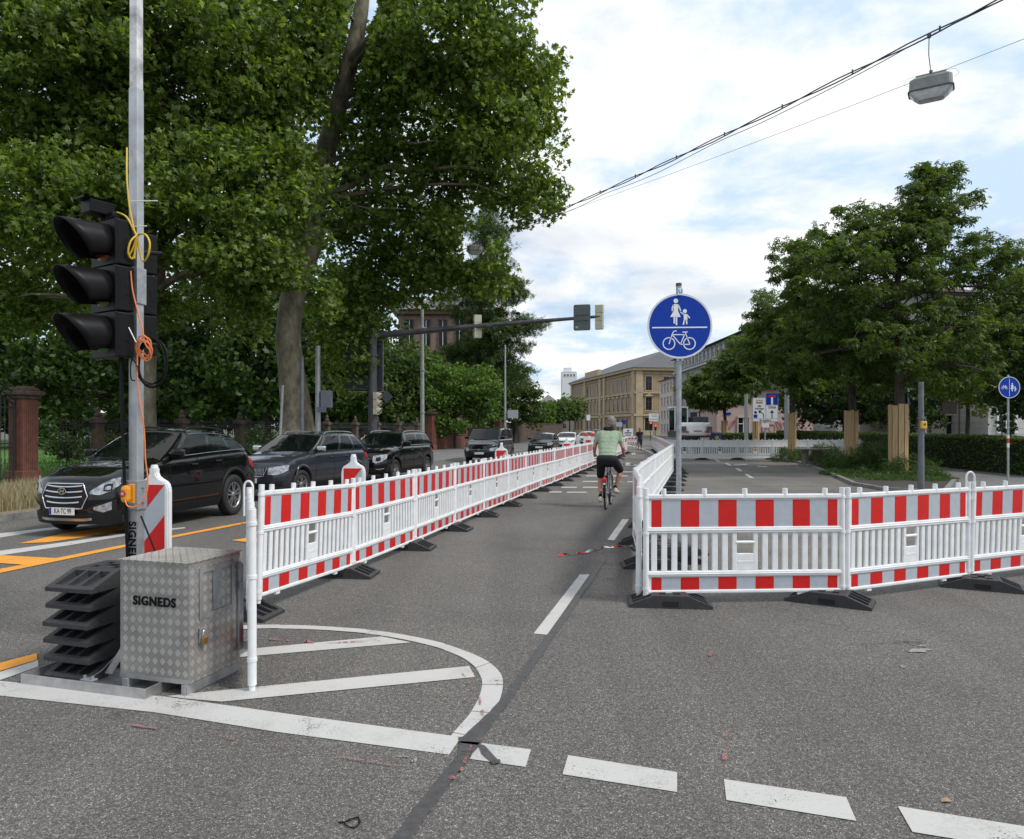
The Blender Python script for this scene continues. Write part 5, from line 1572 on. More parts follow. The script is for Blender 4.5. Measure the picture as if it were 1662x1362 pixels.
m_ = MB(); m_.ball((0, -.93, .66), (.045, .025, .060), 14, 10); m_.build('rear_light', mat('red_reflector', (.55, .01, .012), .2, vary=0, emit=(1, .03, .03), estr=.05), bk)
m_ = MB(); m_.box((0, -.93, .575), (.05, .02, .035), bev=.005); m_.build('light_bracket', M_SIGNWHITE, bk)
m_ = MB()
for sg, a in ((1, R(-20)), (-1, R(160))):
    d = Vector((0, .17 * math.cos(a), .17 * math.sin(a)))
    m_.tube([BB + Vector((sg * .06, 0, 0)), BB + Vector((sg * .07, 0, 0)) + d], .011, 8)
    m_.box(BB + Vector((sg * .12, 0, 0)) + d, (.09, .07, .02), bev=.004)
m_.lathe([(.02, -.004), (.09, -.003), (.095, 0), (.09, .003), (.02, .004)], 28, Matrix.Translation(BB + Vector((.055, 0, 0))) @ Matrix.Rotation(R(90), 4, 'Y'))
m_.build('crank', M_BIKE, bk)

# cyclist, seen from behind; right knee high and turned out
cy = thing('person', (2.15, 16.35, 0), CA, 'man with grey hair in a pale green T-shirt and dark shorts riding the bicycle away', 'person')
hipL, hipR = Vector((-.12, -.28, 1.02)), Vector((.12, -.28, 1.02))
kneeL, ankL = Vector((-.17, .04, .62)), Vector((-.15, -.17, .22))
kneeR, ankR = Vector((.25, .08, .76)), Vector((.15, -.02, .40))
neck = Vector((.0, .12, 1.63)); chest = Vector((0, .02, 1.44)); head = Vector((.045, .19, 1.80))
shL, shR = Vector((-.205, .07, 1.54)), Vector((.205, .07, 1.54))
elL, haL = Vector((-.30, .03, 1.26)), Vector((-.31, .22, 1.08))
elR, haR = Vector((.30, .03, 1.26)), Vector((.31, .22, 1.08))
prims = [('e', (0, -.26, 1.04), (.14, .10, .10)), ('e', (0, -.15, 1.22), (.12, .08, .13)), ('e', (0, -.02, 1.40), (.14, .085, .13)), ('c', chest, neck, .06, .055), ('c', neck, head, .058, .055),
         ('e', head + Vector((0, .0, .0)), (.084, .106, .122)), ('e', head + Vector((0, .07, -.05)), (.055, .05, .06)), ('e', head + Vector((0, .105, -.01)), (.016, .022, .022)),
         ('e', head + Vector((-.083, 0, -.01)), (.014, .022, .032)), ('e', head + Vector((.083, 0, -.01)), (.014, .022, .032))]
for (sh, el, ha_) in ((shL, elL, haL), (shR, elR, haR)):
    prims += [('c', sh, el, .055, .043), ('c', el, ha_ + Vector((0, -.05, .02)), .043, .028), ('e', ha_ + Vector((0, -.01, .012)), (.040, .045, .022))]
    sx_ = 1 if ha_.x > 0 else -1
    for k in range(4):
        b0 = ha_ + Vector(((k - 1.5) * .021, .03, .020)); b1 = b0 + Vector((0, .028, -.012)); b2 = b1 + Vector((0, .002, -.028)); b3 = b2 + Vector((0, -.018, -.014))
        prims += [('c', b0, b1, .0105, .010), ('c', b1, b2, .010, .009), ('c', b2, b3, .009, .008)]
    t0 = ha_ + Vector((-sx_ * .038, -.01, .006)); prims += [('c', t0, t0 + Vector((-sx_ * .014, .03, -.02)), .012, .010), ('c', t0 + Vector((-sx_ * .014, .03, -.02)), t0 + Vector((-sx_ * .008, .04, -.04)), .010, .009)]
for (hp, kn, an) in ((hipL, kneeL, ankL), (hipR, kneeR, ankR)):
    mid = kn.lerp(an, .3) + Vector((0, -.035, 0))
    prims += [('c', hp, kn, .088, .058), ('c', kn, mid, .056, .058), ('c', mid, an, .056, .035), ('c', an, an + Vector((0, .12, -.06)), .036, .03)]
body = blob('body', prims, .011, M_SKIN, cy)
sh_p = [('c', (-.075, -.255, 1.06), (.075, -.255, 1.06), .115, .115), ('c', (-.072, -.21, 1.14), (.072, -.21, 1.14), .116, .116), ('c', (-.072, -.165, 1.21), (.072, -.165, 1.21), .118, .118), ('c', (-.078, -.115, 1.28), (.078, -.115, 1.28), .120, .120), ('c', (-.085, -.07, 1.35), (.085, -.07, 1.35), .122, .122), ('c', (-.095, -.02, 1.42), (.095, -.02, 1.42), .120, .120), ('c', (-.115, .02, 1.48), (.115, .02, 1.48), .108, .108), ('c', (-.135, .05, 1.54), (.135, .05, 1.54), .088, .088), ('c', (0, .07, 1.57), (0, .09, 1.60), .08, .07)]
for (sh, el) in ((shL, elL), (shR, elR)): sh_p.append(('c', sh, sh.lerp(el, .55), .074, .066))
blob('t_shirt', sh_p, .012, M_SHIRT, cy, smooth=8)
st_p = [('c', (-.075, -.27, 1.02), (.075, -.27, 1.02), .128, .128), ('c', (-.07, -.26, .97), (.07, -.26, .97), .12, .12)]
for (hp, kn) in ((hipL, kneeL), (hipR, kneeR)): st_p.append(('c', hp, hp.lerp(kn, .86), .105, .084))
blob('shorts', st_p, .012, M_NAVYC, cy, smooth=6)
blob('hair', [('e', head + Vector((0, -.018, .028)), (.095, .106, .114)), ('e', head + Vector((0, -.04, -.02)), (.086, .080, .085))], .009, M_HAIR, cy)
blob('neck_scarf', [('c', (-.07, .10, 1.66), (.07, .10, 1.66), .050, .050), ('c', (-.04, .05, 1.64), (.06, .05, 1.63), .045, .045)], .010, M_BLACKP, cy)
for an, rot in ((ankL, -.1), (ankR, .25)):
    blob('shoe', [('c', an + Vector((0, -.05, -.065)), an + Vector((.0 + rot * .15, .15, -.095)), .045, .040), ('c', an + Vector((0, -.03, -.03)), an + Vector((0, .02, -.05)), .046, .046)], .010, M_SHOE, cy)
    blob('sock', [('c', an + Vector((0, -.005, .03)), an + Vector((0, .0, -.01)), .041, .043)], .009, M_BLACKP, cy)

cy.scale = (1.06, 1.06, 1.045)
# walker far away, facing the camera
wk = thing('person', (9.32, 53.5, 0), R(170), 'pedestrian in black T-shirt and dark blue shorts walking towards the camera far down the lane', 'person')
prims = [('e', (0, 0, 1.0), (.15, .11, .13)), ('e', (0, 0, 1.2), (.14, .10, .18)), ('e', (0, 0, 1.38), (.17, .11, .14)), ('c', (0, 0, 1.45), (0, .02, 1.58), .055, .05), ('e', (0, .03, 1.65), (.075, .095, .11)), ('e', (0, .12, 1.64), (.014, .02, .02)),
         ('e', (.077, .02, 1.65), (.012, .02, .03)), ('e', (-.077, .02, 1.65), (.012, .02, .03))]
for sg, sw in ((1, .10), (-1, -.12)):
    prims += [('c', (sg * .19, 0, 1.42), (sg * .24, -sw * .4, 1.15), .05, .04), ('c', (sg * .24, -sw * .4, 1.15), (sg * .24, -sw * .2 + .08, .92), .038, .027), ('e', (sg * .24, -sw * .2 + .10, .85), (.022, .035, .05))]
    for k in range(4): prims.append(('c', (sg * .24, -sw * .2 + .075 + .018 * k, .83), (sg * .235, -sw * .2 + .085 + .018 * k, .765 + (.01 if k in (0, 3) else 0)), .010, .008))
    prims.append(('c', (sg * .22, -sw * .2 + .13, .87), (sg * .215, -sw * .2 + .16, .82), .011, .009))
    prims += [('c', (sg * .09, 0, .95), (sg * .10, sw + .03, .52), .085, .055), ('c', (sg * .10, sw + .03, .52), (sg * .10, sw * 1.6, .10), .054, .034)]
blob('body', prims, .014, M_SKIN2, wk)
blob('t_shirt', [('e', (0, 0, 1.08), (.16, .12, .12)), ('e', (0, 0, 1.22), (.16, .12, .18)), ('e', (0, 0, 1.38), (.19, .125, .15)), ('c', (.19, 0, 1.42), (.22, 0, 1.27), .066, .058), ('c', (-.19, 0, 1.42), (-.22, 0, 1.27), .066, .058)], .014, mat('black_tshirt', (.012, .012, .014), .85), wk)
blob('shorts', [('e', (0, 0, .98), (.165, .125, .12)), ('c', (.09, 0, .93), (.10, .08, .58), .10, .085), ('c', (-.09, 0, .93), (-.10, -.05, .58), .10, .085)], .014, mat('blue_shorts', (.02, .03, .07), .85), wk)
blob('hair', [('e', (0, .005, 1.69), (.083, .095, .095))], .012, mat('dark_hair', (.03, .022, .018), .7), wk)
for sg, sw in ((1, .10), (-1, -.12)):
    blob('shoe', [('c', (sg * .10, sw * 1.6 - .05, .045), (sg * .10, sw * 1.6 + .14, .04), .042, .038)], .012, M_SHOE, wk)
# ================================================================== FOLIAGE
def tmpl_plane():
    half = [(0, 0), (.50, .04), (.27, .30), (.50, .58), (.17, .60), (0, 1.0)]
    v = []; f = []
    for sg in (1, -1):
        o = len(v)
        v += [(sg * x, y - .4, -.22 * abs(x) - .10 * y * y) for x, y in half]
        f.append([o + i for i in (range(6) if sg > 0 else range(5, -1, -1))])
    return v, f
def tmpl_simple():
    v = [(0, -.5, 0), (.32, 0, -.06), (0, .5, -.02), (-.32, 0, -.06)]
    return v, [[0, 1, 2], [0, 2, 3]]
def tmpl_chestnut():
    v = []; f = []
    for k, a in enumerate((-100, -52, 0, 52, 100)):
        a = R(a); ln = .62 if abs(k - 2) < 2 else .42
        dx, dy = math.sin(a), math.cos(a); nx, ny = dy, -dx
        o = len(v)
        v += [(0, 0, 0), (dx * ln * .6 + nx * .10, dy * ln * .6 + ny * .10, -.08), (dx * ln, dy * ln, -.26), (dx * ln * .6 - nx * .10, dy * ln * .6 - ny * .10, -.08)]
        f.append([o, o + 1, o + 2, o + 3])
    return v, f
def tmpl_spray():
    v = []; f = []
    for k in range(4):
        for sg in (1, -1):
            y = -.5 + k * .27; o = len(v)
            v += [(0, y, 0), (sg * .26, y + .16, -.08), (sg * .10, y + .24, -.02)]
            f.append([o, o + 1, o + 2] if sg > 0 else [o + 2, o + 1, o])
    return v, f
TM = {'plane': tmpl_plane(), 'simple': tmpl_simple(), 'chestnut': tmpl_chestnut(), 'spray': tmpl_spray()}

def leaf_arrays(C, size, tm, rng, up=.6, N=None, droop=0.0):
    v0 = np.array(TM[tm][0], dtype=np.float32); fs = TM[tm][1]
    n = len(C); k = len(v0)
    nrm = rng.normal(size=(n, 3)); nrm /= np.linalg.norm(nrm, axis=1)[:, None]
    nrm[:, 2] = nrm[:, 2] + up
    if N is not None: nrm += N * .5
    nrm /= np.linalg.norm(nrm, axis=1)[:, None]
    t = rng.normal(size=(n, 3)); t[:, 2] -= droop
    t -= nrm * np.sum(t * nrm, 1)[:, None]; t /= np.linalg.norm(t, axis=1)[:, None]
    b = np.cross(t, nrm)
    s = np.asarray(size, dtype=np.float32) * rng.uniform(.6, 1.25, n)
    V = C[:, None, :] + s[:, None, None] * (v0[None, :, 0, None] * b[:, None, :] + v0[None, :, 1, None] * t[:, None, :] + v0[None, :, 2, None] * nrm[:, None, :])
    V = V.reshape(-1, 3)
    ll = np.array([i for f in fs for i in f]); ln = len(ll)
    LV = (np.arange(n)[:, None] * k + ll[None, :]).reshape(-1)
    cnt = np.array([len(f) for f in fs]); st = np.concatenate([[0], np.cumsum(cnt)[:-1]])
    LS = (np.arange(n)[:, None] * ln + st[None, :]).reshape(-1)
    return V, LV, LS
def np_mesh(name, V, LV, LS, m, extra=None):
    me = bpy.data.meshes.new(name)
    me.vertices.add(len(V)); me.vertices.foreach_set('co', np.ascontiguousarray(V, dtype=np.float32).ravel())
    me.loops.add(len(LV)); me.loops.foreach_set('vertex_index', LV.astype(np.int32))
    me.polygons.add(len(LS)); me.polygons.foreach_set('loop_start', LS.astype(np.int32))
    try: me.polygons.foreach_set('loop_total', np.diff(np.append(LS, len(LV))).astype(np.int32))
    except Exception: pass
    me.update(calc_edges=True)
    me.materials.append(m)
    return me
def cloud_points(ells, nclump, cr, nleaf, rng, shell=2.2, flat=.65):
    """ells: (cx,cy,cz,rx,ry,rz[,weight]); leaves sit on irregular clumps spread through the volume"""
    wts = np.array([e[3] * e[4] * e[5] * (e[6] if len(e) > 6 else 1) for e in ells]); wts = wts ** .8; wts /= wts.sum()
    idx = rng.choice(len(ells), nclump, p=wts)
    E_ = np.array([e[:6] for e in ells])[idx]
    d = rng.normal(size=(nclump, 3)); d /= np.linalg.norm(d, axis=1)[:, None]
    r = rng.uniform(0, 1, nclump) ** (1 / shell)
    cc = E_[:, :3] + d * r[:, None] * E_[:, 3:6]
    R_ = cr * rng.uniform(.55, 1.3, nclump)
    q = rng.normal(size=(nclump, nleaf, 3)); q /= np.linalg.norm(q, axis=2)[:, :, None]
    q *= rng.uniform(.25, 1, (nclump, nleaf, 1)) ** .6
    q[:, :, 2] *= flat
    pts = cc[:, None, :] + q * R_[:, None, None]
    keep = rng.uniform(size=(nclump, nleaf)) < rng.uniform(.55, 1, (nclump, 1))
    return cc, pts[keep], q[keep]

def limb(mb, a, b, r0, r1, rnd, n=6, wob=.12, sag=.0):
    a, b = Vector(a), Vector(b); L = (b - a).length; pts = []
    for i in range(n + 1):
        t = i / n; p = a.lerp(b, t)
        p += Vector((rnd.uniform(-1, 1), rnd.uniform(-1, 1), rnd.uniform(-1, 1))) * L * wob * .3 * math.sin(math.pi * t)
        p.z += L * .10 * math.sin(math.pi * t) - sag * t * t
        pts.append(p)
    mb.tube(pts, [r0 + (r1 - r0) * (i / n) for i in range(n + 1)], 7, caps=False)
    return pts
def bark_mat(name, c1, c2, scale=(9, 9, 2.5), bump=.7, c3=None):
    m = bpy.data.materials.new(name); m.use_nodes = True
    nt = m.node_tree; N = nt.nodes; L = nt.links; b = N['Principled BSDF']; b.inputs['Roughness'].default_value = .9
    tcn = N.new('ShaderNodeTexCoord'); mp = N.new('ShaderNodeMapping'); mp.inputs['Scale'].default_value = scale
    L.new(tcn.outputs['Object'], mp.inputs[0])
    nz = N.new('ShaderNodeTexNoise'); nz.inputs['Scale'].default_value = 1; nz.inputs['Detail'].default_value = 9; nz.inputs['Roughness'].default_value = .65; L.new(mp.outputs[0], nz.inputs['Vector'])
    rp = N.new('ShaderNodeValToRGB'); e = rp.color_ramp.elements; e[0].position = .34; e[0].color = (*c1, 1); e[1].position = .62; e[1].color = (*c2, 1)
    if c3: k = e.new(.72); k.color = (*c3, 1)
    L.new(nz.outputs[0], rp.inputs[0]); L.new(rp.outputs[0], b.inputs['Base Color'])
    bp = N.new('ShaderNodeBump'); bp.inputs['Strength'].default_value = bump; bp.inputs['Distance'].default_value = .05
    L.new(nz.outputs[0], bp.inputs['Height']); L.new(bp.outputs[0], b.inputs['Normal'])
    return m
B_PLANE = bark_mat('plane_bark', (.08, .072, .052), (.24, .22, .16), (3.4, 3.4, 1.8), .8, c3=(.50, .47, .38))
B_DARK = bark_mat('dark_bark', (.022, .018, .015), (.06, .05, .04))
L_PLANE = leafmat('plane_leaves', (.050, .084, .013), (.098, .160, .026), (.24, .33, .09), .50)
L_DARK = leafmat('dark_leaves', (.018, .038, .010), (.036, .070, .014), (.075, .13, .026), .36)
L_BRIGHT = leafmat('bright_leaves', (.048, .098, .014), (.080, .155, .024), (.13, .22, .04), .38)
L_CHEST = leafmat('chestnut_leaves', (.044, .074, .016), (.072, .122, .026), (.13, .19, .05), .46)
L_CEDAR = leafmat('conifer_needles', (.030, .060, .013), (.052, .095, .019), (.090, .145, .03), .34)
L_HEDGE = leafmat('hedge_leaves', (.030, .055, .012), (.060, .105, .018), (.14, .19, .035), .36)
L_YEL = leafmat('yellowish_leaves', (.05, .09, .012), (.10, .15, .018), (.20, .24, .035), .4)

CLEAR = []
def tree(name, label, base, trunk, ells, nclump, cr, nleaf, ls, tm, lm, bm_, nb=26, seed=1, group=None, br=.09, up=.6, droop=0., cat='tree', shell=2.2, extra=None, flare=True, flat=.65, kind=None, clear=None):
    """trunk: world points (x,y,z,r)"""
    rng = np.random.default_rng(seed); rnd = random.Random(seed)
    root = thing(name, base, 0, label, cat, group)
    off = Vector(base)
    t = MB(); pts = [Vector(p[:3]) - off for p in trunk]; rr = [p[3] for p in trunk]
    sp = smooth_pts(pts, 5); sr = []
    for i in range(len(pts) - 1): sr += [rr[i] + (rr[i + 1] - rr[i]) * k / 5 for k in range(5)]
    sr.append(rr[-1]); sr = [r * (1 + rnd.uniform(-.025, .025)) for r in sr]
    if flare: sr[0] *= 1.25; sr[1] *= 1.08
    t.tube(sp, sr, 18, caps=False)
    for ex in (extra or []):
        ep = [Vector(p[:3]) - off for p in ex]; t.tube(smooth_pts(ep, 4), [ex[0][3] + (ex[-1][3] - ex[0][3]) * i / (4 * (len(ex) - 1)) for i in range(4 * (len(ex) - 1) + 1)], 12, caps=False)
    cc, pp, qq = cloud_points(ells, nclump, cr, nleaf, rng, shell, flat)
    if clear:
        def keepf(p, m_):
            u = CX + FPX * p[:, 0] / p[:, 1]; v = HY - FPX * (p[:, 2] - HC) / p[:, 1]
            k = np.ones(len(p), bool)
            for (v0, u0, v1, u1, hwid, zl) in clear:
                uc = u0 + (u1 - u0) * (v - v0) / (v1 - v0)
                k &= ~((v >= v0) & (v <= v1) & (np.abs(u - uc) < hwid + m_) & (p[:, 1] < zl))
            return k
        kk = keepf(pp, 0); pp, qq = pp[kk], qq[kk]
        cc = cc[keepf(cc, 12)]
    ccl = cc - np.array(off); n = len(cc)
    for i in rng.choice(n, min(nb, n), replace=False):
        c = Vector(ccl[i])
        best = None
        for j, p in enumerate(sp):
            if j < len(sp) * .3: continue
            d = (c - p).length + (3 if p.z > c.z else 0)
            if best is None or d < best[0]: best = (d, j)
        j = best[1]; L_ = (c - sp[j]).length
        if L_ < 1.3 + sr[j]: continue
        r0 = min(sr[j] * .55, .02 + L_ * br * .28)
        lp = limb(t, sp[j], c, r0, r0 * .25, rnd)
        for q in range(2):
            k = rng.integers(0, n); c2 = Vector(ccl[k])
            if (c2 - lp[3]).length < 4: limb(t, lp[3], c2, r0 * .45, r0 * .12, rnd)
    t.build('trunk', bm_, root)
    V, LV, LS = leaf_arrays(pp - np.array(off), ls, tm, rng, up, qq, droop)
    me = np_mesh('crown', V, LV, LS, lm)
    o = bpy.data.objects.new('crown', me); COL.objects.link(o); o.parent = root
    if kind: root['kind'] = kind
    return root
def EP(x, y, rx, ry, Z, dz=None, wt=1.0):
    """ellipsoid from its centre as seen in the photo at distance Z, radii in photo px"""
    c = A(x, y, Z); s = Z / FPX
    return (c.x, c.y, c.z, rx * s, (dz if dz else (rx + ry) / 2 * s), ry * s, wt)

# ---- big plane tree with the thick pale trunk
zt_ = 28.0
tr = [(A(482, 772, zt_)[0], zt_, 0.1, 1.08)] + [(*A(x, y, zt_), r) for x, y, r in ((482, 720, .80), (482, 680, .60), (473, 600, .49), (468, 540, .47), (480, 460, .46), (500, 400, .48), (512, 320, .42), (530, 240, .38), (552, 160, .34), (578, 60, .30), (590, -20, .26), (600, -160, .18))]
ex1 = [(*A(490, 430, zt_), .40), (*A(462, 330, zt_ - .6), .32), (*A(440, 200, zt_ - 1), .26), (*A(420, 40, zt_ - 1), .2)]
ex2 = [(*A(560, 110, zt_), .22), (*A(640, 30, zt_ - 1), .18), (*A(720, 10, zt_ - 2), .13), (*A(810, -20, zt_ - 2), .08)]
ells = [EP(700, 130, 185, 150, 28, 4.5), EP(790, 60, 75, 120, 27, 3.5), EP(815, 235, 85, 105, 28, 3.6), EP(640, 330, 190, 120, 30, 3.5), EP(520, 60, 170, 150, 26, 4.5),
        EP(720, 390, 95, 62, 29, 3.2), EP(865, 325, 48, 36, 28, 1.8, 1.4), EP(565, 540, 60, 95, 29, 1.8, 1.6), EP(640, 450, 110, 50, 30, 2.2, 1.2), EP(740, 450, 80, 34, 29, 2, 1.2), EP(560, 470, 70, 60, 30, 1.8, 1.2), EP(440, 480, 95, 70, 24.0, 1.8), EP(790, 425, 32, 42, 28, 1.5, 1.2), EP(875, 150, 42, 90, 28, 2, 1.4), EP(420, 300, 110, 140, 24, 3)]
tree('plane_tree', 'huge plane tree with a thick pale mottled trunk rising behind the grey off-road car', (A(482, 772, zt_)[0], zt_, .1), tr, ells, 900, .95, 104, .21, 'plane', L_PLANE, B_PLANE, nb=28, seed=3, extra=[ex1, ex2], br=.045, group='plane trees along the car lane', clear=[(-20, 600, 185, 548, 20, 28.4), (470, 482, 760, 482, 42, 28.6), (376, 770, 424, 770, 19, 31.6)])
# ---- second plane tree, slim trunk behind the mast
z2 = 23.5
tr = [(A(243, 790, z2)[0], z2, .1, .24)] + [(*A(x, y, z2), r) for x, y, r in ((243, 700, .20), (243, 620, .19), (247, 540, .18), (262, 420, .16), (272, 250, .14), (262, 120, .11), (255, -60, .08))]
ells = [EP(160, 215, 100, 60, 22, 2, 1.6), EP(300, 90, 190, 150, 23, 3.6), EP(120, 90, 150, 130, 22, 3.2, .75), EP(330, 330, 150, 110, 22, 2.6), EP(120, 340, 150, 95, 21, 2.6), EP(380, 430, 90, 60, 22, 1.8), EP(50, 480, 70, 50, 23, 1.6, .8), EP(240, 500, 90, 45, 24, 1.5, .7), EP(440, 210, 90, 130, 24, 2.2)]
tree('plane_tree', 'plane tree with a slim trunk directly behind the aluminium mast, leaves filling the upper left', (A(243, 790, z2)[0], z2, .1), tr, ells, 820, .72, 92, .195, 'plane', L_PLANE, B_PLANE, nb=60, seed=8, br=.06, group='plane trees along the car lane', clear=[(-20, 600, 185, 548, 18, 28), (490, 484, 760, 482, 38, 28)])
# ---- third, left of the frame, its branches reach in
z3 = 24.0
tr = [(-18.5, z3, .1, .40), (-18.4, z3, 3, .34), (-18.2, z3, 6, .3), (-17.8, z3, 9, .25), (-17.2, z3, 13, .18)]
ells = [(-17.5, 23, 9.5, 4.2, 3.5, 3.2), (-15.2, 22, 12.5, 3.2, 3, 3.0, .8), (-16.5, 24, 6.2, 2.6, 2.2, 1.6, .8)]
tree('plane_tree', 'plane tree whose trunk stands outside the left edge, only leafy branches reaching in', (-18.5, z3, .1), tr, ells, 300, .85, 84, .18, 'plane', L_PLANE, B_PLANE, nb=26, seed=12, br=.06, group='plane trees along the car lane')

# ---- dark park trees behind the iron fence
park = [(-52, 62, 17, 9), (-38, 58, 18, 8.5), (-28, 62, 20, 8.5), (-19.5, 58, 19, 7.5), (-46, 84, 23, 10), (-30, 82, 24, 10), (-64, 70, 20, 11), (-14.6, 66, 17, 5.0)]
for i, (X, Y, Ht, rd) in enumerate(park):
    lab = ['dark park tree at the far left behind the iron gate', 'dark park tree behind the fence left of the mast', 'dark park tree behind the fence above the black off-road car', 'dark park tree behind the fence just left of the plane trunk',
           'tall dark tree deep in the park at the left', 'tall dark tree deep in the park behind the plane trunk', 'dark park tree at the outermost left edge', 'dark narrow park tree left of the red stone building'][i]
    ells = [(X, Y, Ht * .60, rd, rd * .8, Ht * .36), (X - rd * .3, Y - 2, Ht * .30, rd * .9, rd * .6, Ht * .22), (X + rd * .35, Y - 1, Ht * .36, rd * .8, rd * .6, Ht * .24)]
    tree('park_tree', lab, (X, Y, .1), [(X, Y, .1, .4), (X + .2, Y, Ht * .3, .32), (X, Y, Ht * .6, .2)], ells, 270, 1.5, 46, .55, 'simple', L_DARK, B_DARK, nb=14, seed=40 + i, group='dark park trees behind the iron fence', up=.4)
# the dense far edge of the park reads as one mass
rng = np.random.default_rng(31)
we = [(-95 + 8.5 * k, 96 + 6 * math.sin(k * 1.7), 3.4, 6.5, 3.0, 3.6) for k in range(11)] + [(-95 + 12 * k, 104, 9 + 2 * math.sin(k * 2.3), 8, 4, 6) for k in range(8)]
_, pp, qq = cloud_points(we, 1500, 1.8, 44, rng, 1.6, .9)
pp[:, 2] = np.maximum(pp[:, 2], .2)
V, LV, LS = leaf_arrays(pp, 1.05, 'simple', rng, .1, qq)
o = bpy.data.objects.new('woodland', np_mesh('woodland', V, LV, LS, L_DARK)); COL.objects.link(o)
tag(o, 'dark woodland closing the far side of the park behind the iron fence', 'woodland', kind='stuff')
# low shrubs on the lawn
for i, (x, y, Z, rx, ry) in enumerate([(110, 725, 34, 26, 22), (165, 728, 31, 34, 30), (75, 700, 44, 30, 30), (420, 725, 42, 36, 26)]):
    c = A(x, y, Z)
    tree('shrub', ['low dark shrub just right of the red gate pillar', 'leafy shrub behind the fence beside the black car windscreen', 'dark shrub on the lawn behind the gate pillar', 'dark shrub on the lawn behind the plane trunk'][i], (c.x, Z, .1), [(c.x, Z, .1, .06), (c.x, Z, .8, .03)], [(c.x, Z, ry * Z / FPX + .15, rx * Z / FPX, .8, ry * Z / FPX)], 44, .38, 34, .17, 'simple', L_DARK, B_DARK, nb=8, seed=60 + i, cat='shrub', group='shrubs on the park lawn', flare=False)

# ---- right of the plane: bright maple overhanging the wall, cedar, dark trees down the street
def simple_tree(name, label, x, Z, ells, nclump, cr, nleaf, ls, tm, lm, seed, tr_r=.25, th=None, **kw):
    X = (x - CX) / FPX * Z
    top = max(e[2] for e in ells); th = th or top
    return tree(name, label, (X, Z, .0), [(X, Z, 0, tr_r), (X + .1, Z, th * .4, tr_r * .8), (X, Z, th * .75, tr_r * .5), (X + .1, Z, th, tr_r * .3)], ells, nclump, cr, nleaf, ls, tm, lm, kw.pop('bark', B_DARK), seed=seed, **kw)
simple_tree('maple_tree', 'bright green maple hanging over the fence right of the tall lamp post', 735, 60, [EP(748, 622, 60, 40, 58, 3.4), EP(700, 640, 55, 50, 57, 3.0), EP(775, 650, 40, 45, 59, 2.4), EP(725, 690, 38, 26, 56.5, 1.5), EP(690, 590, 36, 26, 58, 2)], 300, .75, 54, .30, 'simple', L_BRIGHT, 71, group=None, nb=20)
simple_tree('park_tree', 'dark green tree filling the space behind the black sign boards and left lamp post', 630, 57, [EP(640, 600, 60, 50, 56, 3.2), EP(600, 640, 60, 45, 54, 3), EP(655, 660, 34, 40, 55, 2)], 230, .8, 50, .32, 'simple', L_CEDAR, 72, nb=16)
simple_tree('cedar_tree', 'tall dark conifer with drooping branch tips beside the red stone building', 780, 66, [EP(775, 475, 70, 50, 66, 3.5), EP(800, 545, 66, 42, 66, 3.5), EP(745, 590, 60, 34, 67, 3), EP(820, 600, 46, 40, 66, 3), EP(850, 528, 34, 16, 65, 1.5, 2), EP(800, 400, 34, 70, 66, 2, 1.5), EP(838, 470, 26, 20, 66, 1.5, 1.5)], 640, .95, 46, .45, 'spray', L_CEDAR, 73, nb=40, droop=1.2, tr_r=.35, br=.05, flat=.35)
simple_tree('park_tree', 'dark green tree behind the second lamp post, hanging over the far wall', 835, 78, [EP(830, 635, 44, 55, 78, 3.4), EP(858, 660, 26, 40, 80, 2.4), EP(800, 660, 36, 36, 76, 2.6)], 230, .95, 42, .42, 'simple', L_CEDAR, 74, nb=14)
for i, (x, y, Z, rx, ry, lm_, lb) in enumerate([(884, 672, 112, 16, 22, L_BRIGHT, 'small bright street tree far down the left side'), (902, 672, 140, 12, 20, L_DARK, 'small dark street tree just left of the beige building'), (924, 664, 165, 24, 21, L_CHEST, 'round street tree in front of the far end of the beige building'), (868, 676, 100, 14, 22, L_CEDAR, 'dark street tree at the end of the park wall')]):
    simple_tree('street_tree', lb, x, Z, [EP(x, y, rx, ry, Z)], 70, Z * .010, 44, Z * .0052, 'simple', lm_, 80 + i, tr_r=.18, nb=8, group='far street trees')

# ---- chestnut row on the right with boarded trunks
M_BOARD = bark_mat('raw_timber_boards', (.36, .24, .12), (.50, .355, .19), (14, 14, 1.2), .15, c3=(.56, .42, .25))
def chestnut(label, X, Z, ells, nclump, cr, nleaf, ls, seed, th, gw, gh, tr_r, glabel, **kw):
    t = tree('chestnut_tree', label, (X, Z, 0), [(X, Z, 0, tr_r), (X + .05, Z, th * .35, tr_r * .85), (X - .05, Z, th * .6, tr_r * .6), (X + .1, Z, th * .85, tr_r * .3)], ells, nclump, cr, nleaf, ls, 'chestnut', L_CHEST, B_DARK, seed=seed, group='chestnut trees in a row on the right', flare=False, **kw)
    g = thing('trunk_guard', (X, Z, 0), R(14), glabel, 'trunk guard', 'timber trunk guards on the chestnut trees')
    rg = random.Random(seed)
    n = 10
    for k in range(n):
        a = 2 * math.pi * k / n + .2
        mb = MB(); w_ = gw * math.pi / n * .92
        mb.box((0, 0, gh / 2 + rg.uniform(-.03, .08)), (w_, .03, gh), bev=.003)
        o = mb.build('board', M_BOARD, g); o.location = (gw / 2 * math.sin(a), -gw / 2 * math.cos(a), 0); o.rotation_euler = (rg.uniform(-.01, .01), rg.uniform(-.01, .01), a)
    mb = MB()
    for z in (gh * .2, gh * .75):
        mb.tube([((gw / 2 + .02) * math.cos(2 * math.pi * k / 24), (gw / 2 + .02) * math.sin(2 * math.pi * k / 24), z) for k in range(25)], .005, 5)
    mb.build('wire', M_GALV, g)
    return t
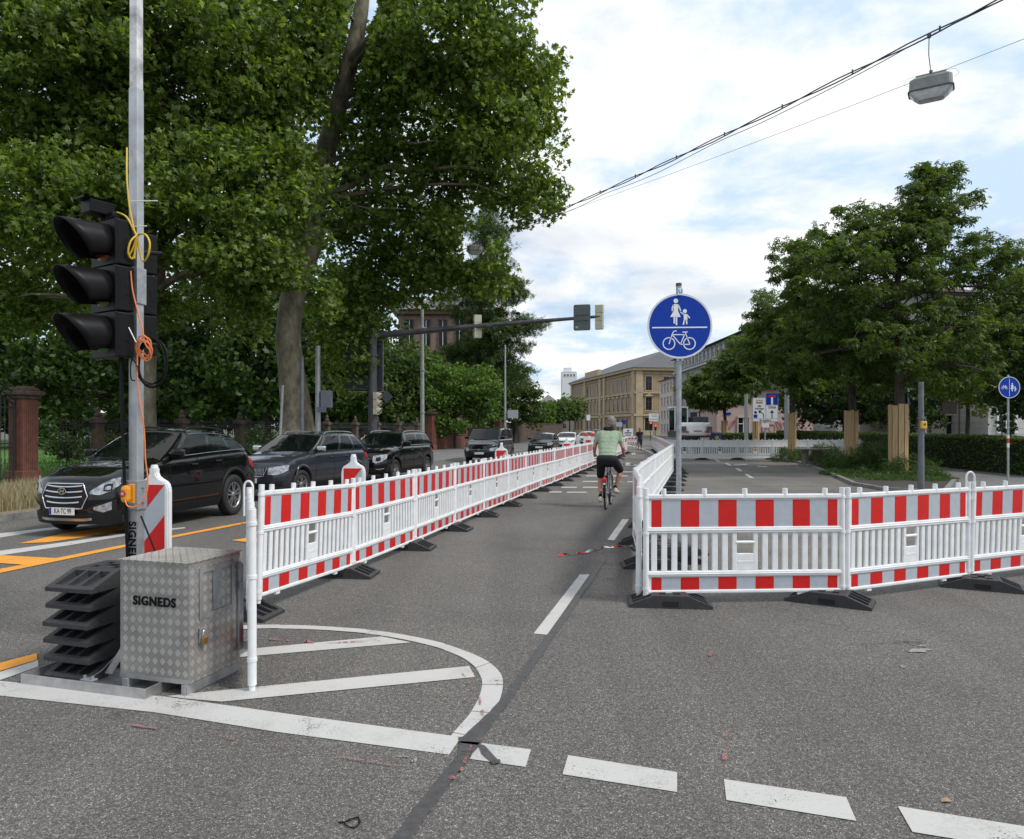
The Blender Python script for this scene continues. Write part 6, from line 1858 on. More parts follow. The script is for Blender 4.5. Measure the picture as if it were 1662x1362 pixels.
chestnut('tallest chestnut tree, highest point of the right-hand trees, trunk boarded with light timber', 14.65, 27.8, [EP(1430, 535, 140, 80, 27.8, 3.6), EP(1470, 410, 105, 68, 27.8, 2.6, 1.3), EP(1500, 345, 78, 44, 27.8, 1.8, 2.2), EP(1515, 295, 38, 30, 27.8, 1.0, 4), EP(1370, 440, 80, 70, 27, 2.4), EP(1580, 420, 62, 52, 28, 1.8, 1.3), EP(1625, 465, 60, 48, 28.5, 1.8, 1.2), EP(1545, 350, 40, 34, 28, 1.1, 1.3), EP(1520, 600, 95, 45, 28, 2.4), EP(1395, 372, 62, 42, 28, 1.4, 2), EP(1330, 405, 44, 34, 28, 1.4, 2), EP(1600, 530, 60, 60, 28, 2)], 560, .50, 38, .29, 101, 11, .66, 2.62, .20, 'timber boards round the thick trunk nearest the grey post', nb=60, up=1.0, droop=.5, flat=.5)
chestnut('second chestnut tree, its boarded trunk standing behind the green bed', 14.9, 32.2, [EP(1345, 545, 105, 70, 32, 3), EP(1320, 470, 70, 52, 32, 2.4), EP(1400, 600, 80, 40, 32, 2), EP(1290, 420, 36, 36, 32, 1.2, .9)], 230, .54, 40, .32, 102, 9, .54, 2.5, .17, 'timber boards on the trunk in the middle of the green bed', nb=40, up=1.0, droop=.5, flat=.5)
chestnut('third chestnut tree, slender boarded trunk beside the green table', 14.75, 38.6, [EP(1270, 560, 75, 66, 38, 2.8), EP(1250, 508, 34, 34, 38, 1.6, .9), EP(1300, 610, 60, 36, 38, 2)], 180, .60, 40, .36, 103, 8, .40, 2.5, .14, 'narrow timber boards on the trunk left of the low table', nb=30, up=1.0, droop=.5, flat=.5)
chestnut('fourth chestnut tree, its boarded trunk behind the plain white barriers and the detour board', 15.97, 48, [EP(1205, 604, 56, 36, 48, 2.4), EP(1216, 566, 34, 28, 48, 1.6, 1.2)], 130, .8, 34, .5, 104, 7.5, .40, 2.2, .14, 'timber boards just below the white detour board', nb=20, up=1.0, droop=.5, flat=.5)
chestnut('fifth chestnut tree, farthest in the row, above the white excavator', 16.8, 58, [EP(1145, 630, 40, 28, 58, 2.3), EP(1165, 642, 48, 24, 58, 2.2)], 130, .9, 34, .6, 105, 7, .42, 2.3, .14, 'timber boards on the farthest trunk beside the blue bin', nb=20, up=1.0, droop=.5, flat=.5)
# ---- trees behind them
simple_tree('broadleaf_tree', 'dark broad tree behind the hedge between the second and third chestnut', 1370, 52, [EP(1370, 635, 100, 62, 52, 4), EP(1310, 640, 60, 50, 54, 3)], 300, .9, 46, .34, 'simple', L_DARK, 111, nb=12)
simple_tree('broadleaf_tree', 'yellowish green tree behind the hedge left of the small round sign', 1568, 38, [EP(1565, 600, 62, 58, 38, 2.6), EP(1540, 560, 50, 40, 38, 2), EP(1590, 650, 40, 34, 37, 1.4, .6)], 230, .62, 46, .24, 'simple', L_YEL, 112, nb=20, tr_r=.12)
simple_tree('broadleaf_tree', 'dark tree at the right edge of the picture behind the small round sign', 1675, 30, [EP(1665, 560, 78, 90, 30, 3), EP(1700, 480, 80, 70, 30, 3), EP(1640, 660, 40, 40, 31, 1.4, .7)], 330, .62, 48, .24, 'simple', L_DARK, 113, nb=24)
simple_tree('broadleaf_tree', 'dark low tree behind the hedge right of the flag poles', 1465, 44, [EP(1480, 650, 56, 50, 44, 2.4), EP(1440, 610, 60, 50, 46, 2.6)], 200, .75, 46, .28, 'simple', L_DARK, 114, nb=12)

# ---- hedge
def hedge(name, label, pts, w_, h0, h1, seed, nleaf, ls):
    rng = np.random.default_rng(seed); root = thing(name, (pts[0][0], pts[0][1], 0), 0, label, 'hedge')
    off = np.array((pts[0][0], pts[0][1], 0)); C = []; N = []
    core = MB()
    for i in range(len(pts) - 1):
        a, b = np.array(pts[i]), np.array(pts[i + 1]); L_ = np.linalg.norm(b - a); d = (b - a) / L_; n_ = np.array((-d[1], d[0]))
        k = int(nleaf * L_)
        s = rng.uniform(0, L_, k); fz = rng.uniform(0, 1, k); top = rng.uniform(0, 1, k) < .34
        h = h0 + (h1 - h0) * (i + s / L_) / (len(pts) - 1)
        sd = np.where(rng.uniform(0, 1, k) < .8, -1, 1)
        u = np.where(top, rng.uniform(-1, 1, k), sd) * w_ / 2 * (1 + rng.normal(0, .07, k))
        z = np.where(top, h + rng.normal(0, .035, k), h * fz)
        xy = a + s[:, None] * d + u[:, None] * n_
        C.append(np.c_[xy, z]); N.append(np.c_[np.where(top, 0, u)[:, None] * n_ * 2, np.where(top, 1.5, .2)])
        aa, bb = Vector((*(a - off[:2]), 0)), Vector((*(b - off[:2]), 0)); nn = Vector((*n_, 0)) * (w_ / 2 - .07)
        ha, hb = h0 + (h1 - h0) * i / (len(pts) - 1) - .07, h0 + (h1 - h0) * (i + 1) / (len(pts) - 1) - .07
        core.add([aa - nn, aa + nn, bb + nn, bb - nn, aa - nn + Vector((0, 0, ha)), aa + nn + Vector((0, 0, ha)), bb + nn + Vector((0, 0, hb)), bb - nn + Vector((0, 0, hb))], [(0, 1, 2, 3), (4, 7, 6, 5), (0, 4, 5, 1), (1, 5, 6, 2), (2, 6, 7, 3), (3, 7, 4, 0)])
    core.build('branches', mat('hedge_inner_shade', (.020, .026, .012), .95, vary=.5, vscale=6), root)  # solid core, coloured dark to stand for the shade inside the hedge
    C = np.concatenate(C) - off; N = np.concatenate(N)
    V, LV, LS = leaf_arrays(C, ls, 'simple', rng, .5, N)
    o = bpy.data.objects.new('leaves', np_mesh('leaves', V, LV, LS, L_HEDGE)); COL.objects.link(o); o.parent = root
hedge('hedge', 'long clipped dark hedge running behind the right pavement', [(18.9, 25.0), (19.3, 32), (20.2, 42), (21.5, 58)], 1.2, 1.35, 1.5, 5, 2000, .11)
hedge('hedge', 'low clipped hedge in front of the pink building beyond the white cross barriers', [(14.2, 52), (22.3, 53)], 1.2, 1.35, 1.35, 6, 900, .13)

# ---- green bed with undergrowth
bed = [P(1250, 745), P(1300, 752), P(1345, 768), P(1390, 788), P(1440, 797), P(1530, 800), P(1545, 782), P(1520, 765), P(1440, 745), P(1330, 735)]
slab('planting_bed', [(p.x, p.y) for p in bed], -.01, .06, mat('bed_soil', (.045, .038, .03), .95, vary=.4, vscale=4))
mb = MB()
for i in range(6):
    a, b = bed[i], bed[i + 1]
    d = (b - a); n = int(d.length // 1.0) + 1
    for k in range(n):
        p, q = a + d * (k / n), a + d * ((k + .985) / n); nn = Vector((d.y, -d.x, 0)).normalized() * .12
        mb.prism([(p.x, p.y), (q.x, q.y), (q.x + nn.x, q.y + nn.y), (p.x + nn.x, p.y + nn.y)], -.01, .10)
structure('bed_kerb', mb, M_KERB)
rng = np.random.default_rng(9)
ells = [EP(1290, 742, 36, 13, 38, 1.4), EP(1375, 762, 42, 22, 31, 1.8), EP(1425, 748, 44, 30, 30, 1.6), EP(1400, 780, 60, 14, 27, 1.2), EP(1480, 768, 50, 24, 26.5, 1.2), EP(1440, 785, 80, 11, 25.6, .9), EP(1350, 745, 30, 22, 34, 1.4), EP(1470, 790, 66, 9, 24, .7, 2.5), EP(1415, 786, 40, 10, 25.2, .7, 2), EP(1370, 776, 36, 8, 28, .8, 2), EP(1520, 786, 24, 9, 24.8, .6, 2)]
cc, pp, qq = cloud_points(ells, 620, .34, 46, rng, 2.5, .9)
pp[:, 2] = np.maximum(pp[:, 2], .06)
V, LV, LS = leaf_arrays(pp, .15, 'spray', rng, .5, qq)
o = bpy.data.objects.new('undergrowth', np_mesh('undergrowth', V, LV, LS, leafmat('undergrowth_leaves', (.026, .055, .014), (.045, .10, .022), (.10, .16, .03), .35))); COL.objects.link(o)
tag(o, 'low green undergrowth covering the planting bed round the chestnut trunks', 'undergrowth', kind='stuff')

# ---- dry grass on the left verge
def blades(n, region, h, wd, rng, lean=.35):
    x, y = region(rng, n)
    hh = h * rng.uniform(.45, 1.15, n); a = rng.uniform(0, 2 * math.pi, n); ln = rng.uniform(0, lean, n) * hh
    dx, dy = np.cos(a) * wd / 2, np.sin(a) * wd / 2; b = rng.uniform(0, 2 * math.pi, n)
    ex, ey = np.cos(b) * ln, np.sin(b) * ln; z0 = np.full(n, .12)
    V = np.stack([np.c_[x - dx, y - dy, z0], np.c_[x + dx, y + dy, z0], np.c_[x + dx * .7 + ex * .4, y + dy * .7 + ey * .4, z0 + hh * .6], np.c_[x + ex, y + ey, z0 + hh], np.c_[x - dx * .7 + ex * .4, y - dy * .7 + ey * .4, z0 + hh * .6]], 1).reshape(-1, 3)
    LV = np.arange(n * 5); LS = np.arange(n) * 5
    return V, LV, LS
def reg(rng, n):
    y = rng.uniform(11.5, 23, n) ; x = kerbx(y) - .25 - rng.uniform(0, 1, n) * 3.7
    return x, y
V, LV, LS = blades(26000, reg, .42, .012, np.random.default_rng(4))
o = bpy.data.objects.new('dry_grass', np_mesh('dry_grass', V, LV, LS, leafmat('dry_grass_blades', (.24, .20, .13), (.38, .33, .22), (.50, .45, .33), .3))); COL.objects.link(o)
tag(o, 'tall straw-coloured dry grass on the verge at the left edge', 'grass', kind='stuff')
def reg2(rng, n):
    y = rng.uniform(18, 60, n); x = fencex(y) - rng.uniform(0, 1, n) ** 1.5 * 16
    return x, y
V, LV, LS = blades(30000, reg2, .16, .03, np.random.default_rng(5))
o = bpy.data.objects.new('lawn_blades', np_mesh('lawn_blades', V, LV, LS, leafmat('lawn_blade', (.04, .10, .012), (.07, .16, .02), (.11, .22, .03), .3))); COL.objects.link(o)
tag(o, 'short green lawn grass in the park behind the iron fence', 'grass', kind='stuff')
# ================================================================== FENCE, GATE, WALL
M_IRON = mat('dark_iron', (0.018, 0.018, 0.019), 0.6, vary=.4, vscale=12)
M_BROWNSTONE = mat('brown_fence_stone', (0.095, 0.068, 0.050), 0.9, vary=.45, vscale=5, bump=.4, bscale=30)
fd = Vector((math.sin(R(14)), math.cos(R(14)), 0)); fang = math.atan2(fd.y, fd.x)
def FP(Y): return Vector((fencex(Y), Y, 0))
fence = thing('iron_fence', FP(22.8), fang, 'dark iron railing with stone posts running along the park', 'fence')
ystart = 22.8; posts = [24.4, 28.4, 32.0, 36.2, 39.6, 42.9, 45.9, 49.1, 52.4]
def fx(Y): return (Y - ystart) / math.cos(R(14))
pm = MB()
pm.box((0, 0, .55), (.34, .34, 1.1 + .1), bev=.02); pm.box((0, 0, 1.45), (.28, .28, .7), bev=.02); pm.box((0, 0, 1.86), (.40, .40, .12), bev=.02); pm.box((0, 0, 1.96), (.30, .30, .08), bev=.02)
pm.lathe([(.05, 2.0), (.11, 2.04), (.12, 2.10), (.05, 2.16), (.09, 2.20), (.075, 2.27), (.02, 2.34), (.001, 2.36)], 14)
p0 = pm.build('stone_post', M_BROWNSTONE, fence); p0.location = (fx(posts[0]), 0, .12)
for y in posts[1:]:
    c = p0.copy(); COL.objects.link(c); c.location = (fx(y), 0, .12)
segs = [(ystart, posts[0])] + list(zip(posts[:-1], posts[1:])) + [(posts[-1], 54.2)]
for (a, b) in segs:
    L0, L1 = fx(a) + .12, fx(b) - .12
    if L1 - L0 < .3: continue
    mb = MB(); n = max(2, int((L1 - L0) / .125))
    for k in range(n + 1):
        x = L0 + (L1 - L0) * k / n
        mb.cyl((x, 0, .35), (x, 0, 1.92), .011, n=5, caps=False)
        mb.lathe([(.011, 1.92), (.028, 1.98), (.001, 2.10)], 4, Matrix.Translation((x, 0, 0)))
    for z in (.50, 1.78, 1.86): mb.box(((L0 + L1) / 2, 0, z), (L1 - L0, .03, .035))
    mb.build('railing', M_IRON, fence)
    mb = MB(); mb.box(((L0 + L1) / 2, 0, .24), (L1 - L0, .26, .30), bev=.02); mb.build('plinth', M_BROWNSTONE, fence)

def pillar(label, pos, w_, h, group=None, name='gate_pillar'):
    r = thing(name, pos, fang, label, 'pillar', group)
    mb = MB(); mb.box((0, 0, .2), (w_ * 1.25, w_ * 1.25, .4), bev=.02); mb.box((0, 0, h * .5), (w_, w_, h - .3), bev=.015)
    for k in range(7):
        for s_ in (0, 1, 2, 3):
            T_ = Matrix.Rotation(s_ * math.pi / 2, 4, 'Z')
            mb.box((-w_ * .36 + w_ * .72 * k / 6, -w_ / 2 - .004, h * .5), (w_ * .06, .02, h * .72), M=T_)
    mb.build('shaft', M_STONE, r)
    mb = MB(); mb.box((0, 0, h - .26), (w_ * 1.18, w_ * 1.18, .10), bev=.02); mb.box((0, 0, h - .14), (w_ * 1.5, w_ * 1.5, .14), bev=.04); mb.box((0, 0, h - .03), (w_ * 1.1, w_ * 1.1, .10), bev=.03)
    for k in range(9):
        mb.ball((random.uniform(-.3, .3) * w_, random.uniform(-.3, .3) * w_, h + .02), (.10, .10, .06), 8, 5)
    mb.build('capital', M_BROWNSTONE, r)
    return r
gp = FP(21.7)
pillar('fluted red sandstone gate pillar at the left edge behind the black car', (gp.x, gp.y, .1), .52, 2.82)
pillar('square red sandstone pillar behind the tall lamp post, at the end of the railing', (FP(55).x, 55, .1), .62, 2.9)
gate = thing('iron_gate', (gp.x, gp.y, .1), fang + math.pi, 'arched wrought-iron gate cut by the left edge of the picture', 'gate')
mb = MB()
for k in range(22):
    x = .35 + k * .13; zt2 = 2.35 + 1.0 * math.sin(min(1, max(0, (x - .3)) / 2.6) * math.pi / 2)
    mb.cyl((x, 0, .1), (x, 0, zt2), .012, n=5)
for z in (.2, 1.1, 1.2, 2.25): mb.box((1.75, 0, z), (2.9, .03, .04))
for dz in (0, .14, .34):
    mb.tube([(.32 + 2.6 * k / 16, 0, 2.35 + dz + 1.0 * math.sin(k / 16 * math.pi / 2)) for k in range(17)], .02, 6)
for k in range(12):
    x = .45 + k * .22; z = 2.35 + .24 + 1.0 * math.sin(min(1, (x - .3) / 2.6) * math.pi / 2)
    mb.tube([(x + .09 * math.cos(t) * (1 - t / 9), 0, z + .09 * math.sin(t) * (1 - t / 9)) for t in [i * .6 for i in range(12)]], .01, 4)
mb.build('gate_leaf', M_IRON, gate)
mb = MB(); mb.cyl((.30, 0, 0), (.30, 0, 2.6), .03, n=8); mb.build('gate_post', M_IRON, gate)

wallt = thing('park_wall', FP(55.6), fang, 'low red sandstone wall with short stone posts right of the square pillar', 'wall')
mb = MB(); Lw = 8.0
for k in range(4):
    mb.box((Lw / 8 + k * Lw / 4, 0, .62), (Lw / 4 - .03, .35, 1.05), bev=.02)
mb.build('wall_panels', M_STONE, wallt)
mb = MB(); mb.box((Lw / 2, 0, 1.18), (Lw + .1, .45, .09), bev=.02); mb.build('coping', M_BROWNSTONE, wallt)
for k in range(5):
    mb = MB(); mb.box((k * Lw / 4, 0, 1.25), (.34, .38, 2.3), bev=.02); mb.box((k * Lw / 4, 0, 2.42), (.44, .46, .08), bev=.02); mb.build('stone_post', M_STONE, wallt)
for k in range(4):
    mb = MB()
    for i in range(13): mb.cyl((k * 2 + .25 + i * .125, 0, 1.2), (k * 2 + .25 + i * .125, 0, 2.2), .012, n=5, caps=False)
    mb.box((k * 2 + 1, 0, 2.1), (1.7, .03, .03)); mb.build('railing', M_IRON, wallt)
pillar('sandstone pillar under the bright maple, left of the dark van roof', (FP(74).x, 74, .1), .7, 2.7, 'far wall pillars')
wall2 = thing('board_wall', FP(74.6), fang, 'tall dark red-brown wall running to the end of the park, behind the second lamp post', 'wall')
mb = MB()
for k in range(15): mb.box((1.2 + k * 2.4, 0, 1.15), (2.34, .3, 2.2), bev=.02)
mb.build('wall_panels', mat('dark_wall_panel', (.085, .055, .042), .9, vary=.4, vscale=2), wall2)
mb = MB(); mb.box((18, 0, 2.3), (36, .4, .10), bev=.02); mb.build('coping', M_BROWNSTONE, wall2)

# ================================================================== MASTS AND POLES ON THE LEFT
def pole(name, label, base, h, r0, r1, m=M_GALV, lean=(0, 0), cat='pole', group=None, collars=()):
    r = thing(name, base, 0, label, cat, group)
    mb = MB(); mb.cyl((0, 0, 0), (lean[0], lean[1], h), r0, r1, 16)
    for z in collars: mb.cyl((0, 0, z), (0, 0, z + .05), r0 * 1.12, r0 * 1.12, 16)
    mb.build('post', m, r)
    return r
ms = pole('signal_gantry', 'dark steel mast with a long arm reaching out over the street', (-5.32, 28, 0), 5.55, .19, .15, M_DARKSTEEL, cat='signal gantry', collars=(1.0, 2.9, 4.5))
mb = MB(); e0, e1 = A(605, 545, 28) - Vector((-5.32, 28, 0)), A(976, 513.5, 25.9) - Vector((-5.32, 28, 0))
mb.tube([e0, e0.lerp(e1, .5) + Vector((0, 0, .03)), e1], [.125, .09, .05], 14); mb.cyl(e0.lerp(e1, .52), e0.lerp(e1, .55), .11, n=14); mb.build('arm', M_DARKSTEEL, ms)
mb = MB(); q = e0.lerp(e1, .66); mb.cyl(q, q + Vector((0, 0, .34)), .012, n=6); mb.ball(q + Vector((-.06, 0, .36)), (.09, .06, .06)); mb.build('sensor', M_BLACKP, ms)
M_CREAM = mat('cream_signal_housing', (.46, .45, .34), .5, vary=.15)
def gpt(t): return Vector((-5.32, 28, 0)) + e0.lerp(e1, t)
g1 = gpt(.475); g2 = gpt(.995)
signal_head('traffic_light', 'pale traffic light on the gantry arm in front of the conifer, seen from the side', (g1.x, g1.y + .12, g1.z + .02), R(200), sz=.285, col=M_CREAM, visor=.2, group='traffic lights on the gantry')
signal_head('traffic_light', 'pale traffic light at the tip of the gantry arm, seen from behind', (g2.x, g2.y + .10, g2.z - .02), R(160), sz=.29, col=M_CREAM, visor=.22, group='traffic lights on the gantry')
bp_ = thing('backing_board', gpt(.92) + Vector((0, -.10, 0)), R(-14), 'dark grey-green rounded board hanging near the tip of the gantry arm', 'sign')
mb = MB(); hw_, hh_ = .30, .46
def rrect(w_, h_, r, n=5):
    out = []
    for cx_, cy_, a0 in ((w_ - r, h_ - r, 0), (-w_ + r, h_ - r, 90), (-w_ + r, -h_ + r, 180), (w_ - r, -h_ + r, 270)):
        for k in range(n + 1): a = R(a0 + 90 * k / n); out.append((cx_ + r * math.cos(a), cy_ + r * math.sin(a)))
    return out
mb.prism(rrect(hw_, hh_, .06), -.012, .012, UP); mb.build('panel', mat('grey_green_sheet', (.075, .095, .095), .5, vary=.1), bp_)
mb = MB(); mb.prism(rrect(.05, .035, .01), .012, .014, Matrix.Translation((-.18, 0, -.34)) @ UP); mb.build('label_plate', M_GALV, bp_)
mb = MB(); 
for z in (-.1, .1): mb.box((0, -.02, z), (.5, .03, .03))
mb.build('rail', M_DARKSTEEL, bp_)
sb = thing('road_sign_back', (*A(592, 590, 28.35)[:2], 0), R(4), 'large black back of direction sign boards fixed behind the gantry mast', 'sign')
mb = MB()
for (z0, z1) in ((3.05, 4.05), (4.08, 5.05)): mb.box((-.02, 0, (z0 + z1) / 2 + .1), (1.42, .03, z1 - z0), bev=.008)
mb.build('panel', mat('dark_sign_back', (.020, .022, .026), .5, vary=.3, vscale=3), sb)
mb = MB(); mb.box((.70, 0, 4.15), (.02, .05, 2.0), bev=.004); mb.box((-.02, 0, 3.16), (1.42, .05, .02)); mb.box((-.02, 0, 5.15), (1.42, .05, .02)); mb.build('rim', M_GALV, sb)
mb = MB()
for z in (3.25, 4.16, 5.0): mb.box((0, -.05, z), (1.30, .05, .05), bev=.005); mb.box((.42, -.07, z), (.06, .06, .12))
mb.build('rail', M_DARKSTEEL, sb)
q = A(628, 644, 28); ds = thing('diamond_sign', q, R(8), 'small dark diamond-shaped sign seen from behind, right of the gantry mast', 'sign')
mb = MB(); mb.prism([(.23, 0), (0, .25), (-.23, 0), (0, -.25)], -.006, .006, UP); mb.build('panel', mat('diamond_back', (.035, .045, .055), .45, vary=.1), ds)
mb = MB(); mb.box((-.2, .0, 0), (.5, .03, .03)); mb.build('arm', M_DARKSTEEL, ds)
q = A(613, 655, 27.8); signal_head('traffic_light', 'pale traffic light fixed to the gantry mast below the black sign boards', (q.x, q.y, q.z), R(78), sz=.285, col=M_CREAM, visor=.16)
p_ = pole('traffic_light_post', 'grey post between the plane trunk and the gantry mast, with a signal box on top', (*A(516, 700, 27.2)[:2], 0), 4.8, .11, .09, M_GALV, cat='post')
o_ = Vector(p_.location)
mb = MB(); q = A(530, 648, 27.2) - o_; mb.box(q, (.40, .25, .64), bev=.02); mb.build('signal_box', mat('grey_blue_box', (.13, .15, .18), .5, vary=.2), p_)
mb = MB(); q = A(522, 665, 27.0) - o_; mb.box(q, (.34, .04, .2), bev=.005); mb.build('name_plate', mat('violet_grey_plate', (.12, .11, .17), .5), p_)
pole('pole', 'thin grey pole standing in front of the plane trunk', (*A(490, 700, 25.5)[:2], 0), 1.75 + 115 / 1190 * 25.5, .07, .06, mat('weathered_pole', (.12, .13, .15), .55, vary=.3), collars=(1.5,))
pole('pole', 'thin leaning steel pole just left of the plane trunk', (*A(451, 700, 24.5)[:2], 0), 1.75 + 70 / 1190 * 24.5, .045, .04, M_GALV, lean=(.17, 0))
def lamp_post(label, x, Z, ytop, r, arm=None):
    b = (*A(x, 700, Z)[:2], 0); h = HC + (HY - ytop) / FPX * Z
    q = pole('lamp_post', label, b, h, r, r * .55, mat('pale_lamp_post', (.30, .32, .31), .5, vary=.25, vscale=4), cat='lamp post', collars=(h * .3, h * .55, h * .8))
    if arm:
        mb = MB(); mb.tube([(0, 0, h - .1), (.5, -.1, h - .2), (arm, -.2, h - .26)], .03, 8); mb.build('arm', M_GALV, q)
        mb = MB(); mb.box((arm + .1, -.2, h - .28), (.5, .18, .08), bev=.03); mb.build('lamp_head', M_GALV, q)
    return q
lamp_post('tall pale lamp post in front of the red stone building', 685.5, 36, 478, .115, .8)
lp = lamp_post('slimmer pale lamp post behind the dark van, a grey plate fixed to it', 820, 50, 560, .085)
mb = MB(); mb.box((.52, -.1, 2.70), (.72, .04, .56), bev=.01); mb.build('plate', mat('grey_plate', (.30, .32, .36), .5, vary=.1), lp)
mb = MB(); mb.box((.1, -.05, 2.8), (.3, .03, .03)); mb.box((.1, -.05, 2.55), (.3, .03, .03)); mb.build('bracket', M_GALV, lp)
cbn = thing('cabinet', (*A(592, 740, 27.8)[:2], .12), R(14), 'pale grey cabinet half hidden behind the third car', 'cabinet')
mb = MB(); mb.box((0, 0, .62), (.26, .22, 1.2), bev=.015); mb.build('housing', mat('cabinet_grey', (.34, .35, .33), .6, vary=.15), cbn)
mb = MB(); mb.box((0, 0, 1.24), (.30, .26, .05), bev=.01); mb.build('lid', mat('cabinet_grey', (.34, .35, .33)), cbn)

# ================================================================== OVERHEAD WIRES AND HANGING LAMPS
LA = A(1508, 57, 13.7); LB = Vector((-1.6, 32, 9.75))
dv = LB - LA
def sagp(t, s=.35, off=Vector((0, 0, 0))): return LA + dv * t + Vector((0, 0, -s * 4 * t * (1 - t))) + off
rw = random.Random(2)
for nm, lab, offs, s_ in (('overhead_cable', 'thick twisted overhead cable crossing the sky from the upper right to the plane tree', 0, .18), ('overhead_cable', 'thinner cable hanging loosely just below the thick overhead cable', 1, .27)):
    mb = MB()
    for k in range(2 if offs == 0 else 1):
        pts = []
        for i in range(61):
            t = -.50 + 1.56 * i / 60
            wv = .035 * math.sin(i * .9 + k * 3) if offs == 0 else -.07 * abs(math.sin(i * .32)) - .01
            pts.append(sagp(t, s_) + Vector((.02 * math.cos(i * .9 + k * 3), 0, wv)))
        mb.tube(pts, .014 if offs == 0 else .008, 6)
    if offs == 0:
        for i in range(13):
            t = -.1 + i * .09; mb.cyl(sagp(t, s_) + Vector((0, 0, -.03)), sagp(t, s_) + Vector((0, 0, .07)), .018, n=6)
    tag(mb.build(nm, M_DARKSTEEL), lab, 'cable')
def wire(label, a, b, r, s_, t0=0, t1=1):
    mb = MB(); d = b - a
    mb.tube([a + d * t + Vector((0, 0, -4 * s_ * t * (1 - t))) for t in [t0 + (t1 - t0) * i / 30 for i in range(31)]], r, 5)
    return tag(mb.build('stay_wire', M_GALV), label, 'wire')
wa, wb = A(1490, 130, 13.7), A(880, 357, 27)
wire('thin stay wire crossing the sky through the hanging lamp', wa, wb, .005, .05, -.9, 1.25)
def hanging_lamp(label, wirept, top, sx, rz, hang):
    r = thing('hanging_lamp', top, rz, label, 'street lamp', 'lamps hanging over the street')
    def sect(z, a, b, rr): return [(x, y, z) for x, y in rrect(a, b, rr, 4)]
    def loft(mb, S):
        n = len(S[0])
        for i in range(len(S) - 1): mb.add(S[i] + S[i + 1], [(k, (k + 1) % n, n + (k + 1) % n, n + k) for k in range(n)])
        mb.add(S[0], [list(range(n))[::-1]]); mb.add(S[-1], [list(range(n))])
    mb = MB(); a, b = .36 * sx, .19 * sx
    loft(mb, [sect(-.24 * sx, a, b, .09 * sx), sect(-.04 * sx, a * .97, b * .95, .09 * sx), sect(.0, a * .80, b * .75, .06 * sx)]); 
    mb.box((0, 0, .02 * sx), (.2 * sx, .12 * sx, .05 * sx), bev=.01)
    mb.build('housing', mat('lamp_housing_grey', (.22, .25, .23), .5, vary=.2, vscale=8), r)
    mb = MB(); loft(mb, [sect(-.265 * sx, a * 1.05, b * 1.08, .09 * sx), sect(-.24 * sx, a * 1.05, b * 1.08, .09 * sx)]); mb.build('rim', M_DARKSTEEL, r)
    mb = MB(); loft(mb, [sect(-.42 * sx, a * .60, b * .62, .07 * sx), sect(-.36 * sx, a * .78, b * .80, .08 * sx), sect(-.266 * sx, a * .99, b * 1.0, .09 * sx)])
    mb.build('diffuser', mat('lamp_glass', (.42, .44, .46), .22, vary=.5, vscale=5, vcol=(.70, .71, .72)), r)
    mb = MB(); loc = Vector(top); wv = (Matrix.Rotation(-rz, 3, 'Z') @ (wirept - loc))
    mb.tube([wv, wv * .55 + Vector((.02, 0, 0)), Vector((0, 0, .08 * sx))], .009, 6); mb.cyl((0, 0, .0), (0, 0, .13 * sx), .03 * sx, n=8)
    mb.cyl(wv + Vector((0, 0, -.05)), wv + Vector((0, 0, .03)), .035, n=8); mb.build('hanger', M_DARKSTEEL, r)
    mb = MB(); mb.tube([(-.25 * sx, 0, .075 * sx), (.25 * sx, 0, .075 * sx)], .018 * sx, 6); mb.build('crossbar', M_GALV, r)
    mb = MB()
    for sg in (1, -1): mb.tube([(sg * .25 * sx, 0, .08 * sx), (sg * .40 * sx, 0, .07 * sx), (sg * .45 * sx, 0, -.03 * sx), (sg * .37 * sx, 0, -.08 * sx)], .0035, 4)
    mb.build('supply_wire', M_GALV, r)
    return r
hanging_lamp('large grey street lamp hanging from the overhead cable at the upper right', sagp(.0, .18), A(1511, 126, 13.7), 1.0, math.atan2(dv.y, dv.x) + R(30), .4)
hanging_lamp('small grey street lamp hanging in front of the plane tree leaves', A(772, 383, 31.5), A(770, 399, 31.5), .9, R(20), .4)

# ================================================================== RIGHT SIDE: POSTS, TABLE, SIGNS
M_WALLR = None
pv = [P(1555, 812), P(1535, 795), P(1520, 778), P(1500, 762), (18.2, 30), (18.5, 38), (18.0, 45), (40, 45), (40, 6), (14.5, 10), (11.5, 15)]
slab('right_pavement', [(p[0], p[1]) for p in pv], -.01, .05, M_PAVE)
b_ = P(1495, 800)
pp_ = pole('post', 'grey steel post with an orange-yellow call box, right of the boarded chestnut trunk', (b_.x, b_.y, 0), HC + 75 / FPX * b_.y, .085, .065, mat('weathered_pole', (.12, .13, .15)), collars=(.05, 2.0))
mb = MB(); mb.box((0.02, -.09, HC + 5 / FPX * b_.y), (.15, .09, .20), bev=.02); mb.build('call_box', mat('yellow_box', (.66, .40, .03), .4, vary=.1), pp_)
mb = MB(); mb.cyl((0.02, -.14, HC + 6 / FPX * b_.y), (0.02, -.146, HC + 6 / FPX * b_.y), .03, n=16); mb.build('button', M_DARKSTEEL, pp_)
b_ = P(1557, 762)
tb = pole('sign_post', 'thin dark post with an empty rusty notice board, in front of the hedge', (b_.x, b_.y, 0), HC + 55 / FPX * b_.y, .04, .035, M_DARKSTEEL, cat='sign')
mb = MB(); mb.box((-.42, 0, HC + 33 / FPX * b_.y), (.62, .03, .52), bev=.005); mb.build('board', mat('rusty_board', (.06, .045, .035), .8, vary=.6, vscale=25, vcol=(.16, .13, .10)), tb)
mb = MB(); mb.box((0, -.03, HC - 22 / FPX * b_.y), (.22, .10, .24), bev=.01); mb.build('box', M_DARKSTEEL, tb)
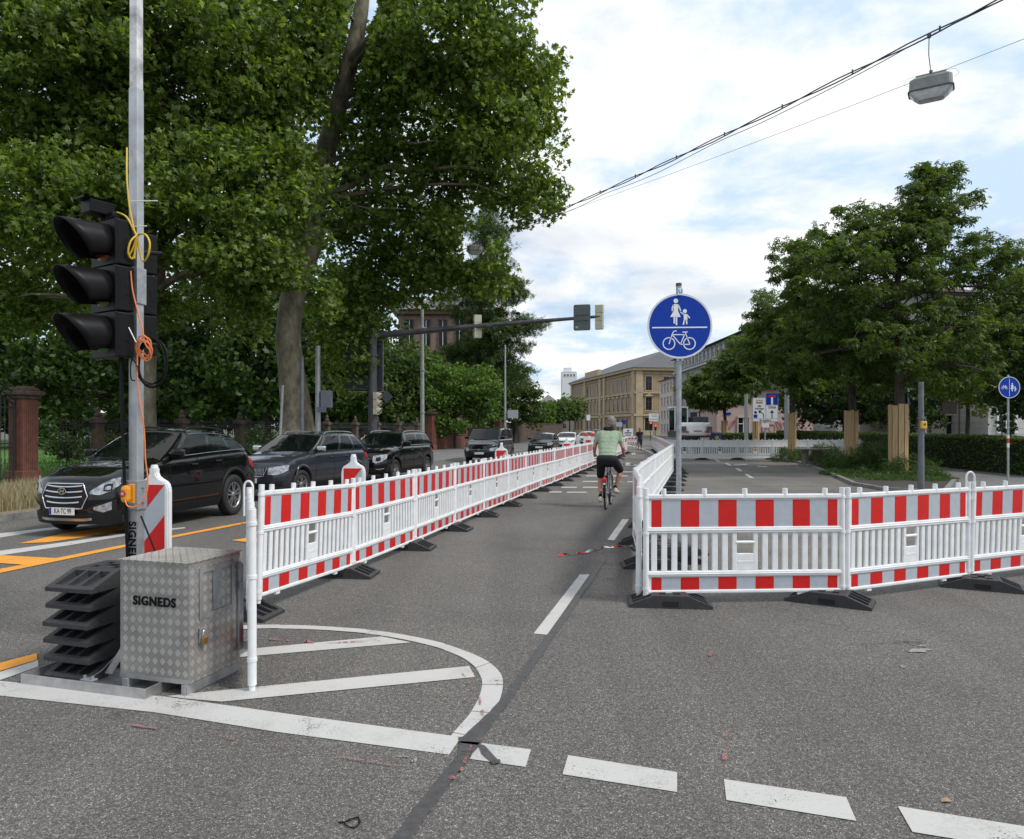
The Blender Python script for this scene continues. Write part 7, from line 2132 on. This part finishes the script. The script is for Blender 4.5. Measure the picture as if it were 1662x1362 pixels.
for i, (x, y0, y1, fy0, fy1, fx0, lb) in enumerate([(1474.5, 610, 705, 609, 660, 1475, 'white flagpole with a blue banner just right of the tallest chestnut trunk'), (1502.5, 612, 705, 609, 656, 1503, 'white flagpole with a blue banner behind the grey post')]):
    Z = 43.0; b_ = A(x, 700, Z)
    f_ = pole('flagpole', lb, (b_.x, Z, 0), HC + (HY - y0 + 16) / FPX * Z, .05, .04, M_SIGNWHITE, cat='flagpole', group='flagpoles behind the hedge')
    for j, (a, b, tx) in enumerate(((609, 631, ''), (636, 660, ''))):
        mb = MB(); h0, h1 = HC + (HY - b) / FPX * Z, HC + (HY - a) / FPX * Z; rows = []
        for k in range(7): rows.append([Vector((.06 + .30 * k / 6 * 1.0, .05 * math.sin(k * 1.3 + z * 2), h0 + (h1 - h0) * z / 5)) for z in range(6)])
        mb.smooth = True; mb.grid(rows); o = mb.build('banner', mat('blue_banner', (.045, .055, .22), .8, vary=.3, vscale=4), f_); o.modifiers.new('s', 'SOLIDIFY').thickness = .006
        vs, fs = text_mesh('IHK' if j else 'i', .22, .001); mb = MB(); mb.add(vs, fs, Matrix.Translation((.21, -.07, (h0 + h1) / 2)) @ UP @ Matrix.Rotation(R(90), 4, 'Z')); 
# low table
b_ = P(1320, 756)
tbm = thing('table', (b_.x, b_.y, 0), R(8), 'low weathered table with two thick legs beside the green bed', 'table')
M_OLDW = mat('weathered_wood', (.16, .14, .12), .85, vary=.4, vscale=6, bump=.4)
mb = MB()
for k in range(3): mb.box((.15, -.28 + .28 * k, .76), (1.75, .26, .07), bev=.01)
mb.build('tabletop', M_OLDW, tbm)
for x in (-.42, .18):
    mb = MB(); mb.box((x, 0, .37), (.16 if x < 0 else .26, .4, .74), bev=.02); mb.build('leg', M_OLDW, tbm)
mb = MB(); mb.box((.0, -.1, .03), (1.2, .8, .06), bev=.01); mb.build('base', M_KERB, tbm)
b_ = P(1340, 760)
tag(MB().box((b_.x + .15, b_.y - 1.0, .035), (.8, .6, .07), rz=.3, bev=.01).build('stone_slab', mat('pale_slab', (.30, .25, .20), .9, vary=.2)), 'pale stone slab lying on the kerb in front of the low table', 'slab')

# detour board
def dirboard():
    Z = 45.0; c = A(1242, 665, Z); r = thing('detour_sign', (c.x, Z, 0), R(-4), 'white detour board with black arrows and a blue dead-end sign', 'traffic sign')
    zc = c.z; w_, h_ = .77, .74
    mb = MB(); mb.prism(rrect(w_, h_, .04), 0, .02, Matrix.Translation((0, 0, zc)) @ UP); mb.build('board', M_SIGNWHITE, r)
    T_ = Matrix.Translation((0, -.021, zc)) @ UP
    bk_ = MB()
    for pts in ([(-w_ + .02, h_ - .02), (w_ - .02, h_ - .02)], [(-w_ + .02, -h_ + .02), (w_ - .02, -h_ + .02)], [(-w_ + .02, -h_ + .02), (-w_ + .02, h_ - .02)], [(w_ - .02, -h_ + .02), (w_ - .02, h_ - .02)], [(.03, -h_ + .18), (.03, h_ - .02)], [(-w_ + .02, -h_ + .18), (w_ - .02, -h_ + .18)]):
        seg2(bk_, pts[0], pts[1], .014, 0, .002, T_)
    seg2(bk_, (-.10, -.50), (-.10, -.28), .05, 0, .002, T_); seg2(bk_, (-.10, -.28), (-.33, -.12), .05, 0, .002, T_)
    bk_.prism([(-.42, -.06), (-.36, -.24), (-.23, -.06)], 0, .002, T_)
    seg2(bk_, (.40, -.52), (.40, -.14), .055, 0, .002, T_); bk_.prism([(.28, -.2), (.40, -.02), (.52, -.2)], 0, .002, T_)
    bk_.build('arrows', M_BLACKP, r)
    for txt, x, z, sz, sx in (('alle', -.36, .22, .20, .8), ('Richtungen', -.36, .06, .16, .75), ('Zirkel', .40, .14, .22, .85), ('für Anwohner', 0, -.65, .13, .9)):
        vs, fs = text_mesh(txt, sz, .001, sx=sx, bold=.004); mb = MB(); mb.add(vs, fs, T_ @ Matrix.Translation((x, z, .001))); mb.build('lettering', M_BLACKP, r)
    vs, fs = text_mesh('Umleitung', .13, .001, sx=.8); mb = MB(); mb.add(vs, fs, T_ @ Matrix.Translation((-.36, .58, .001))); mb.build('lettering', M_BLACKP, r)
    mb = MB(); mb.prism(rrect(.20, .06, .01), 0, .002, T_ @ Matrix.Translation((-.36, .43, 0))); mb.build('red_patch', mat('pale_red', (.55, .16, .12), .5), r)
    mb = MB(); mb.prism(rrect(.35, .35, .03), .0, .012, T_ @ Matrix.Translation((.40, .65, 0))); mb.build('blue_panel', M_BLUE, r)
    mb = MB(); mb.prism([(-.06, -.35), (.06, -.35), (.06, .10), (-.06, .10)], .012, .015, T_ @ Matrix.Translation((.40, .65, 0))); mb.build('white_stem', M_SIGNWHITE, r)
    mb = MB(); mb.prism([(-.2, .10), (.2, .10), (.2, .24), (-.2, .24)], .012, .015, T_ @ Matrix.Translation((.40, .65, 0))); mb.build('red_bar', M_RED, r)
    mb = MB(); disc2(mb, (-.59, -.17), .08, 0, .002, T_); mb.build('dot', M_BLACKP, r)
    mb = MB(); mb.prism(rrect(.11, .11, .01), 0, .002, T_ @ Matrix.Translation((-.59, -.40, 0))); mb.build('blue_pictogram', M_BLUE, r)
    mb = MB(); mb.cyl((0, .06, 0), (0, .06, zc + h_ + .3), .05, n=12); mb.build('pole', M_GALV, r)
    mb = MB(); mb.prism(rrect(.21, .14, .01), 0, .015, Matrix.Translation((.02, 0, zc - h_ - .22)) @ UP); mb.build('extra_plate', M_SIGNWHITE, r)
dirboard()
for i, (x, yt, Z, r_, lb) in enumerate([(1211, 640, 44, .13, 'thick grey post left of the detour board'), (1277, 600, 43, .16, 'thick pale post right of the detour board, behind the third chestnut trunk')]):
    b_ = A(x, 700, Z); pole('post', lb, (b_.x, Z, 0), HC + (HY - yt) / FPX * Z, r_, r_ * .8, M_GALV)
b_ = A(1161, 700, 50)
bn = thing('container', (b_.x, 50, 0), R(5), 'blue container with a round yellow emblem right of the white excavator', 'container')
mb = MB(); mb.box((0, 0, .80), (.62, .6, 1.2), bev=.03); mb.build('container_body', mat('container_blue', (.03, .045, .16), .5, vary=.1), bn)
mb = MB(); mb.box((0, 0, 1.44), (.66, .64, .10), bev=.02); mb.build('lid', mat('container_lid', (.25, .28, .40), .5), bn)
mb = MB(); annulus2(mb, (0, 0), .05, .13, 0, .01, Matrix.Translation((0, -.302, 1.1)) @ UP); mb.build('emblem', mat('emblem_yellow', (.6, .45, .05), .5), bn)
mb = MB(); mb.box((0, 0, .1), (.66, .64, .2)); mb.build('base', M_DARKSTEEL, bn)

# excavator seen from behind
ex = thing('excavator', (*A(1127, 700, 49)[:2], 0), R(4), 'white excavator seen from behind, with red stripes, beyond the white barriers', 'excavator')
M_EXW = mat('excavator_white', (.80, .80, .80), .35, vary=.06, coat=.5)
mb = MB(); rows = []
for k in range(21):
    e_ = -1 + 2 * k / 20; x = 1.14 * e_; y = -.55 + .55 * abs(e_) ** 2.6
    rows.append([Vector((x * s_, y + (.35 if j == 0 else 0) + dy, z)) for j, (s_, z, dy) in enumerate(((.9, 1.22, .1), (.99, 1.27, 0), (1.0, 1.45, 0), (1.0, 1.85, 0), (.985, 2.05, .03), (.95, 2.12, .12), (.92, 2.14, .9)))])
mb.smooth = True; mb.grid(rows); mb.build('counterweight', M_EXW, ex)
for sg in (1, -1):
    mb = MB(); mb.box((sg * .88, -.42, 1.72), (.30, .30, .30), bev=.03); mb.build('light_recess', mat('recess_grey', (.10, .10, .11), .4), ex)
    mb = MB(); mb.box((sg * .80, -.50, 1.50), (.50, .12, .09), rz=sg * .18, bev=.01); mb.build('red_stripe', M_TAIL, ex)
mb = MB(); mb.box((0.05, -.56, 1.55), (.55, .02, .10)); mb.build('lettering_panel', mat('faded_lettering', (.25, .25, .27), .5), ex)
mb = MB()
for sg in (1, -1): mb.box((sg * .85, .9, .42), (.55, 3.2, .80), bev=.25)
mb.build('track', M_TYRE, ex)
mb = MB(); mb.cyl((0, .9, .75), (0, .9, 1.2), .65, n=20); mb.box((0, 1.0, 1.2), (2.1, 2.6, .15)); mb.build('slewing_ring', M_DARKSTEEL, ex)
mb = MB(); mb.box((-.72, 1.3, 2.3), (.85, 1.5, 1.6), bev=.12); mb.build('cab', M_GLASS, ex)
mb = MB()
for x in (-1.15, -.30):
    for y in (.56, 2.04): mb.box((x, y, 2.35), (.07, .07, 1.6))
mb.box((-.72, 1.3, 3.16), (.95, 1.6, .08), bev=.03); mb.build('cab_frame', M_EXW, ex)
mb = MB(); mb.box((.55, 1.0, 2.3), (1.0, 1.6, .45), bev=.08); mb.box((.25, .9, 2.68), (.35, .5, .35), bev=.05); mb.cyl((.65, .9, 2.5), (.65, .9, 2.95), .05, n=10); mb.build('engine_cover', M_DARKSTEEL, ex)
mb = MB(); mb.tube([(.1, 2.0, 1.9), (.1, 2.8, 3.6), (.1, 3.8, 3.3), (.1, 4.8, 2.4)], [.22, .22, .18, .14], 8); mb.build('boom', M_DARKSTEEL, ex)
mb = MB(); mb.box((.1, 5.0, 1.5), (.9, .7, .8), bev=.15); mb.cyl((.1, 4.8, 2.4), (.1, 5.0, 1.7), .1, n=8); mb.build('bucket', M_DARKSTEEL, ex)

# ================================================================== FAR END OF THE LANE
def board_on_legs(name, label, x, y0, y1, x0, x1, Z, fill, cat='sign'):
    a, b = A(x0, y1, Z), A(x1, y0, Z); r = thing(name, ((a.x + b.x) / 2, Z, 0), 0, label, cat)
    w_, h_ = (b.x - a.x), (b.z - a.z); zc = (a.z + b.z) / 2
    mb = MB(); mb.box((0, 0, zc), (w_, .05, h_), bev=.01); mb.build('board', fill, r)
    for sg in (1, -1):
        mb = MB(); mb.box((sg * w_ * .42, .04, zc / 2), (.06, .05, zc)); mb.build('leg', M_GALV, r)
    return r, w_, h_, zc
r, w_, h_, zc = board_on_legs('notice_board', 'white notice board at the far end of the cycle lane, above the red-lamp barrier', 0, 696, 707.5, 1011.5, 1027.5, 66, M_SIGNWHITE)
for txt, z, s_ in (('Radweg', -.05, .20), ('Durchgang', -.24, .15)): pass
mb = MB(); mb.ball((0.0, -.03, zc + h_ * .22), (.10, .02, .09), 10, 6); mb.box((0, -.03, zc - .05), (.62, .012, .09)); mb.box((0, -.03, zc - .24), (.50, .012, .06)); mb.build('dark_marks', mat('ink_blue', (.03, .04, .10), .6), r)
r, w_, h_, zc = board_on_legs('lamp_barrier', 'white barrier with round red lamps at the far end of the lane', 0, 708, 720, 1014, 1034, 58, M_WHITE, 'barrier')
for k in range(4):
    mb = MB(); mb.cyl((-w_ * .36 + w_ * .24 * k, -.03, zc + h_ * .22), (-w_ * .36 + w_ * .24 * k, -.09, zc + h_ * .22), .07, n=16); mb.build('red_lamp', M_RED, r)
mb = MB()
for k in range(5): mb.box((-w_ * .4 + w_ * .2 * k, -.03, zc - h_ * .38), (w_ * .1, .012, .09))
mb.build('red_blocks', M_RED, r)
for i, (x, Z) in enumerate(((950, 60), (962, 58))):
    b_ = A(x, 700, Z); r = thing('lit_beacon', (b_.x, Z, 0), 0, ['white post with an orange-red cap, left of the cyclist', 'white post with an orange-red cap, touching the shoulder of the cyclist'][i], 'beacon', 'red-capped posts')
    mb = MB(); mb.box((0, 0, .62), (.30, .10, 1.0), bev=.02); mb.build('beacon_body', M_WHITE, r)
    mb = MB(); mb.box((0, 0, 1.2), (.42, .16, .16), bev=.03); mb.ball((0, 0, 1.3), (.16, .1, .1), 12, 8); mb.build('cap', mat('orange_red_cap', (.62, .09, .03), .4), r)
    mb = MB(); mb.box((0, 0, .06), (.42, .7, .12), bev=.03); mb.build('foot', M_RUBBER, r)
def sign_on_pole(label, x, y, Z, wpx, hpx, m, name='street_sign', hpole=None, round_=False, group='distant signs'):
    c = A(x, y, Z); r = thing(name, (c.x, Z, 0), 0, label, 'traffic sign', group); s_ = Z / FPX
    mb = MB(); mb.prism(rrect(wpx * s_ / 2, hpx * s_ / 2, .04), 0, .03, Matrix.Translation((0, 0, c.z)) @ UP); mb.build('board', m, r)
    mb = MB(); mb.cyl((0, .05, 0), (0, .05, c.z + .2), .05, n=8); mb.build('pole', M_GALV, r)
    return r, c.z, s_
r, zc, s_ = sign_on_pole('white direction board far away in front of the beige building, beside a red light', 1061, 677.5, 108, 15.5, 13, M_SIGNWHITE)
mb = MB(); T_ = Matrix.Translation((0, -.035, zc)) @ UP
for a, b in (((-.4, .35), (.55, .35)), ((-.3, .1), (.5, .1)), ((-.6, -.28), (.6, -.28))): seg2(mb, a, b, .05, 0, .004, T_)
mb.build('dark_lines', M_BLACKP, r)
sign_on_pole('small blue parking sign far away left of the direction board', 1012.5, 685, 95, 6, 6.5, M_BLUE)
sign_on_pole('grey-blue board far away just right of the cyclist head', 1005, 689, 92, 10, 7, M_SILVER)
sign_on_pole('small white sign in front of the beige building, left of the cyclist head', 955, 678, 120, 6, 9, M_SIGNWHITE)
c = A(1056, 690, 100); s_ = signal_head('traffic_light', 'distant traffic light showing red in front of the beige building', (c.x, 100, c.z), 0, sz=.3, visor=.1, lit=0)
mb = MB(); mb.cyl((0, .2, -c.z), (0, .2, .3), .05, n=8); mb.build('pole', M_DARKSTEEL, s_)
c = A(1064, 694, 100); s_ = signal_head('traffic_light', 'distant traffic light showing red, the right and lower one of the pair', (c.x, 100, c.z), 0, sz=.26, visor=.1, lit=0)
mb = MB(); mb.cyl((0, .2, -c.z), (0, .2, .3), .05, n=8); mb.build('pole', M_DARKSTEEL, s_)

# ================================================================== BUILDINGS
M_WIN = mat('window_glass', (.014, .016, .020), .22, spec=.35, vary=.5, vscale=1.2)
M_BEIGE = mat('beige_sandstone', (.34, .25, .155), .85, vary=.25, vscale=.5, bump=.2, bscale=4, vcol=(.25, .18, .11))
M_BEIGE2 = mat('pale_sandstone_trim', (.40, .32, .21), .85, vary=.2, vscale=1)
M_SLATE = mat('grey_slate', (.075, .078, .085), .6, vary=.3, vscale=1.5)
M_PINK_W = mat('pale_render', (.50, .43, .40), .85, vary=.12, vscale=.6)
M_PALE_W = mat('cream_render', (.50, .46, .40), .85, vary=.15, vscale=.6)
M_GREYW = mat('grey_render', (.24, .235, .23), .85, vary=.2, vscale=.5)
def faceM(face, W_, D_):
    if face == 'F': return Matrix.Identity(4)
    if face == 'L': return Matrix(((0, 1, 0, 0), (-1, 0, 0, 0), (0, 0, 1, 0), (0, 0, 0, 1)))   # local (s,-out,z) -> (-out, -s..)
    return None
def building(name, label, org, ang, W_, D_, Hh, wall, roofh, roofm, cols, hip=True, over=.6, bands=(), wmat=None, trim=None, cat='building', group=None):
    r = thing(name, org, ang, label, cat, group)
    mb = MB(); mb.box((W_ / 2, D_ / 2, Hh / 2 - .3), (W_, D_, Hh + .6)); mb.build('wall', wall, r)
    o_ = over; z0, z1 = Hh + .01, Hh + roofh; ins = min(W_, D_) * .46 if hip else 0
    v = [(-o_, -o_, z0), (W_ + o_, -o_, z0), (W_ + o_, D_ + o_, z0), (-o_, D_ + o_, z0)]
    if W_ <= D_: t = [(W_ / 2, ins, z1), (W_ / 2, D_ - ins, z1)]; fs = [(0, 1, 4), (1, 2, 5, 4), (2, 3, 5), (3, 0, 4, 5), (3, 2, 1, 0)]
    else: t = [(ins, D_ / 2, z1), (W_ - ins, D_ / 2, z1)]; fs = [(0, 1, 5, 4), (1, 2, 5), (2, 3, 4, 5), (3, 0, 4), (3, 2, 1, 0)]
    mb = MB(); mb.add(v + t, fs); mb.build('roof', roofm, r)
    if trim:
        mb = MB()
        for z, h, pr in bands:
            mb.box((W_ / 2, -pr / 2, z), (W_ + 2 * pr, pr, h)); mb.box((-pr / 2, D_ / 2, z), (pr, D_, h))
        if bands: mb.build('cornice', trim, r)
    cache = {}
    for (face, s_, z, w_, h_, kind) in cols:
        key = (w_, h_, kind)
        if key not in cache:
            mb = MB()
            fw = .14 * (w_ / 1.2)
            mb.prism([(-w_ / 2 - fw, -h_ / 2 - fw), (w_ / 2 + fw, -h_ / 2 - fw), (w_ / 2 + fw, -h_ / 2), (-w_ / 2 - fw, -h_ / 2)], -.05, .16, UP)
            mb.prism([(-w_ / 2 - fw, h_ / 2), (w_ / 2 + fw, h_ / 2), (w_ / 2 + fw, h_ / 2 + fw * 1.2), (-w_ / 2 - fw, h_ / 2 + fw * 1.2)], -.05, .14, UP)
            for sg in (1, -1):
                x0, x1 = sorted((sg * w_ / 2, sg * (w_ / 2 + fw))); mb.prism([(x0, -h_ / 2), (x1, -h_ / 2), (x1, h_ / 2), (x0, h_ / 2)], -.05, .10, UP)
            if kind == 'ped':
                mb.prism([(-w_ * .85, h_ / 2 + fw * 1.2), (w_ * .85, h_ / 2 + fw * 1.2), (0, h_ / 2 + w_ * .55)], -.05, .38, UP)
            mb.mi = 1
            mb.prism([(-w_ / 2, -h_ / 2), (w_ / 2, -h_ / 2), (w_ / 2, h_ / 2), (-w_ / 2, h_ / 2)], -.05, .012, UP)
            mb.mi = 2
            mb.box((0, -.02, 0), (.06, .03, h_)); mb.box((0, -.02, h_ * .15), (w_, .03, .06))
            cache[key] = mb.mesh('window', [trim or wall, M_WIN, wmat or M_SIGNWHITE])
        o = bpy.data.objects.new('window', cache[key]); COL.objects.link(o); o.parent = r
        if face == 'F': o.location = (s_, -.002, z)
        elif face == 'L': o.location = (-.002, s_, z); o.rotation_euler = (0, 0, R(-90))
    return r
cols = []
for k in range(16):
    s_ = 2.5 + k * 3.75
    cols += [('L', s_, 12.8, 1.5, 3.5, 'plain'), ('L', s_, 7.8, 1.5, 3.3, 'ped'), ('L', s_, 2.6, 1.6, 3.2, 'plain')]
for k in range(5):
    s_ = 3.4 + k * 4.6
    cols += [('F', s_, 12.8, 1.6, 3.4, 'plain'), ('F', s_, 7.8, 1.6, 3.2, 'ped'), ('F', s_, 2.6, 2.0, 3.4, 'plain')]
bb = building('beige_palace', 'long three-storey beige sandstone building with grey roof at the end of the street', (30.3, 180, 0), R(9.5), 26, 64, 16.6, M_BEIGE, 6.0, M_SLATE, cols, bands=((5.0, .6, .5), (5.7, .2, .3), (10.5, .45, .4), (15.3, .2, .3), (16.3, .7, .9), (.6, 1.2, .25)), trim=M_BEIGE2, wmat=mat('brown_window_frame', (.10, .07, .05)), over=1.2)
for s0 in (.9, 25.5, 29.5, 46.0, 62.6):
    mb = MB(); mb.box((-.25, s0, 8.2), (.5, 1.7, 16.2)); mb.build('pilaster', M_BEIGE2, bb)
mb = MB(); mb.box((.9, -.2, 8.2), (1.7, .4, 16.2)); mb.build('pilaster', M_BEIGE2, bb)
mb = MB(); mb.box((-.1, 38, 17.6), (1.0, 14, 2.0)); mb.build('parapet', M_BEIGE2, bb)
cols = [('L', 1.8 + 3.1 * k, 1.8 + 2.9 * j, 1.1, 1.7, 'plain') for k in range(4) for j in range(4)] + [('F', 1.8 + 3.1 * k, 1.8 + 2.9 * j, 1.1, 1.7, 'plain') for k in range(3) for j in range(4)]
building('pale_house', 'pale four-storey house with small windows between the beige building and the sign pole', (33.3, 151.5, 0), 0, 12, 14, 12.2, M_PINK_W, 2.2, mat('dark_roof', (.05, .045, .042), .7), cols, trim=M_PALE_W)
cols = [('L', 1.6 + 2.6 * k, 14.4, 1.5, 1.7, 'plain') for k in range(29)] + [('L', 2 + 5.2 * k, 3 + 3.3 * j, 1.5, 1.9, 'plain') for k in range(14) for j in range(3)]
building('long_house_row', 'long grey row of flats with a brown roof rising behind the right-hand trees', (33.6, 76, 0), 0, 14, 75, 15.7, M_GREYW, 1.2, mat('brown_roof', (.075, .05, .04), .75, vary=.3, vscale=2), cols[:70], hip=False, over=.9, bands=((12.9, .35, .5),), trim=mat('pale_band', (.38, .38, .38), .8))
cols = [('F', 2.3, 1.9, .9, 1.5, 'plain')]
pk_ = building('pink_house', 'pale pink house wall with red graffiti behind the far hedge', (17.6, 63, 0), R(2), 8.4, 8, 5.2, mat('pale_pink_render', (.50, .37, .34), .85, vary=.15, vscale=.8), .5, mat('dark_roof', (.05, .045, .042)), cols, trim=M_PALE_W)
mb = MB(); rg = random.Random(6)
for k in range(9):
    cx_, cz_ = .7 + k * .62 + (1.6 if k > 1 else 0), 1.9 + rg.uniform(-.2, .2); pts = []
    for i in range(10):
        pts.append(Vector((cx_ + .26 * math.cos(i * .8 + k), -.025, cz_ + .38 * math.sin(i * .9 + k * 1.7))))
    mb.tube(smooth_pts(pts, 2), .022, 5)
mb.build('graffiti', mat('graffiti_red', (.42, .10, .11), .7), pk_)
mb = MB(); mb.box((.9, -.04, 3.0), (.62, .05, .2), bev=.01); mb.build('street_name_plate', M_BLUE, pk_)
cols = [('F', 1.45 + 3.2 * k, 1.9 + 3.0 * j, 1.1, 1.3, 'plain') for k in range(2) for j in range(2)]
building('cream_house', 'cream house seen through the leaves behind the hedge, one dark window at ground level', (26.6, 46.5, 0), R(2), 4.3, 9, 7.4, M_PALE_W, 2, mat('dark_roof', (.05, .045, .042)), cols, trim=M_PINK_W)
building('white_house', 'white boarded house at the right edge behind the small round sign', (27.6, 42.5, 0), R(-4), 8, 9, 7.4, mat('white_render', (.56, .55, .52), .8, vary=.1), 3, mat('dark_roof', (.05, .045, .042)), [('F', 1.0 + 2.2 * k, 2.3 + 3.0 * j, .9, 1.5, 'plain') for k in range(3) for j in range(2)], bands=tuple((.4 + .35 * i, .02, .015) for i in range(19)), trim=M_SIGNWHITE)
cols = [('F', 1.2 + 1.82 * k, 12.1, .86, 2.9, 'plain') for k in range(6)] + [('F', 1.2 + 1.82 * k, 7.4, .86, 2.9, 'plain') for k in range(6)]
mu = building('red_stone_building', 'red sandstone building with tall white windows and a grey roof behind the lamp post', (-12.4, 80, 0), R(1), 10.8, 12, 14.6, mat('red_building_stone', (.23, .165, .135), .85, vary=.3, vscale=1.2), 2.8, mat('grey_roof', (.13, .13, .135), .7, vary=.2, vscale=3), cols, bands=((9.8, .5, .3), (14.4, .5, .5)), trim=mat('brown_trim', (.15, .085, .065), .85), over=.8)
mb = MB(); mb.box((9.4, -1.0, 4.8), (2.4, 2, 9.6)); mb.box((9.4, -1.1, 9.8), (2.8, 2.4, .4)); mb.build('side_wing', mat('pinkish_stone', (.28, .18, .14), .85, vary=.25), mu)
tw = building('white_tower', 'distant white tower block on the horizon left of the beige building', (26.0, 380, 0), 0, 7.6, 9, 31, mat('far_white', (.62, .64, .66), .8, vary=.05), .3, mat('far_white', (.62, .64, .66)), [('F', 1.4 + 1.6 * k, 29.2, .8, 1.2, 'plain') for k in range(4)], hip=False, over=.1)
mb = MB(); mb.box((3, 3, 32.2), (4, 3, 2)); mb.cyl((4, 4, 33), (4, 4, 36.5), .12, n=6); mb.cyl((5.4, 4, 33), (5.4, 4, 35.5), .1, n=6); mb.build('roof_block', mat('far_white', (.62, .64, .66)), tw)
for i, (x0, x1, yt, Z, lb) in enumerate([(876, 905, 640, 260, 'distant low house with a white roof box left of the white tower'), (900, 934, 645, 240, 'distant grey-roofed house under the white tower'), (840, 880, 655, 230, 'distant house hidden behind the far left street trees')]):
    a, b = A(x0, yt, Z), A(x1, yt, Z)
    building('distant_house', lb, (a.x, Z, 0), 0, b.x - a.x, 12, a.z - 3, M_PALE_W, 3, mat('far_roof', (.16, .15, .15), .8), [('F', 1 + 2.2 * k, 2.5 + 3 * j, 1, 1.5, 'plain') for k in range(int((b.x - a.x) / 2.3)) for j in range(2)], group='distant houses', trim=M_PALE_W)
# houses and trees closing the street beyond the palace
building('street_end_house', 'grey house closing the view at the far end of the street', (10, 300, 0), 0, 24, 12, 10, M_GREYW, 3, mat('far_roof', (.16, .15, .15)), [('F', 2 + 3 * k, 2.5 + 3 * j, 1.2, 1.6, 'plain') for k in range(7) for j in range(2)], trim=M_PALE_W)
